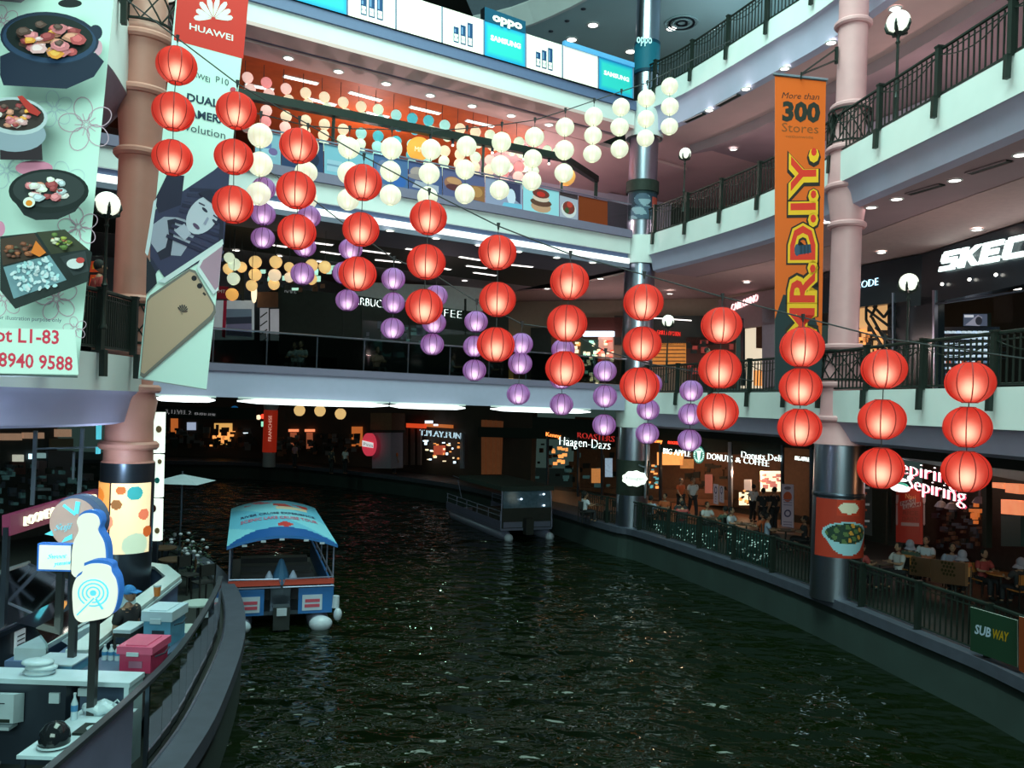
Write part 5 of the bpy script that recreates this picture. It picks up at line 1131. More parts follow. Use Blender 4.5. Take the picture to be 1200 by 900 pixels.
for k in range(8): pr.shape([(1006, 570+6.5*k), (1019-(k % 3)*3, 570.5+6.5*k), (1019-(k % 3)*3, 573+6.5*k), (1006, 572.5+6.5*k)], srgb(*[(170, 175, 180), (150, 70, 50), (90, 100, 80)][k % 3]))
pr.build('print', print_mat('poster_print', es=0.12), t)

# ---- first floor right: black shoe shop and neighbours
SA, SB_, SC_ = (11.6, 31.0), (13.4, 26.5), (14.1, 17.5)
skp = vplane(SB_, SC_); skl = vplane(SA, SB_)
wallline((16.2, 31), (18, 16), 5.45, 10.3, 'wall_right', shopdark, 'black back wall inside the shoe shop')
t = shop('shoe_shop', 'black shoe shop front with big slanted white letters at upper right', skp, 1130, 440)
mb = MB().sweep([(13.25, 26.87), SB_, SC_, (14.4, 12)], [(0, 8.55), (0, 10.24), (.4, 10.24), (.4, 8.55)]); mb.build('header_board', mat('gloss_black_board', (.012, .02, .028), .25), t)
GL = dict(S=[((1, .88), (.08, .88)), ((.15, .88), (.15, .5)), ((.08, .52), (.9, .52)), ((.85, .5), (.85, .12)), ((.92, .12), (0, .12))], K=[((.14, 1), (.14, 0)), ((.2, .45), (.9, 1)), ((.35, .62), (.95, 0))],
          E=[((.14, 1), (.14, 0)), ((.1, .88), (1, .88)), ((.1, .5), (.85, .5)), ((.1, .12), (1, .12))], C=[((1, .88), (.1, .88)), ((.15, .9), (.15, .1)), ((.1, .12), (1, .12))],
          H=[((.14, 1), (.14, 0)), ((.86, 1), (.86, 0)), ((.1, .5), (.9, .5))], R=[((.14, 1), (.14, 0)), ((.1, .88), (.9, .88)), ((.85, .9), (.85, .5)), ((.1, .5), (.9, .5)), ((.4, .5), (.95, 0))])
O_ = skp.hit(1102, 318.5, .08); Xv = skp.hit(1168, 306.5, .08)-O_; Lw = Xv.length/2.72; Xv.normalize(); Hv = Vector((0, 0, 1))*((O_-skp.hit(1102, 318.5-21.5, .08)).length)
for i, ch in enumerate('SKECHERS'):
    mb = MB()
    for (a, b) in GL[ch]:
        A = Vector(a); B = Vector(b); d_ = (B-A).normalized(); horiz = abs(d_.y) < .3; w_ = Vector((0, .125)) if horiz else Vector((.155, 0))
        Q = [A-w_, B-w_, B+w_, A+w_]; mb.slab([O_+Xv*(Lw*(i*1.0+.84*q.x+.22*q.y))+Hv*q.y for q in Q], skp.n*.08)
    mb.build('letter', letw, t)
boxpx(skp, 1040, 348, 1093, 470, .4, 'black_wall', mat('gloss_black_board', (.012, .02, .028)), t)
boxpx(skp, 1092.5, 340, 1095, 456, .12, 'mullion', steel, t, off=.05)
boxpx(skp, 1096, 355, 1210, 357, .1, 'door_head', dsteel, t, dv=-17, off=.03)
ski = vplane((SB_[0]+1.8, SB_[1]), (SC_[0]+1.8, SC_[1]))
boxpx(ski, 1098, 383, 1168, 455, .1, 'shelf_wall', mat('shelf_blue_black', (.03, .05, .08), .5), t, dv=0)
for r in range(5): boxpx(ski, 1099, 391+7*r, 1168, 392+7*r, .3, 'shelf', dsteel, t, off=.3)
for m_, sd in ((mat('shoe_white_lit', (.6, .68, .75), emis=(.6, .75, .85), es=.7), 1), (mat('shoe_blue', (.1, .18, .3), emis=(.15, .25, .4), es=.5), 2), (mat('shoe_red', (.5, .12, .06), emis=(.6, .15, .06), es=.4), 3)):
    mb = MB()
    for r in range(9):
        for k in range(11):
            if (r*7+k*5+sd*3) % 3 != sd % 3 and not (r < 5 and sd == 1): continue
            if sd == 3 and not 4 < r < 7: continue
            u, v = 1102+6.2*k, 389.5+7*r; h_ = ski.hit(u, v, .2)
            mb.slab(px(ski, [(u-2.3, v+1.2), (u-2.2, v-1), (u-.6, v-1.6), (u+.4, v-.4), (u+2.3, v), (u+2.4, v+1.2)], .3), ski.n*.12)
    tag(mb.build('shoes', m_, t), kind='stuff')
tv = boxpx(ski, 1128, 367, 1158, 383, .1, 'screen', dark, t, off=.3); pr = Print(ski); pr.shape([(1129, 368), (1157, 368), (1157, 382), (1129, 382)], srgb(70, 78, 95), 560); pr.shape([(1130, 369), (1141, 369), (1141, 372), (1130, 372)], srgb(190, 195, 205), 570); pr.shape([(1131, 381), (1146, 369), (1151, 372), (1148, 382)], srgb(130, 130, 145), 575); pr.shape(ell(1147, 376, 4, 5), srgb(40, 42, 50), 580); pr.build('screen_picture', print_mat('screen_print', es=.9), t)
for (u, v) in ((1104, 333), (1136, 327.5), (1167, 322)): p = skp.hit(u, v, .1); MB().sphere(p, .05, 8, 6).build('fascia_spot', lit, t)
for (u, v) in ((1169, 341), (1192, 338)): p = ski.hit(u, v, .6); MB().cyl((p.x, p.y), .11, p.z-.03, p.z+.03, 10).build('ceiling_spot', lit, t)
t = shop('sport_shop', 'warm lit shop window with dark steel truss beside the black shoe shop', skl, 1025, 400)
mb = MB().sweep([SA, SB_], [(0, 8.75), (0, 10.24), (.3, 10.24), (.3, 8.75)]); mb.build('header_board', mat('gloss_black_board', (.012, .02, .028)), t)
letters(skl, 'CODE', 1003, 339, 1029, 334, 9, mat('blue_white_letters', (.7, .9, 1), emis=(.55, .85, 1), es=1.6), t, bold=.05)
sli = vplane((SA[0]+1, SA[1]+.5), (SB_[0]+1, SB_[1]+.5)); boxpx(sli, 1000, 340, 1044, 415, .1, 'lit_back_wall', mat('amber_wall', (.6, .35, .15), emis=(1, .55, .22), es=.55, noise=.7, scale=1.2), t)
clutter(sli, 1003, 385, 1040, 412, 30, [shopdark, warmwall, glowo], t, 3, 8, off=.1)
for (a, b, c_, d_) in ((1015, 350, 1015, 375), (1015, 350, 1044, 348), (1015, 375, 1036, 410), (1022, 372, 1042, 408), (1015, 350, 1036, 372), (1032, 349, 1020, 372), (1036, 372, 1044, 360), (1015, 362, 1044, 384), (1026, 384, 1044, 398)):
    MB().tube(px(skl, [(a, b), (c_, d_)], -.3), .05, 4).build('truss_bar', black, t)
boxpx(skl, 1045, 343, 1047, 412, .1, 'mullion', steel, t, off=.05)
struct('wall_right', MB().sweep([(11.9, 34.2), SA], [(0, 5.45), (0, 10.3), (.2, 10.3), (.2, 5.45)]), mat('lilac_wall', (.42, .38, .46), .7), 'lilac wall left of the sport shop', 'wall')
# handbag shop
CA, CB = (10.0, 39.5), (11.75, 34.3); cp = vplane(CA, CB); ci = vplane((CA[0]+1.5, CA[1]+.5), (CB[0]+1.5, CB[1]+.5))
t = shop('handbag_shop', 'small pink fronted handbag shop with a lit cream doorway', cp, 885, 440)
mb = MB().sweep([CA, CB], [(0, 8.75), (0, 10.3), (.3, 10.3), (.3, 8.75)]); mb.build('header_board', mat('pink_grey_board', (.40, .27, .29), .6), t)
letters(cp, 'CARLORINO', 857, 365, 888, 352.5, 8.5, mat('pink_white_letters', (1, .8, .8), emis=(1, .62, .62), es=1.2), t)
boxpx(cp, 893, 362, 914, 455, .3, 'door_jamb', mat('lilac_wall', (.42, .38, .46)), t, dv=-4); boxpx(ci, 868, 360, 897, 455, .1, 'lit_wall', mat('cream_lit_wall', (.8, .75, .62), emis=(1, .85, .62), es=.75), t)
boxpx(ci, 886, 376, 894, 408, .3, 'display_niche', warmwall, t, off=.3); boxpx(ci, 883, 434, 889, 452, .3, 'display_stand', glowo, t, off=.4); boxpx(cp, 868, 373, 871, 452, .1, 'mullion', dsteel, t, off=.02)

# ---- first floor back wall behind the steel column
wallline((-6, 46), (10.0, 39.5), 5.45, 10.4, 'wall_far', mat('dim_cream_wall', (.30, .22, .17), .7), 'dim cream wall behind the first floor shops')
bk_ = vplane((-6, 45.6), (10.0, 39.1))
t = shop('snack_shops', 'row of dim snack shops with red and green signs behind the steel column', bk_, 700, 440)
for q, m_, n_ in (((622, 384, 646, 455), shopdark, 'dark_panel'), ((646, 372, 740, 395), mat('maroon_header', (.10, .015, .01), .6), 'header_board'), ((646, 395, 680, 455), warmwall, 'opening'), ((680, 398, 702, 440), mat('screen_green_dark', (.03, .06, .05), .5), 'menu_screen'), ((701, 394, 718, 425), mat('pink_lit_poster', (.6, .3, .25), emis=(.8, .4, .3), es=.45, noise=.8, scale=3), 'poster'),
                  ((720, 370, 850, 404), shopdark, 'header_board'), ((764, 402, 804, 427), mat('orange_shutter', (.5, .18, .04), emis=(1, .35, .06), es=.42, noise=.3), 'lit_shutter'), ((804, 395, 862, 455), mat('dim_red_brown', (.14, .04, .03), .7, noise=.5, scale=1), 'side_wall'), ((560, 395, 600, 455), mat('ochre_lit', (.5, .3, .1), emis=(.9, .5, .15), es=.35), 'lit_wall')):
    boxpx(bk_, *q, .2, n_, m_, t, off=.1)
boxpx(bk_, 683, 388, 719, 394, .3, 'strip_light', glowb, t, off=.3); boxpx(bk_, 765, 372, 810, 373, .1, 'strip_light', litlin, t, off=.6, dv=3)
for k in range(5): boxpx(bk_, 765, 405+4.4*k, 803, 406+4.4*k, .05, 'shutter_slat', warmwall, t, off=.2)
letters(bk_, 'GRILL KITCHEN', 770, 391.5, 797, 394, 5, mat('red_neon', (1, .1, .1), emis=(.9, .06, .04), es=.9), t, off=.2)
clutter(bk_, 681, 400, 700, 438, 26, [mat('menu_green', (.4, .8, .6), emis=(.5, .9, .7), es=.8), gloww], t, 2, 4.5, off=.25); clutter(bk_, 660, 400, 680, 420, 12, [gloww, glowo], t, 2, 5, off=.25); clutter(bk_, 701, 398, 718, 424, 18, [glowr, gloww], t, 2, 4, off=.25)
clutter(bk_, 690, 436, 702, 452, 10, [gloww], t, 3, 5, off=.3); clutter(bk_, 804, 398, 860, 440, 24, [mat('dim_red_goods', (.4, .05, .04), emis=(.5, .06, .05), es=.3), shopdark], t, 4, 10, off=.3)

# ---- first floor: black coffee shop block behind the smoked glass
KA, KB_ = (-9.2, 32.2), (1.8, 38.2); kp = vplane(KA, KB_)
struct('wall_far', MB().sweep([(-24, 30), (-9.2, 37), (-6, 46)], [(0, 5.45), (0, 10.4), (.2, 10.4), (.2, 5.45)]), mat('shop_grey_wall', (.16, .17, .21), .7, noise=.4, scale=.6), 'grey wall behind the first floor cafe', 'wall')
t = shop('coffee_shop', 'long black coffee shop block with white letters behind the lanterns', kp, 450, 420)
slabpx(kp, [(326, 336), (402, 345), (402, 420), (326, 415)], 3.0, .02).build('side_block', dark, t)
slabpx(kp, [(395, 343), (545, 364), (596, 369), (596, 450), (395, 430)], 2.5, 0).build('black_front', dark, t)
letters(kp, 'KAFE', 333.5, 342.5, 347, 344, 7, mat('grey_letters', (.35, .38, .38), .5, emis=(.3, .33, .33), es=.4), t, off=.06); letters(kp, 'STARBUCKS', 404, 355.5, 458, 362, 10, letw, t, bold=.06); letters(kp, 'COFFEE', 488, 367, 541, 373.5, 10, letw, t, bold=.06)
slabpx(kp, [(424, 375), (590, 393), (590, 445), (424, 432)], .1, .03).build('window_front', mat('dark_window', (.02, .035, .04), .15), t)
clutter(kp, 430, 380, 500, 418, 40, [mat('dim_blue', (.08, .10, .14)), shopdark, mat('dim_teal', (.05, .12, .12))], t, 3, 12, off=.05); boxpx(kp, 500, 392, 560, 430, .1, 'inner_board', mat('deep_green_black', (.015, .03, .02)), t, off=.06)
slabpx(kp, [(410, 330), (560, 336), (600, 352), (560, 366), (410, 347)], .6, -2.0).build('white_soffit_panel', mat('white_bulkhead', (.6, .68, .68), .6), t)
for u in (402, 424, 480, 545): boxpx(kp, u, 350, u+1.6, 440, .1, 'mullion', black, t, off=.05)
t = shop('phone_kiosk', 'white and blue poster stand with red stripe on the first floor at left', kp, 270, 390, cat='kiosk')
kq = vplane((-12.5, 29.2), (-5, 33)); 
boxpx(kq, 250, 352, 298, 398, .2, 'white_board', mat('pale_board', (.5, .55, .6), .5, emis=(.5, .6, .65), es=.25), t)
pr = Print(kq); pr.shape([(265, 362), (295, 362), (295, 372), (265, 372)], srgb(120, 145, 170)); pr.shape([(265, 372), (295, 371), (295, 380), (265, 380)], srgb(60, 70, 90)); pr.shape([(265, 380), (295, 379), (295, 395), (265, 393)], srgb(130, 130, 165)); pr.shape([(262, 352), (266, 352), (264, 396), (260, 395)], srgb(165, 40, 70)); pr.shape([(254, 335), (268, 336), (268, 351), (254, 350)], srgb(140, 35, 50)); pr.text('MT', 256, 343, 264, 343.5, 4, srgb(220, 220, 220)); pr.build('print', print_mat('poster_print', es=0.12), t)
boxpx(kq, 283, 320, 286, 352, .1, 'banner_pole', black, t, off=.2); boxpx(kq, 276, 328, 283, 345, .05, 'sign_plate', shopdark, t, off=.2)
slabpx(kq, ell(298, 343, 3.2, 12, 0, 20), .1, .6).build('oval_light', gloww, t); boxpx(kq, 302, 342, 326, 360, .2, 'timber_counter', warmwall, t, off=.3)
for (a, b, c_) in ((305, 361, 315), (317, 362, 327)): boxpx(kq, a, b, c_, 399, .1, 'window_pane', mat('pale_pane', (.5, .5, .56), .4, emis=(.5, .5, .56), es=.25), t, off=.1)
for k in range(4): MB().tube(px(kq, [(305, 372+10*k), (313, 366+10*k)], .15), .03, 4).build('pane_bar', black, t)
clutter(kq, 302, 310, 395, 340, 40, [mat('menu_green', (.4, .8, .6)), shopdark, warmwall], t, 3, 8, off=-.5)

# warm fill points added in mid-air to brighten the ceilings of each storey
for x, y, z, e in ((-6, 31.5, 13.8, 340), (0, 35.0, 13.8, 300), (-4.5, 28.5, 13.2, 110), (.5, 31.5, 13.2, 110), (12.5, 24, 13.6, 85), (12.6, 16, 13.6, 80), (9.8, 31, 13.4, 60), (11.8, 21, 7.4, 60), (9.9, 30.5, 7.6, 75), (12, 13, 7.4, 40), (4.5, 37.5, 7.5, 90), (-3, 31.2, 8.8, 30)):
    lamp('walkway_fill', (x, y, z), e, (1.0, .76, .72), .05)
for x, y in ((12, 24), (8.5, 33), (12, 14)): lamp('top_storey_fill', (x, y, 19.3), 130, (.75, .95, 1.0), .05)  # fill points added to brighten the pale top ceiling
lamp('far_bank_fill', (-13, 46, 4.2), 110, (.6, 1, .8), .05); lamp('far_bank_fill', (-3, 37, 4.2), 60, (.6, 1, .8), .05)  # teal fill points added to lift the darks under the bridge wing
lamp('left_balcony_fill', (-10.2, 14, 8.4), 45, (1, .6, .5), .05); lamp('left_upper_fill', (-10.5, 14.5, 13.5), 60, (.8, .95, 1), .05)  # fill points added in the left wing, no fittings modelled
# ------------------------------------------------------------------ people
def skinned(nodes, edges, root=0, sub=1):
    me = bpy.data.meshes.new('s'); bm = bmesh.new(); L = bm.verts.layers.skin.verify(); vs = []
    for i, n in enumerate(nodes):
        v = bm.verts.new(n[:3]); r = n[3]; v[L].radius = (r, n[4] if len(n) > 4 else r); v[L].use_root = (i == root); vs.append(v)
    for a, b in edges: bm.edges.new((vs[a], vs[b]))
    bm.to_mesh(me); bm.free()
    o = bpy.data.objects.new('s', me); C.objects.link(o); m = o.modifiers.new('k', 'SKIN'); m.use_smooth_shade = True; m.branch_smoothing = .4
    if sub: q = o.modifiers.new('u', 'SUBSURF'); q.levels = sub; q.render_levels = sub
    dg = bpy.context.evaluated_depsgraph_get(); dg.update(); out = bpy.data.meshes.new_from_object(o.evaluated_get(dg))
    bpy.data.objects.remove(o); bpy.data.meshes.remove(me); return out
def merge(meshes, name, m):
    bm = bmesh.new()
    for me in meshes: bm.from_mesh(me)
    out = bpy.data.meshes.new(name); bm.to_mesh(out); bm.free(); out.materials.append(m)
    out.polygons.foreach_set('use_smooth', [True]*len(out.polygons)); return out
skinm = mat('skin', (0.36, 0.20, 0.13), .6); hairm = mat('black_hair', (0.01, 0.009, 0.009), .5); shoem = mat('dark_shoes', (.02, .02, .02), .5)
def pose(kind):
    P = dict(pel=(0, 0, .93), wa=(0, .01, 1.10), ch=(0, 0, 1.30), nk=(0, 0, 1.46), hd=(0, -.01, 1.50))
    for s, k in ((1, 'l'), (-1, 'r')):
        P['sh'+k] = (.18*s, 0, 1.40); P['el'+k] = (.24*s, .03, 1.13); P['wr'+k] = (.25*s, -.05, .89); P['hp'+k] = (.09*s, 0, .90); P['kn'+k] = (.10*s, -.01, .49); P['an'+k] = (.10*s, .03, .09); P['to'+k] = (.11*s, -.13, .04)
    if kind == 'walk':
        P['knl'] = (.10, -.16, .50); P['anl'] = (.10, -.22, .10); P['tol'] = (.11, -.38, .06); P['knr'] = (-.10, .06, .49); P['anr'] = (-.10, .30, .16); P['tor'] = (-.11, .17, .04)
        P['ell'] = (.25, .14, 1.15); P['wrl'] = (.25, .10, .92); P['elr'] = (-.25, -.06, 1.14); P['wrr'] = (-.23, -.24, .98)
    if kind == 'sit':
        dz = -.46
        for q in ('pel', 'wa', 'ch', 'nk', 'hd', 'shl', 'shr', 'ell', 'elr', 'wrl', 'wrr', 'hpl', 'hpr'): P[q] = (P[q][0], P[q][1], P[q][2]+dz)
        for s, k in ((1, 'l'), (-1, 'r')):
            P['kn'+k] = (.13*s, -.42, .49); P['an'+k] = (.13*s, -.40, .09); P['to'+k] = (.14*s, -.55, .04); P['el'+k] = (.25*s, -.10, .72); P['wr'+k] = (.16*s, -.33, .74)
    if kind == 'lean':
        for s, k in ((1, 'l'), (-1, 'r')): P['el'+k] = (.27*s, -.20, 1.16); P['wr'+k] = (.06*s, -.36, 1.12)
        for q in ('ch', 'nk', 'hd', 'shl', 'shr'): P[q] = (P[q][0], P[q][1]-.12, P[q][2]-.04)
    if kind == 'reach':
        P['elr'] = (-.26, -.22, 1.22); P['wrr'] = (-.16, -.46, 1.16); P['ell'] = (.26, -.14, 1.16); P['wrl'] = (.14, -.38, 1.10)
    return P
def person_meshes(kind):
    P = pose(kind); I = {}; nodes = []
    R = dict(pel=(.13, .10), wa=(.115, .085), ch=(.14, .10), nk=(.055,), hd=(.05,))
    for k in ('sh',): R[k] = (.062,)
    R.update(el=(.043,), wr=(.030,), hp=(.085,), kn=(.058,), an=(.040,), to=(.035,))
    def g(k): return R.get(k, R.get(k[:-1]))
    for k in P: I[k] = len(nodes); nodes.append((*P[k], *g(k)))
    E = [('pel', 'wa'), ('wa', 'ch'), ('ch', 'nk'), ('nk', 'hd')]
    for k in 'lr': E += [('ch', 'sh'+k), ('sh'+k, 'el'+k), ('el'+k, 'wr'+k), ('pel', 'hp'+k), ('hp'+k, 'kn'+k), ('kn'+k, 'an'+k), ('an'+k, 'to'+k)]
    body = [skinned(nodes, [(I[a], I[b]) for a, b in E], I['pel'])]
    for s, k in ((1, 'l'), (-1, 'r')):      # hands: palm, four curled fingers and a thumb from its side
        w = Vector(P['wr'+k]); d = (w-Vector(P['el'+k])).normalized(); side = Vector((-s, 0, 0)) - d*d.dot(Vector((-s, 0, 0))); side.normalize(); nrm = d.cross(side)
        q = w+d*.07; nd = [(*w, .026), (*(w+d*.045), .034, .016), (*q, .032, .014)]; ed = [(0, 1), (1, 2)]
        body.append(skinned(nd, ed, 0, 0))
        for f in range(4):
            b = q+nrm*((f-1.5)*.017); Ln = (.030, .034, .032, .025)[f]
            body.append(skinned([(*(b-d*.01), .009), (*(b+d*Ln), .009), (*(b+d*Ln*1.7+side*.02), .008), (*(b+d*Ln*1.9+side*.045), .006)], [(0, 1), (1, 2), (2, 3)], 0, 0))
        b = w+d*.03+nrm*(-.03); body.append(skinned([(*(b+nrm*.01), .011), (*(b-nrm*.018+d*.02+side*.012), .010), (*(b-nrm*.02+d*.045+side*.02), .008)], [(0, 1), (1, 2)], 0, 0))
    h = Vector(P['hd'])+Vector((0, -.012, .13)); mb = MB()
    mb.sphere(h, .095, 16, 12, (.86, 1.02, 1.18)); mb.sphere(h+Vector((0, -.02, -.05)), .075, 12, 9, (.82, .95, 1.0))
    mb.sphere(h+Vector((0, -.105, -.015)), .017, 8, 6, (.8, 1.1, 1.4))
    for s in (1, -1): mb.sphere(h+Vector((.083*s, .0, -.01)), .024, 8, 6, (.4, .8, 1.3))
    ho = mb.build('h', skinm); hm = ho.data; bpy.data.objects.remove(ho); body.append(hm)
    out = {'body': merge(body, 'body', skinm)}
    mb = MB()
    for s in (1, -1): mb.sphere(h+Vector((.034*s, -.085, .008)), .012, 8, 6, (1.2, .6, .7))
    mb.sphere(h+Vector((0, -.088, -.062)), .022, 8, 6, (1.1, .35, .3)); o = mb.build('f', hairm); out['face_features'] = o.data; bpy.data.objects.remove(o)
    mb = MB(); mb.lathe([(.1035*math.sin(a), .1035*1.18*math.cos(a)) for a in [PI*.62*i/8 for i in range(8, -1, -1)]], n=16, M=Matrix.Translation(h+Vector((0, .022, .012))) @ Matrix.Rotation(-.42, 4, 'X') @ Matrix.Diagonal((.9, 1.02, 1, 1)))
    o = mb.build('f', hairm); out['hair'] = o.data; bpy.data.objects.remove(o)
    def sub(keys, edges, grow, ends={}):
        J = {}; nn = []
        for k in keys: J[k] = len(nn); p = Vector(P[k[:-1]] if k.endswith('*') else P[k]); r = g(k.rstrip('*')); nn.append((*(ends.get(k, p)), *[x+grow for x in r]))
        return skinned(nn, [(J[a], J[b]) for a, b in edges], 0)
    mid = lambda a, b, t: tuple(Vector(P[a])*(1-t)+Vector(P[b])*t)
    sk = ['wa', 'pel', 'ch', 'nk', 'shl', 'shr', 'ell', 'elr']
    me = sub(sk, [('pel', 'wa'), ('wa', 'ch'), ('ch', 'nk'), ('ch', 'shl'), ('ch', 'shr'), ('shl', 'ell'), ('shr', 'elr')], .030, {'nk': (Vector(P['ch'])*.35+Vector(P['nk'])*.65), 'ell': mid('shl', 'ell', .85), 'elr': mid('shr', 'elr', .85)})
    out['shirt'] = merge([me], 'shirt', skinm)
    me = sub(['pel', 'hpl', 'hpr', 'knl', 'knr', 'anl', 'anr'], [('pel', 'hpl'), ('pel', 'hpr'), ('hpl', 'knl'), ('hpr', 'knr'), ('knl', 'anl'), ('knr', 'anr')], .024)
    out['trousers'] = merge([me], 'trousers', skinm)
    mb = MB()
    for k in 'lr':
        a, b = Vector(P['an'+k]), Vector(P['to'+k]); c = (a+b)/2; d = b-a; an = math.atan2(d.x, -d.y)
        mb.sphere((c.x, c.y, max(.05, c.z-.01)), .07, 10, 6, (.65, 1.7, .7), Matrix.Rotation(an, 4, 'Z'))
    o = mb.build('f', shoem); out['shoes'] = o.data; bpy.data.objects.remove(o)
    return out
PM = {}
def person(kind, loc, face, label, shirt, trousers=(.015, .015, .02), hair=(.01, .009, .009), cap=None, scale=1.0, group=None, scarf=None):
    if kind not in PM: PM[kind] = person_meshes(kind)
    t = bpy.data.objects.new('person', None); C.objects.link(t); t.location = loc; t.rotation_euler = (0, 0, face); t.scale = (scale,)*3; W[t.name] = Vector((0, 0, 0)); tag(t, label, 'person', group)
    cm = lambda nm, c: mat('%s_%02d%02d%02d' % (nm, *[int(x*99) for x in c]), c, .8, noise=.15)
    for k, me in PM[kind].items():
        if k == 'hair' and (cap or scarf): continue
        o = bpy.data.objects.new(k, me); C.objects.link(o); o.parent = t
        m = {'shirt': cm('shirt', shirt), 'trousers': cm('trousers', trousers), 'body': skinm, 'shoes': shoem, 'hair': cm('hair', hair), 'face_features': hairm}[k]
        o.material_slots[0].link = 'OBJECT'; o.material_slots[0].material = m
    h = Vector(pose(kind)['hd'])+Vector((0, 0, .14))
    if cap:
        o = MB().lathe([(.115*math.cos(a), .125*math.sin(a)) for a in [PI/2*i/6 for i in range(7)]], n=16, M=Matrix.Translation(h+Vector((0, .01, 0)))).slab([tuple(h+Vector(q)) for q in ((-.09, -.07, .03), (-.07, -.19, .015), (.07, -.19, .015), (.09, -.07, .03))], (0, 0, .012)).build('cap', cm('cap', cap), t)
    if scarf:
        MB().sphere(tuple(h+Vector((0, .045, 0))), .12, 14, 10, (.95, 1.0, 1.12)).lathe([(.17, -.16), (.13, -.10), (.09, -.05)], tuple(h), 14).build('headscarf', cm('scarf', scarf), t)
    return t
def onfloor(u, v, z=0.0): p = atz(u, v, z); return (p.x, p.y, z)
person('walk', onfloor(797, 604), .5, 'person walking in an orange shirt and black trousers by the donut shop', (.55, .10, .03), scale=.98)
person('walk', onfloor(811, 607), .2, 'person walking in a white t-shirt and dark trousers by the donut shop', (.62, .62, .68), scale=1.04)
person('stand', onfloor(893, 622), PI, 'person standing in black with white sleeves before the lit display case', (.02, .02, .025))
person('stand', onfloor(882, 612), 2.2, 'person standing in a white top left of the lit display case', (.5, .5, .56), scale=.95)
person('stand', onfloor(906, 624), -2.6, 'tall person in black beside the white menu poster', (.015, .015, .02), scale=1.05)

# ------------------------------------------------------------------ cafe furniture
woodm = mat('dark_wood', (.06, .03, .015), .5, noise=.3); chairm = mat('black_chair', (.015, .015, .015), .5); orw = mat('orange_lit_wood', (.45, .17, .04), .5, noise=.3)
def make_table(m, top=.36):
    t = thing('cafe_table', 'x', 'table'); MB().lathe([(.001, .72), (top, .72), (top, .75), (.001, .75)], n=20).build('tabletop', m, t)
    MB().cyl((0, 0), .03, .03, .72, 8).build('leg', chairm, t); MB().lathe([(.001, 0), (.22, 0), (.20, .03), (.001, .04)], n=14).build('base', chairm, t); return t
def make_chair(m):
    t = thing('cafe_chair', 'x', 'chair'); MB().box(-.2, .2, -.2, .2, .43, .46).build('seat', m, t)
    MB().box(-.2, .2, .18, .21, .62, .88).build('backrest', m, t)
    for x in (-.18, .18):
        for y, h in ((-.18, .43), (.195, .9)): MB().box(x-.015, x+.015, y-.015, y+.015, 0, h).build('leg', chairm, t)
    return t
tb0, ch0, tb1, ch1 = make_table(woodm), make_chair(chairm), make_table(orw), make_chair(orw); used = set()
def put(proto, loc, rz, label, group, s=1.0):
    o = proto if proto.name not in used else dup(proto); used.add(proto.name); o.location = loc; o.rotation_euler = (0, 0, rz); o['label'] = label; o['group'] = group; o.scale = (s,)*3; return o
shirts = [((.55, .58, .66), 'pale blue shirt'), ((.55, .12, .04), 'orange shirt'), ((.30, .36, .5), 'blue shirt'), ((.03, .03, .035), 'black shirt'), ((.35, .05, .05), 'red shirt'), ((.5, .5, .52), 'white shirt'), ((.05, .08, .06), 'dark green shirt')]
where = ['nearest the steel column', 'second table from the steel column', 'third table from the steel column', 'behind the railing below the donut sign', 'below the coffee lettering', 'left of the pink column foot', 'just right of the pink column foot', 'below the red wall panel', 'below the glowing rice sign', 'near the right edge of the frame']
spots = [(700, 612), (770, 616), (798, 623), (838, 630), (874, 638), (920, 646), (1030, 690), (1075, 682), (1120, 695), (1172, 705)]
k = 0
for i, (u, v) in enumerate(spots):
    x, y, z = onfloor(u, v); pm_ = i >= 7
    put(tb1 if pm_ else tb0, (x, y, 0), 0, '%s cafe table %s' % ('orange lit wooden' if pm_ else 'dark round', where[i]), 'cafe tables on the right bank')
    for j, a in enumerate((.4+i*.5, .4+i*.5+PI)):
        cx, cy = x+.62*math.cos(a), y+.62*math.sin(a); put(ch1 if pm_ else ch0, (cx, cy, 0), a-PI/2, '%s chair, %s side of the table %s' % ('wooden' if pm_ else 'black', ('right', 'left')[int(math.cos(a) < 0)], where[i]), 'cafe chairs on the right bank')
        if i == 0 and j == 0: continue
        sc = shirts[k % 7]; k += 1
        person('sit', (cx, cy, 0), a-PI/2, 'person in %s seated on the %s, %s' % (sc[1], ('right', 'left')[int(math.cos(a) < 0)], where[i].replace('of the frame', '')), sc[0], scarf=(.35, .33, .42) if (i >= 7 and j == 0) else None, cap=None, group='diners on the right bank')
# booth panels with honeycomb pattern in front of the rice restaurant
bp_ = vplane((11.5, 24.0), (11.9, 18.5))
for q, lb in (((1056, 650, 1090, 672), 'left'), ((1091, 655, 1131, 682), 'right')):
    t = shop('booth_panel', 'brown booth partition with honeycomb pattern, %s one below the red wall panel' % lb, bp_, q[0], q[3], 'booth partitions', 'partition'); boxpx(bp_, q[0], q[1], q[2], q[3], .08, 'panel', mat('booth_brown', (.16, .08, .04), .5), t, dv=5)
    pr = Print(bp_)
    for r in range(4):
        for c_ in range(4): pr.shape(ell(q[0]+3+4*c_+(r % 2)*2+(10 if lb == 'right' else 0), q[1]+4+4.4*r+c_*.7, 1.7, 1.9, 0, 6), srgb(60, 55, 30))
    pr.build('honeycomb_print', PAPER, t)
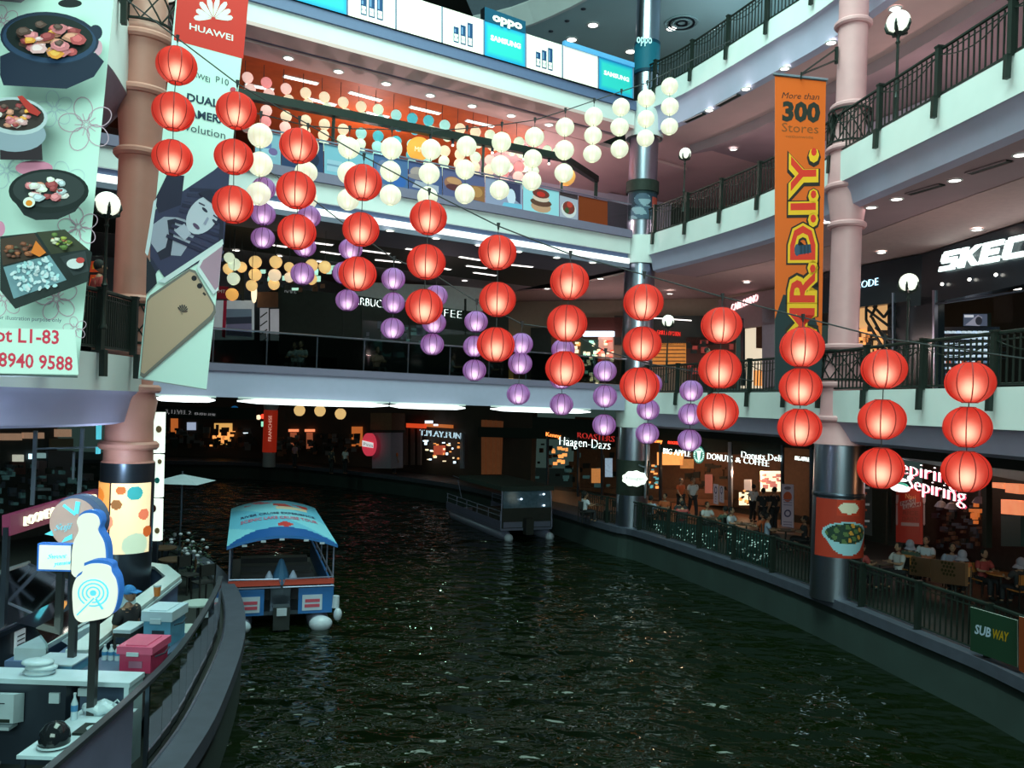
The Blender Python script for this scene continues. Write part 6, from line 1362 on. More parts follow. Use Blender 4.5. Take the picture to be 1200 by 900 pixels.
# glass bead lights behind the promenade railing
rb = vplane((6.05, 31.2), (9.1, 20.5))
for nm, (u0, v0, u1, v1, n), lb in (('bead_screen', (745, 606, 840, 648, 110), 'dark glass screen with tiny sparkling beads behind the railing, left one'), ('bead_screen', (852, 618, 905, 655, 70), 'dark glass screen with tiny sparkling beads behind the railing, right one')):
    t = shop(nm, lb, rb, u0, v1, 'bead screens', 'screen'); slabpx(rb, [(u0, v0), (u1, v0+12), (u1, v1+16), (u0, v1)], .03, -.15).build('glass_panel', mat('dark_green_glass', (.02, .05, .045), .12), t)
    mb = MB()
    for i in range(n):
        u, v = rr.uniform(u0, u1), rr.uniform(v0+6, v1-4); v += 10*(u-u0)/(u1-u0); mb.slab(px(rb, [(u-.45, v), (u, v-.7), (u+.45, v), (u, v+.7)], -.1), rb.n*.03)
    tag(mb.build('beads', mat('bead_sparkle', (.6, .8, .75), emis=(.5, .75, .7), es=.32), t), kind='stuff')
# green banner on the railing
sb = Plane(at(1137, 760, 16.2), at(1192, 782, 15.1), at(1137, 712, 16.2)); t, pr = quad_thing('railing_banner', 'dark green banner with white and yellow lettering on the railing at lower right', 'banner', sb, [(1137, 711), (1192, 727), (1192, 782), (1137, 762)], srgb(28, 52, 38), PAPER)
pr.text('SUB', 1142, 742, 1161, 747, 11, srgb(150, 165, 185), bold=.03, shear=.15); pr.text('WAY', 1163, 747.5, 1182, 752.5, 11, srgb(150, 115, 20), bold=.03, shear=.15); pr.build('print', PAPER, t)
ob2 = Plane(at(1194, 785, 14.9), at(1215, 790, 14.6), at(1194, 725, 14.9)); t, pr = quad_thing('railing_banner', 'orange brown banner on the railing at the right frame edge', 'banner', ob2, [(1194, 722), (1216, 728), (1216, 796), (1194, 786)], srgb(105, 45, 22), PAPER); pr.build('print', PAPER, t)
# people elsewhere
for (u, v, D, c, lb) in ((352, 436, 27.6, (.3, .3, .33), 'person in grey seated behind smoked glass left of the black shop'), (345, 432, 28.4, (.4, .4, .42), 'person with pale scarf seated behind the smoked glass'), (441, 438, 29.2, (.5, .25, .2), 'person in a brown top seated behind the smoked glass'), (529, 448, 31.5, (.2, .25, .3), 'person in blue grey seated below the coffee lettering'), (572, 450, 32.5, (.2, .2, .25), 'person in dark clothes seated near the end of the black shop')):
    p = at(u, v, D); person('sit', (p.x, p.y, 5.45), 2.6+u*.01, lb, c)
p = at(425, 200, 28.6); person('lean', (p.x, p.y, 11.7), PI-.6, 'dark haired person in maroon leaning at the poster rail', (.28, .05, .08))
person('stand', (-7.55, 14.2, 5.45), 2.6, 'person in a dark red shirt on the left balcony beside the pink column', (.25, .03, .03)) if False else None
p = at(143, 350, 15.0); person('stand', (-7.75, 14.9, 5.47), 2.4, 'person in a dark red shirt on the left balcony beside the pink column', (.30, .035, .03))
p = at(815, 420, 30.0); person('lean', (p.x+.3, p.y, 5.47), 1.2, 'person in a pink shirt at the first balcony railing, left of the handbag shop', (.65, .12, .16)); p = at(829, 420, 33); person('stand', (p.x, p.y, 5.47), .6, 'person in dark clothes behind the pink shirted person', (.05, .05, .06))
for (u, v, c, lb) in ((462, 563, (.6, .12, .03), 'person in an orange vest standing on the far bank'), (404, 560, (.5, .5, .55), 'person in white beside the grey pillar on the far bank'), (345, 554, (.45, .22, .28), 'person in pink by the far restaurant tables'), (388, 560, (.03, .03, .04), 'person in black left of the grey pillar')):
    x, y, z = onfloor(u, v); y_ = max(y, 0); person('stand', atz(u, 556 if u > 350 else 549, 0).to_tuple()[:2]+(0,), 2.5, lb, c)

# ------------------------------------------------------------------ boats
bluem = mat('boat_blue', (.02, .12, .36), .4); alu = mat('boat_aluminium', (.22, .23, .34), .4, metal=.5); redm = mat('boat_red', (.45, .05, .03), .45); fend = mat('white_fender', (.38, .42, .5), .4)
def boat_root(x, y, dx, dy, label): 
    t = bpy.data.objects.new('tour_boat', None); C.objects.link(t); t.location = (x, y, -1.1); t.rotation_euler = (0, 0, math.atan2(dy, dx)-PI/2); W[t.name] = Vector((0, 0, 0)); return tag(t, label, 'boat')
b1 = boat_root(-5.72, 20.55, -2.3, 6.9, 'blue tour boat with a colourful arched roof seen from its stern')
Lb, hw = 7.0, 1.28
for s in (-1, 1): smooth_by(MB().tube([(s*.95, -.1, .05), (s*.95, .15, .1), (s*.95, Lb-.8, .1), (s*.95, Lb-.1, .22), (s*.9, Lb+.3, .4)], [.2, .27, .27, .2, .05], 12).build('pontoon', alu, b1), 50)
MB().box(-hw, hw, 0, Lb, .32, .42).build('deck', dsteel, b1)
for s in (-1, 1):
    MB().box(s*hw-.03, s*hw+.03, .0, Lb, .42, 1.02).build('side_panel', bluem, b1); MB().tube([(s*hw, 0, 1.22), (s*hw, Lb, 1.22)], .025, 6).build('side_rail', alu, b1)
    MB().box(min(s*.42, s*hw), max(s*.42, s*hw), -.06, 0, .34, 1.0).build('stern_panel', bluem, b1)
    x0 = .52 if s > 0 else -1.02; MB().box(x0, x0+.5, -.075, -.055, .42, .82).build('notice_board', mat('notice_white', (.42, .48, .6), .5), b1)
    mb = MB(); [mb.box(x0+.06+.01*j, x0+.44, -.085, -.07, .50+.13*j, .58+.13*j) for j in (0, 1)]; tag(mb.build('notice_red_print', mat('notice_red', (.45, .06, .10), .5), b1), kind='stuff')
    MB().box(min(s*.03, s*1.3), max(s*.03, s*1.3), -.12, -.02, 1.10, 1.22).build('red_bumper', redm, b1)
    MB().tube([(s*.03, -.13, 1.13), (s*.08, -.13, 1.26), (s*1.28, -.13, 1.28), (s*1.3, -.13, 1.05), (s*.03, -.13, 1.05)], .018, 5).build('stern_frame', alu, b1)
    for y in (.02, 1.7, 3.4, 5.1, Lb-.1): MB().tube([(s*hw, y, .42), (s*hw, y, 2.08)], .022, 6).build('roof_post', alu, b1)
    MB().sphere((s*.98, -.28, .12), .27 if s > 0 else .24, 14, 10, (1.1, .8, .75)).build('fender', fend, b1, smooth=True)
MB().sphere((1.42, -.15, .3), .14, 12, 8, (.8, .8, 1.2)).build('fender', fend, b1, smooth=True); MB().tube([(1.36, .0, .45), (1.38, .0, .75)], [.11, .09], 10).build('fender', fend, b1)
MB().box(-.2, .2, -.45, -.1, .05, .62).build('outboard_motor', mat('motor_black', (.015, .018, .02), .3), b1); MB().box(-.12, .12, -.5, -.44, .42, .60).build('motor_badge', fend, b1); MB().cyl((0, -.3), .07, -.35, .1, 8).build('motor_leg', dsteel, b1)
for y in (1.2, 2.4, 3.6, 4.8): MB().box(-1.0, 1.0, y, y+.45, .42, .85).build('bench', mat('boat_seat', (.03, .03, .04), .6), b1)
MB().lathe([(.24, 0), (.2, .25), (.06, .62), (.001, .66)], (0, .55, 1.0), 10).build('folded_canvas', mat('canvas_blue', (.03, .12, .25), .7), b1); MB().box(-.25, .25, .4, .7, .42, 1.0).build('stern_box', dsteel, b1)
for s in (-1, 1): MB().lathe([(.12, 0), (.1, .2), (.02, .36)], (s*.3, .45, 1.0), 8).build('life_jacket', mat('pale_jacket', (.35, .42, .6), .7), b1)
arch = lambda x: 2.10 + .27*(1-(x/1.36)**2)
def roof_cell(s, t_):
    x, y = s*2-1, t_
    edge = y-0.0
    if y < .07+.13*(1-abs(x)**2)*1.0 and y < .20*(1-x*x)+.02: return srgb(20, 75, 140)
    d1 = ((x+.0)-.05)**2/.05+(y-.27)**2/.0022; 
    if d1 < 1 + .8*math.sin(14*x): return srgb(185, 50, 50)
    if .80 < y < .88 and -.05 < x < .75 and math.sin(11*x+30*y) > -.55: return srgb(190, 55, 50)
    if .70 < y < .80 and .0 < x < .7: return srgb(205, 185, 160)
    if .88 < y < .97 and -.7 < x < -.05 and math.sin(13*x+40*y) > -.2: return srgb(185, 95, 110)
    return srgb(95, 165, 195) if math.sin(3*x+7*y) > -.2 else srgb(120, 185, 205)
NX, NY = 40, 44; mb = MB(); R_ = lambda i, j: (-1.36+2.72*i/NX, -.15+(Lb+.2)*j/NY, arch(-1.36+2.72*i/NX))
for i in range(NX):
    for j in range(NY): mb.ink = roof_cell((i+.5)/NX, (j+.5)/NY); mb.poly([R_(i, j), R_(i+1, j), R_(i+1, j+1), R_(i, j+1)])
roof = mb.build('arched_roof', print_mat('canopy_print'), b1)
mb = MB(); [mb.poly([R_(i, 0), R_(i+1, 0), tuple(Vector(R_(i+1, 0))-Vector((0, 0, .07))), tuple(Vector(R_(i, 0))-Vector((0, 0, .07)))]) for i in range(NX)]; mb.build('roof_edge', bluem, b1)
mb = MB(); [mb.poly([(R_(i, 0)[0], y, R_(i, 0)[2]-.04), (R_(i+1, 0)[0], y, R_(i+1, 0)[2]-.04), (R_(i+1, 0)[0], y2, R_(i+1, 0)[2]-.04), (R_(i, 0)[0], y2, R_(i, 0)[2]-.04)]) for i in range(NX) for y, y2 in ((-.12, Lb),)]; mb.build('roof_lining', dsteel, b1)
for txt, y0, h_, ik in (('RIVER CRUISE EXPERIENCE', 3.75, .42, srgb(50, 55, 95)), ('SCENIC LAKE CRUISE TOUR', 2.75, .55, srgb(190, 90, 120))):
    V, F, x0, x1, ya, yb = text_tris(txt, .02); mb = MB(); mb.ink = ik
    for v in V: X = -1.05+2.15*(v.x-x0)/(x1-x0); mb.v.append(Vector((X, y0+h_*v.y/.73, arch(X)+.012)))
    for f in F: mb._f(list(f))
    tag(mb.build('roof_lettering', print_mat('canopy_print'), b1), kind='stuff')
for i, x in enumerate((-1.0, -.55, -.1, .5, .9)): MB().box(x, x+.12, -.16, -.12, arch(x)-.12, arch(x)-.07).build('roof_clip', fend, b1)
b2 = boat_root(.85, 35.6, -2.9, 6.4, 'dark tour boat with grey pontoons in the middle of the canal')
Lb, hw = 7.0, 1.25; tarp = mat('dark_green_tarp', (.015, .03, .026), .7)
for s in (-1, 1): smooth_by(MB().tube([(s*1.0, -.2, .12), (s*1.0, .1, .12), (s*1.0, Lb-.6, .12), (s*1.0, Lb+.2, .3)], [.16, .27, .27, .1], 12).build('pontoon', alu, b2), 50); MB().sphere((s*1.0, -.3, .08), .2, 12, 8).build('fender', fend, b2, smooth=True)
MB().box(-hw, hw, 0, Lb, .36, .46).build('deck', alu, b2)
for s in (-1, 1):
    MB().box(s*hw-.03, s*hw+.03, 0, Lb, .46, .78).build('side_panel', mat('boat_grey_panel', (.10, .10, .17), .5), b2)
    for z in (1.0, 1.2): MB().tube([(s*hw, 0, z), (s*hw, Lb, z)], .02, 5).build('side_rail', alu, b2)
    for k_ in range(6): MB().tube([(s*hw, .1+k_*1.36, .46), (s*hw, .1+k_*1.36, 1.2)], .018, 5).build('rail_post', alu, b2)
    MB().box(min(s*.25, s*1.15), max(s*.25, s*1.15), -.06, 0, .5, .74).build('stern_panel', alu, b2)
    MB().tube([(s*hw, 4.9, 1.2), (s*hw, 5.5, 2.05)], .02, 5).build('roof_strut', alu, b2); MB().tube([(s*hw, 0, .46), (s*1.2, .1, 2.1)], .03, 5).build('roof_strut', alu, b2); MB().tube([(s*1.1, 5.3, 2.1), (s*1.1, 6.6, 2.15)], .02, 5).build('bow_rail', alu, b2)
MB().box(-1.3, 1.3, 0, 5.2, 2.1, 2.3).build('canvas_roof', tarp, b2); MB().slab([(-1.2, -.02, 1.35), (1.2, -.02, 1.35), (1.15, .12, 2.1), (-1.15, .12, 2.1)], (0, .02, 0)).build('windscreen', mat('reflective_windscreen', (.08, .14, .2), .12, noise=.5, scale=8, spec=1.0), b2)
MB().box(-1.2, 1.2, 0, .15, .46, 1.35).build('console', shopdark, b2); MB().box(-.18, .18, -.35, 0, .2, .9).build('outboard_motor', shopdark, b2)
for y in (1.2, 2.4, 3.6): MB().box(-1.0, 1.0, y, y+.45, .46, .9).build('bench', shopdark, b2)
for x, z in ((-.35, 1.75), (.75, 1.95), (.78, 1.45)): MB().sphere((x, -.08, z), .05, 8, 6, (1.3, .4, .9)).build('windscreen_glint', glowb, b2)  # glowing spots put on the windscreen as its reflections

# ------------------------------------------------------------------ left bank: parapet, kiosks
PP = [p for p in offset(KL, .44)]
pz = [p for p in PP if 5.5 < p[1] < 16.6]; near = [p for p in pz if p[1] < 10.15]; far_ = [p for p in pz if p[1] >= 9.9]
t = thing('parapet', 'grey parapet panel then dark glass panels along the left bank kerb', 'parapet', (near[0][0], near[0][1], 0))
MB().sweep(near, [(0, .0), (0, 1.12), (.04, 1.12), (.04, 0)]).build('solid_panel', mat('brushed_grey_panel', (.13, .13, .21), .45, noise=.35, scale=1.5), t)
gd = glass_mat('dark_teal_glass', (.10, .14, .14))
for i in range(len(far_)-1): MB().sweep([far_[i], tuple(Vector(far_[i])*.02+Vector(far_[i+1])*.98)], [(0, .05), (0, 1.08), (.02, 1.08), (.02, .05)]).build('glass_pane', gd, t)
MB().sweep(pz, [(-.03, 1.10), (-.03, 1.15), (.06, 1.15), (.06, 1.10)]).build('top_rail', mat('charcoal_rail', (.03, .035, .045), .4), t)
for i in (0, len(far_)//2, len(far_)-1): MB().cbox((far_[i][0]-.03, far_[i][1], .55), .05, .05, 1.1).build('post', dsteel, t)
bw = mat('bluish_white_laminate', (.42, .52, .58), .4); blf = mat('blue_grey_laminate', (.10, .16, .30), .5); dkp = mat('dark_blue_panel', (.018, .026, .04), .4, noise=.4, scale=2)
# near cross counter
t = thing('serving_counter', 'near white topped counter with towel dispenser on its dark front', 'counter', (-6.3, 10.4, 0))
MB().box(-7.68, -4.72, 10.2, 10.62, 1.04, 1.10).build('countertop', bw, t); MB().box(-7.66, -5.55, 10.25, 10.6, 0, 1.04).build('front_panel', dkp, t)
MB().box(-5.5, -4.78, 10.5, 10.6, .35, 1.04).build('recess_panel', mat('slate_blue_board', (.05, .08, .14), .5), t); MB().box(-4.79, -4.73, 10.2, 10.6, 0, 1.04).build('end_panel', bw, t); MB().box(-5.55, -4.78, 10.25, 10.6, .0, .36).build('shelf', shopdark, t)
MB().box(-5.75, -5.62, 10.22, 10.25, .80, .93).build('power_socket', bw, t); MB().box(-5.5, -5.36, 10.44, 10.5, .82, .92).build('power_socket', bw, t)
t = thing('towel_dispenser', 'white paper towel dispenser on the front of the near counter', 'dispenser', (-6.25, 10.15, .5)); MB().slab([(-6.44, 10.0, .62), (-6.06, 10.0, .62), (-6.06, 10.22, .56), (-6.44, 10.22, .56)], (0, 0, .36)).build('case', bw, t); MB().box(-6.40, -6.10, 9.99, 10.02, .63, .67).build('slot', dark, t); MB().box(-6.33, -6.17, 9.99, 10.01, .86, .87).build('label_line', dkp, t); MB().box(-6.38, -6.12, 10.02, 10.2, .52, .56).build('paper_towel', bw, t)
t = thing('notice', 'pale notice with two dark pictures left of the towel dispenser', 'notice', (-6.8, 10.2, .6)); MB().box(-6.92, -6.66, 10.2, 10.24, .64, 1.0).build('sheet', bw, t); MB().box(-6.85, -6.75, 10.19, 10.2, .83, .92).build('picture', mat('notice_red', (.45, .06, .10)), t); MB().box(-6.85, -6.75, 10.19, 10.2, .70, .80).build('picture', dkp, t)
t = thing('basin', 'grey blue steel basin edge at the left frame border', 'sink', (-6.9, 9.6, .6)); MB().box(-7.4, -6.45, 9.2, 9.9, .45, .52).build('rim', mat('slate_blue_board', (.05, .08, .14)), t); MB().box(-7.3, -6.55, 9.25, 9.85, .2, .45).build('bowl', dkp, t); MB().box(-7.4, -6.45, 9.2, 9.9, 0, .2).build('cabinet', dkp, t)
# tray pile on the counter
t = thing('towel_stack', 'white crumpled packages stacked on the near counter', 'packages', (-6.0, 10.4, 1.1))
for k_, (x, z) in enumerate(((0, 0), (.03, .06), (-.02, .12))): smooth_by(MB().sphere((-6.0+x, 10.42, 1.13+z), .18, 12, 7, (1.15, .8, .28)).build('package', bw, t), 60)
# work table, chair, bottle, bag, helmet
t = thing('work_table', 'white topped work table behind the grey parapet panel', 'table', (-4.95, 9.5, 0)); MB().box(-5.25, -4.58, 8.75, 10.15, .76, .80).build('tabletop', bw, t)
for x in (-5.2, -4.65):
    for y in (8.8, 10.1): MB().box(x-.02, x+.02, y-.02, y+.02, 0, .76).build('leg', dsteel, t)
def bottle(x, y, z, h, m, label, grp=None, capm=None):
    t = thing('bottle', label, 'bottle', (x, y, z), grp); smooth_by(MB().lathe([(.001, z), (.038, z), (.04, z+h*.1), (.036, z+h*.4), (.04, z+h*.65), (.015, z+h*.88), (.014, z+h)], (x, y, 0), 14).build('body', m, t), 50); MB().cyl((x, y), .018, z+h, z+h*1.07, 10).build('cap', capm or bw, t)
    MB().lathe([(.0405, z+h*.35), (.0415, z+h*.6)], (x, y, 0), 14).build('label_band', mat('bottle_label_blue', (.05, .2, .4), .4), t); return t
bottle(-5.17, 9.75, .8, .30, mat('pale_bottle', (.45, .58, .66), .15), 'clear water bottle with a blue label on the work table')
t = thing('plastic_bag', 'crumpled white plastic bag on the work table', 'bag', (-4.95, 10.0, .8)); mb = MB().sphere((-4.97, 9.98, .86), .17, 14, 9, (1.3, .9, .45)); 
for v in mb.v: v += Vector((.02*math.sin(31*v.x+7*v.z), .02*math.sin(27*v.y), .02*math.sin(23*v.x+19*v.y)))
mb.build('bag', bw, t); MB().tube([(-4.85, 9.95, .88), (-4.75, 9.95, .98), (-4.68, 9.98, .88)], .012, 5).build('handle', bw, t)
t = thing('tongs', 'thin black rod lying across the work table', 'tool', (-4.75, 9.7, .82)); MB().tube([(-4.80, 9.35, .82), (-4.68, 9.95, .9)], .012, 6).build('rod', black, t); MB().sphere((-4.68, 9.95, .9), .02, 8, 6).build('tip', black, t)
t = thing('helmet', 'shiny black round helmet at the edge of the work table', 'helmet', (-4.95, 8.95, .8)); smooth_by(MB().lathe([(.001, 1.09), (.09, 1.06), (.15, .98), (.165, .90), (.15, .80)][::-1], (-4.98, 9.0, 0), 20).build('shell', mat('gloss_black', (.01, .012, .015), .1), t), 60); MB().tube([(-4.98+.168*math.cos(a), 9.0+.168*math.sin(a), .83) for a in [2*PI*i/18 for i in range(18)]], .012, 5, True).build('rim', bw, t)
t = thing('dish_tray', 'black tray with dishes on the work table behind the bag', 'tray', (-4.8, 9.45, .8)); MB().box(-4.95, -4.62, 9.3, 9.6, .80, .83).build('tray', black, t); MB().lathe([(.001, .83), (.07, .83), (.09, .86)], (-4.74, 9.4, 0), 14).build('plate', bw, t)
t = thing('storage_crate', 'pale blue plastic crate under the work table edge', 'crate', (-4.95, 8.45, 0)); MB().box(-5.2, -4.72, 8.3, 8.7, 0, .62).build('body', mat('pale_blue_plastic', (.22, .30, .42), .5), t); MB().box(-5.22, -4.7, 8.28, 8.72, .62, .66).build('rim', bw, t); MB().box(-5.05, -4.87, 8.27, 8.3, .42, .5).build('handle', dkp, t)
# service bench with coolers
t = thing('service_bench', 'dark service bench carrying the pink and blue cooler boxes', 'bench', (-5.3, 11.7, 0)); MB().box(-5.72, -4.86, 10.75, 12.75, .95, 1.0).build('benchtop', mat('slate_blue_board', (.05, .08, .14)), t)
for x in (-5.68, -4.9):
    for y in (10.8, 12.7): MB().box(x-.03, x+.03, y-.03, y+.03, 0, .95).build('leg', dsteel, t)
MB().box(-5.68, -4.9, 10.85, 12.7, .3, .34).build('lower_shelf', dkp, t)
def cooler(x0, x1, y0, y1, z, h, mb_, ml, label, print_m):
    t = thing('cooler_box', label, 'cooler', ((x0+x1)/2, (y0+y1)/2, z)); 
    MB().slab([(x0+.03, y0+.03, z), (x1-.03, y0+.03, z), (x1-.03, y1-.03, z), (x0+.03, y1-.03, z)], (0, 0, h*.72)).build('body', mb_, t); MB().box(x0, x1, y0, y1, z+h*.72, z+h).build('lid', ml, t)
    MB().box(x0+.14, x0+.30, y0-.02, y0+.0, z+h*.66, z+h*.80).build('latch', bw, t); MB().tube([(x1+.01, y0+.08, z+h*.6), (x1+.04, (y0+y1)/2, z+h*.55), (x1+.01, y1-.08, z+h*.6)], .012, 5).build('handle', dkp, t)
    MB().box(x0+.16, x0+.34, y0+.015, y0+.03, z+h*.2, z+h*.45).build('emblem', print_m, t); MB().box(x0+.1, x1-.1, y0+.05, y1-.08, z+h, z+h+.012).build('lid_recess', ml, t); return t
cooler(-5.20, -4.72, 10.82, 11.42, 1.0, .36, mat('pink_plastic', (.42, .035, .10), .4), mat('pink_lid', (.55, .08, .17), .4), 'pink cooler box on the service bench', mat('emblem_grey', (.3, .12, .2)))
cooler(-5.42, -4.96, 12.0, 12.6, 1.0, .52, mat('sky_blue_plastic', (.10, .30, .46), .4), mat('pale_sky_lid', (.40, .52, .60), .4), 'large pale blue cooler box behind the pink one', dkp)
t = thing('till_box', 'white topped black machine left of the blue cooler box', 'appliance', (-5.62, 11.9, 1.0)); MB().box(-5.70, -5.46, 11.75, 12.2, 1.0, 1.26).build('body', shopdark, t); MB().box(-5.71, -5.45, 11.74, 12.21, 1.26, 1.31).build('lid', bw, t); MB().box(-5.66, -5.52, 11.735, 11.75, 1.12, 1.2).build('display', dsteel, t)
for i, x in enumerate((-5.62, -5.53, -5.44)):
    bottle(x, 11.35, 1.0, .2, bw, 'white squeeze bottle beside the pink cooler box, %s' % ('left one', 'middle one', 'right one')[i], 'white squeeze bottles')
t = thing('plastic_tub', 'open blue plastic tub left of the pink cooler box', 'tub', (-5.75, 11.0, .95)); MB().box(-6.3, -5.76, 10.75, 11.2, .85, 1.1).build('body', mat('sky_blue_plastic', (.10, .30, .46)), t); MB().box(-6.32, -5.74, 10.73, 11.22, 1.1, 1.12).build('rim', bw, t); MB().box(-6.25, -5.8, 10.8, 11.15, 0, .85).build('stand', dkp, t)
# long kiosk counter round the column
kw = [(-5.95, 11.4), (-6.3, 13.9), (-6.62, 16.25), (-7.3, 17.2), (-8.6, 17.7)]
t = thing('kiosk_counter', 'long white topped blue kiosk counter bending round the left column', 'counter', (-6.3, 14, 0)); MB().sweep(kw, [(0, 0), (0, 1.05), (.08, 1.05), (.08, 0)]).build('outer_panel', blf, t)
MB().sweep(kw, [(-.05, 1.05), (-.05, 1.11), (.24, 1.11), (.24, 1.05)]).build('countertop', mat('pale_countertop', (.50, .60, .62), .3), t); MB().sweep(kw, [(-.07, .98), (-.07, 1.03), (0, 1.03), (0, .98)]).build('edge_trim', bw, t)
t = thing('glass_display', 'curved clear display cover on the kiosk counter behind the sign poles', 'display', (-6.6, 11.9, 1.0)); 
MB().box(-7.0, -6.35, 11.3, 12.7, .0, .95).build('cabinet', blf, t); mb = MB().sweep([(-6.4, 11.35), (-6.5, 12.65)], [(.0, .95), (.03, 1.2), (.2, 1.42), (.5, 1.5), (.5, 1.47), (.22, 1.39), (.06, 1.19), (.03, .95)]); mb.build('curved_glass', clear, t); MB().box(-6.9, -6.45, 11.35, 12.65, .95, 1.12).build('food_trays', bw, t)
# left display case with slanted glass
t = thing('glass_display', 'long slanted glass display case at the left edge of the frame', 'display', (-8.4, 12, 0))
MB().box(-9.1, -7.8, 8.0, 15.1, 0, .95).build('cabinet', dkp, t); MB().box(-9.12, -7.72, 7.9, 15.2, .95, 1.02).build('shelf_edge', dsteel, t); MB().box(-9.0, -7.85, 8.1, 15.0, 1.02, 1.035).build('display_tray', bw, t)
for i, y in enumerate((8.1, 9.85, 11.6, 13.35)): MB().slab([(-7.78, y, 1.05), (-7.78, y+1.65, 1.05), (-8.95, y+1.65, 1.5), (-8.95, y, 1.5)], (0, 0, .01)).build('glass_pane', clear, t)
for y in (8.0, 9.8, 11.55, 13.3, 15.05): MB().tube([(-7.77, y, 1.05), (-8.96, y, 1.51)], .025, 5).build('frame_bar', steel, t)
MB().tube([(-8.96, 8, 1.52), (-8.96, 15.1, 1.52)], .03, 5).build('top_bar', bw, t); MB().tube([(-7.75, 8, 1.04), (-7.75, 15.1, 1.04)], .03, 5).build('bottom_bar', steel, t)
for i in range(7): MB().lathe([(.001, 1.03), (.14, 1.03), (.17, 1.10), (.12, 1.17), (.001, 1.2)], (-8.35+.12*(i % 2), 8.6+.95*i, 0), 14).build('pastry_tray', mat('pale_pastry', (.5, .42, .36), .6) if i > 4 else bw, t)
t2 = thing('price_tag', 'small pale price list taped to the dark case front', 'sign', (-7.78, 13.0, .6)); MB().box(-7.79, -7.76, 12.8, 13.05, .55, .9).build('sheet', mat('pale_board', (.5, .55, .6)), t2); mb = MB(); [mb.box(-7.755, -7.75, 12.83, 13.02, .6+.07*j, .62+.07*j) for j in range(4)]; tag(mb.build('print_lines', dkp, t2), kind='stuff')
# glowing signs on poles
neonw = mat('neon_white', (.3, .3, .3), emis=(.80, .92, .76), es=.85); neonb = mat('neon_blue_rim', (.02, .1, .4), .4, emis=(.03, .18, .55), es=.5); neonc = mat('neon_cyan', (.1, .5, .6), emis=(.08, .5, .6), es=1.0)
def polesign(label, D, face, rim, marks, pole_u, pole_v, text=None):
    c = at(*face[0], D); pl = Plane(c, c+Vector((1, .05, 0)), c+Vector((0, 0, 1))); face, rim = [spline(q+[q[0]], 4)[:-1] if len(q) > 5 else q for q in (face, rim)]; t = thing('pole_sign', label, 'sign', (at(pole_u, pole_v, D).x, D, 0))
    slabpx(pl, rim, .14, 0).build('sign_case', neonb, t); slabpx(pl, face, .03, .03).build('lit_face', neonw, t)
    for i, (s_, m_) in enumerate(marks): slabpx(pl, s_, .012, .045+.004*i).build('mark', m_, t)
    q = at(pole_u, pole_v, D); MB().box(q.x-.045, q.x+.045, D+.12, D+.2, 0, q.z).build('pole', mat('charcoal_pole', (.025, .028, .03), .4), t); MB().lathe([(.001, 0), (.2, 0), (.18, .03), (.001, .03)], (q.x, D+.16, 0), 14).build('foot', dsteel, t); return t, pl
cup = [(92, 606), (98, 602), (108, 602), (114, 606), (116, 614), (114, 622), (121, 636), (123, 655), (121, 674), (87, 676), (84, 655), (86, 636), (92, 622), (90, 612)]
rimc = [((u-103)*1.08+105.5, (v-640)*1.04+638) for u, v in cup]
polesign('white glowing jar shaped sign with blue rim, upper one on the poles', 10.9, cup, rimc, [], 82, 640)
jar = [(97, 664), (106, 661), (118, 661), (128, 664), (130, 671), (135, 680), (137, 695), (134, 712), (128, 722), (116, 726), (104, 728), (94, 729), (87, 722), (85, 706), (85, 690), (89, 678), (96, 672)]
marks = []
cx, cy = 109, 695
for r, m_ in ((19, neonc), (17, neonw), (14, neonc), (12, neonw), (9, neonc), (7, neonw), (4, neonc)): marks.append((ell(cx, cy, r*.95, r*.85, 0, 22), m_))
for a, b, w, m_ in (((88, 722), (110, 700), 5, neonw), ((90, 721), (110, 701), 1.6, neonc), ((112, 702), (120, 714), 2, neonc)): marks.append((line_px(a, b, w), m_))
polesign('round glowing sign with cyan swirl and blue rim, lower one on the poles', 9.75, jar, [((u-110)*1.03+112, (v-695)*1.04+692) for u, v in jar], marks, 104.5, 700)
t, pl = polesign('pale rectangular glowing sign with cyan handwriting left of the jar sign', 11.6, [(46, 639), (82, 640), (82, 668), (45, 667)], [(44, 637), (84, 638), (84, 670), (43, 669)], [], 64, 668)
letters(pl, 'Sweet', 56, 655, 78, 654, 6, neonc, t, off=.05, depth=.02, shear=.3); letters(pl, 'yummi', 63, 663, 83, 661, 5, neonc, t, off=.05, depth=.02, shear=.3)
c = at(86, 612, 12.4); pl = Plane(c, c+Vector((1, .05, 0)), c+Vector((0, 0, 1))); t = thing('round_sign', 'round peach sign with cyan neon ears and grey rim above the jar sign', 'sign', (c.x, c.y, 0))
slabpx(pl, ell(91, 611, 31, 31, 0, 30), .2, -.02).build('rim', mat('grey_blue_rim', (.10, .14, .26), .4), t); slabpx(pl, ell(86, 613, 28, 29, 0, 30), .02, .02).build('peach_face', mat('peach_face', (.5, .32, .27), .6, emis=(.5, .32, .27), es=.35), t)
for i, s_ in enumerate((line_px((74, 592), (88, 603), 3), line_px((91, 588), (89, 602), 5), [(60, 622), (52, 626), (62, 628)], [(76, 630), (84, 626), (84, 632), (72, 636)])): slabpx(pl, s_, .02, .05+.004*i).build('neon_mark', neonc, t)
letters(pl, 'Suji', 64, 622, 84, 620, 8, neonc, t, off=.05, depth=.02, shear=.3); q = at(80, 640, 12.4); MB().box(q.x-.04, q.x+.04, q.y+.1, q.y+.16, 0, q.z).build('pole', dsteel, t)
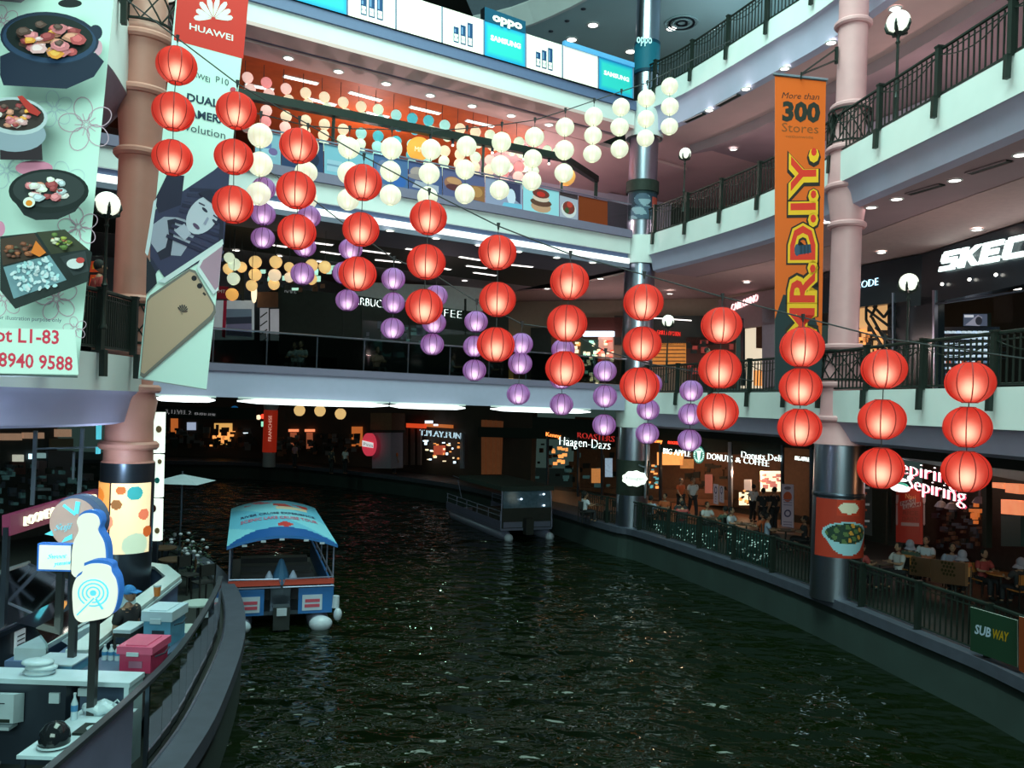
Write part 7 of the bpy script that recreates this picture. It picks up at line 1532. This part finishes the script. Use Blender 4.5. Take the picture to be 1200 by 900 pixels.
# kiosk header band
lp = vplane((-7.75, 12.3), (-8.45, 17.5)); t = shop('kiosk_header', 'maroon kiosk header band with white lettering behind the glowing signs', lp, 60, 610, cat='sign')
slabpx(lp, [(12, 604), (118, 573), (118, 594), (12, 628)], .12).build('board', mat('maroon_board', (.16, .02, .06), .5, emis=(.2, .02, .07), es=.25), t)
letters(lp, 'LOONEY', 29, 617, 62, 605.5, 13, mat('cream_letters', (.8, .8, .6), emis=(.8, .8, .62), es=1.0), t, bold=.05); letters(lp, 'TUNES', 67, 602, 88, 594.5, 10, mat('cream_letters', (.8, .8, .6)), t, bold=.05); letters(lp, 'ZOO', 91, 593, 112, 586, 9, mat('cream_letters', (.8, .8, .6)), t, bold=.05)
for (x, y) in ((-7.85, 12.6), (-8.4, 17.0)): MB().box(x-.04, x+.04, y-.04, y+.04, 0, 2.6).build('post', dsteel, t)
# glass enclosure mullions
t = thing('window_frame', 'pale metal mullions of the glass enclosure left of the pink column', 'frame', (-10, 17.4, 0)); mp_ = vplane((-11.2, 17.3), (-8.5, 17.9)); pm = mat('pale_blue_metal', (.32, .38, .48), .4)
for (u0, v0, u1, v1) in ((41, 505, 37, 592), (96, 502, 92, 580), (86, 530, 85, 562)): slabpx(mp_, line_px((u0, v0), (u1, v1), 4 if u0 != 86 else 2), .08).build('mullion', pm, t)
slabpx(mp_, line_px((41, 526), (116, 524), 2), .06, .02).build('transom', pm, t); slabpx(mp_, [(0, 505), (118, 500), (118, 600), (0, 600)], .01, -.06).build('glass_pane', clear, t)
# vertical light box and strip behind the column
c = at(181, 560, 18.6); pl = Plane(c, c+Vector((1, 0, 0)), c+Vector((0, 0, 1))); t = thing('light_tower', 'tall white lit three part light box right behind the left column', 'light box', (c.x, c.y, 1.2))
for i, (a, b) in enumerate(((483, 531), (533, 583), (585, 634))):
    slabpx(pl, [(173, a), (191-1.4*i, a), (190-1.4*i, b), (172, b)], .15).build('lit_panel', mat('lit_cream_panel', (1, 1, .9), emis=(.82, .93, .80), es=1.0), t)
for (u, v, r, m_) in ((186, 503, 3.5, 'tan'), (184, 563, 3, 'teal'), (187, 541, 2.5, 'tan'), (179, 596, 4, 'dark_red'), (184, 622, 3, 'tan')):
    slabpx(pl, ell(u, v, r, r*1.2, 0, 10), .01, .02).build('doodle', mat(m_+'_doodle', {'tan': (.5, .3, .15), 'teal': (.03, .4, .4), 'dark_red': (.12, .02, .02)}[m_]), t)
MB().box(c.x-.05, c.x+.05, c.y+.16, c.y+.24, 0, 4.2).build('pole', dsteel, t)
t = thing('light_strip', 'narrow cyan light strip on the left side of the column', 'light', tuple(at(115, 540, 17.0))); slabpx(Plane(at(115, 540, 17), at(118, 540, 17), at(115, 500, 17)), [(112.5, 497), (117, 497), (116.5, 515), (112.5, 515)], .08).build('lit_panel', neonc, t); slabpx(Plane(at(115, 540, 17), at(118, 540, 17), at(115, 500, 17)), [(112, 524), (116, 524), (115.5, 532), (112, 532)], .08).build('lit_panel', neonc, t)
# left background shops
wl = wallline((-19.8, 13), (-15.0, 26.6), 0, 4.2, 'wall_left', shopdark, 'dark wall of shops behind the left promenade'); wallline((-15.0, 26.6), (-34, 29.5), 0, 4.3, 'wall_left', shopdark, 'dark wall at the far end of the left promenade') if False else None
lw = vplane((-19.8, 13), (-15.0, 26.6)); t = shop('snack_stalls', 'dim snack stalls with small signs behind the left promenade', lw, 40, 570)
for q, m_, n_ in (((2, 508, 26, 516), mat('tan_ceiling_glow', (.5, .3, .2), emis=(.6, .32, .2), es=.5, noise=.5, scale=2), 'lit_ceiling_panel'), ((28, 507, 52, 514), mat('tan_ceiling_glow', (.5, .3, .2)), 'lit_ceiling_panel'), ((66, 503, 84, 512), mat('tan_ceiling_glow', (.5, .3, .2)), 'lit_ceiling_panel'), ((60, 514, 86, 526), mat('ochre_box', (.22, .16, .09), .6), 'bulkhead'), ((56, 528, 86, 568), mat('slate_door', (.06, .07, .09), .4), 'shutter'), ((17, 533, 28, 541), mat('small_screen', (.5, .4, .3), emis=(.6, .55, .45), es=.9, noise=.9, scale=4), 'screen'), ((36, 532, 41, 538), glowb, 'light'), ((42, 531, 54, 537), mat('pale_teal_sign', (.3, .5, .5), emis=(.4, .6, .6), es=.5), 'sign'), ((14, 541, 30, 556), mat('dim_red_brown', (.14, .04, .03)), 'stall_front'), ((45, 540, 55, 570), mat('pink_grey_panel', (.2, .12, .13), .6), 'panel'), ((97, 555, 110, 563), mat('slate_door', (.06, .07, .09)), 'panel')):
    boxpx(lw, *q, .1, n_, m_, t, off=.1)
boxpx(lw, 44, 572, 60, 575, .3, 'lit_counter_edge', bw, t, off=1.5); clutter(lw, 0, 545, 110, 600, 90, [shopdark, mat('dim_blue', (.08, .10, .14)), mat('dim_teal', (.05, .12, .12))], t, 3, 9, off=.6)
# parasol, tables, plants on the rounded platform
t = thing('parasol', 'pale canopy of a square parasol behind the light tower', 'parasol', (-9.9, 24.0, 0)); c = Vector((-9.2, 22.6, 2.30))
MB().poly([c+Vector((-.7, -.7, 0)), c+Vector((.7, -.7, 0)), c+Vector((0, 0, .22))]).poly([c+Vector((.7, -.7, 0)), c+Vector((.7, .7, 0)), c+Vector((0, 0, .22))]).poly([c+Vector((.7, .7, 0)), c+Vector((-.7, .7, 0)), c+Vector((0, 0, .22))]).poly([c+Vector((-.7, .7, 0)), c+Vector((-.7, -.7, 0)), c+Vector((0, 0, .22))]).build('canopy', mat('parasol_cloth', (.32, .37, .42), .8), t)
MB().cyl((c.x, c.y), .03, 0, 2.6, 8).build('pole', dsteel, t); MB().lathe([(.001, 0), (.3, 0), (.28, .06), (.001, .08)], (c.x, c.y, 0), 12).build('base', dsteel, t)
wt = make_table(mat('pale_tabletop', (.36, .44, .42), .4), .30)
for i, (x, y) in enumerate(((-5.95, 15.6), (-5.5, 13.85))): put(wt, (x, y, 0), 0, 'round pale cafe table by the left glass parapet, %s' % ('farther one', 'nearer one')[i], 'round tables by the left parapet')
for i, (x, y, a) in enumerate(((-7.6, 19.3, 1), (-8.6, 20.0, 2), (-7.0, 18.6, 4), (-9.4, 19.2, 0.4))): put(ch0, (x, y, 0), a, 'black chair on the dark rounded platform, %s from the left' % ('third', 'second', 'fourth', 'first')[i], 'chairs on the rounded platform')
for i, (x, y) in enumerate(((-8.1, 19.6), (-9.0, 21.0))): put(tb0, (x, y, 0), 0, 'dark round table on the rounded platform, %s' % ('nearer one', 'farther one')[i], 'tables on the rounded platform')
leafm = mat('dark_leaves', (.015, .035, .02), .6, noise=.4); petm = mat('pale_petals', (.35, .36, .42), .6)
def plant(x, y, z, label):
    t = thing('potted_plant', label, 'plant', (x, y, z)); MB().lathe([(.001, z), (.14, z), (.19, z+.3), (.17, z+.3), (.001, z+.27)], (x, y, 0), 12).build('pot', dsteel, t)
    r_ = random.Random(int(x*100)); mb = MB(); fl = MB()
    for i in range(70):
        a, q, h_ = r_.random()*2*PI, r_.uniform(.05, .35), r_.uniform(.3, .95); b = Vector((x+q*math.cos(a), y+q*math.sin(a), z+h_)); d = Vector((math.cos(a), math.sin(a), r_.uniform(-.5, .6))).normalized()*.16; s_ = Vector((-d.y, d.x, 0)).normalized()*.03
        mb.poly([b, b+d*.5+s_, b+d, b+d*.5-s_])
    for i in range(7): a = r_.random()*2*PI; fl.sphere((x+.3*math.cos(a), y+.3*math.sin(a), z+r_.uniform(.5, 1.0)), .055, 8, 5, (1, 1, .7))
    tag(mb.build('leaves', leafm, t), kind='stuff'); tag(fl.build('blossoms', petm, t), kind='stuff'); MB().tube([(x, y, z+.2), (x+.03, y, z+.7)], .02, 5).build('stem', woodm, t)
for i, (x, y) in enumerate(((-8.1, 20.9), (-8.9, 22.0), (-9.8, 22.9), (-7.7, 19.9))): plant(x, y, 0, 'dark potted plant with pale blossoms on the rounded platform, %s' % ('third from the left', 'second from the left', 'leftmost one', 'rightmost one')[i])
# staff of the kiosk
person('stand', (-5.9, 12.6, 0), 1.3, 'person in black with a bright blue cap behind the kiosk counter', (.012, .012, .015), cap=(.02, .16, .42))
person('reach', (-6.55, 8.9, -.55) if False else (-5.5, 8.55, 0), -1.9, 'person in black clothes bending at the bottom left corner', (.01, .01, .012), scale=.78)
t = thing('tissue_box', 'white tissue box on the kiosk counter beside the blue cap', 'box', (-6.45, 13.4, 1.1)); MB().box(-6.58, -6.38, 13.6, 13.9, 1.11, 1.34).build('box', bw, t); MB().sphere((-6.48, 13.75, 1.36), .05, 8, 6).build('tissue', bw, t)
t = thing('juice_cup', 'orange juice cup with pale lid on the kiosk counter', 'cup', (-6.3, 14.6, 1.1)); MB().lathe([(.001, 1.11), (.05, 1.11), (.065, 1.28)], (-6.3, 14.55, 0), 12).build('cup', mat('orange_juice', (.6, .18, .04), .4), t); MB().lathe([(.068, 1.28), (.07, 1.31), (.001, 1.32)], (-6.3, 14.55, 0), 12).build('lid', bw, t)
lamp('kiosk_lamp', (-6.9, 11.0, 3.6), 55, (.55, .8, 1.0), .08); lamp('kiosk_lamp', (-7.4, 14.6, 3.4), 40, (.6, .8, 1.0), .08)
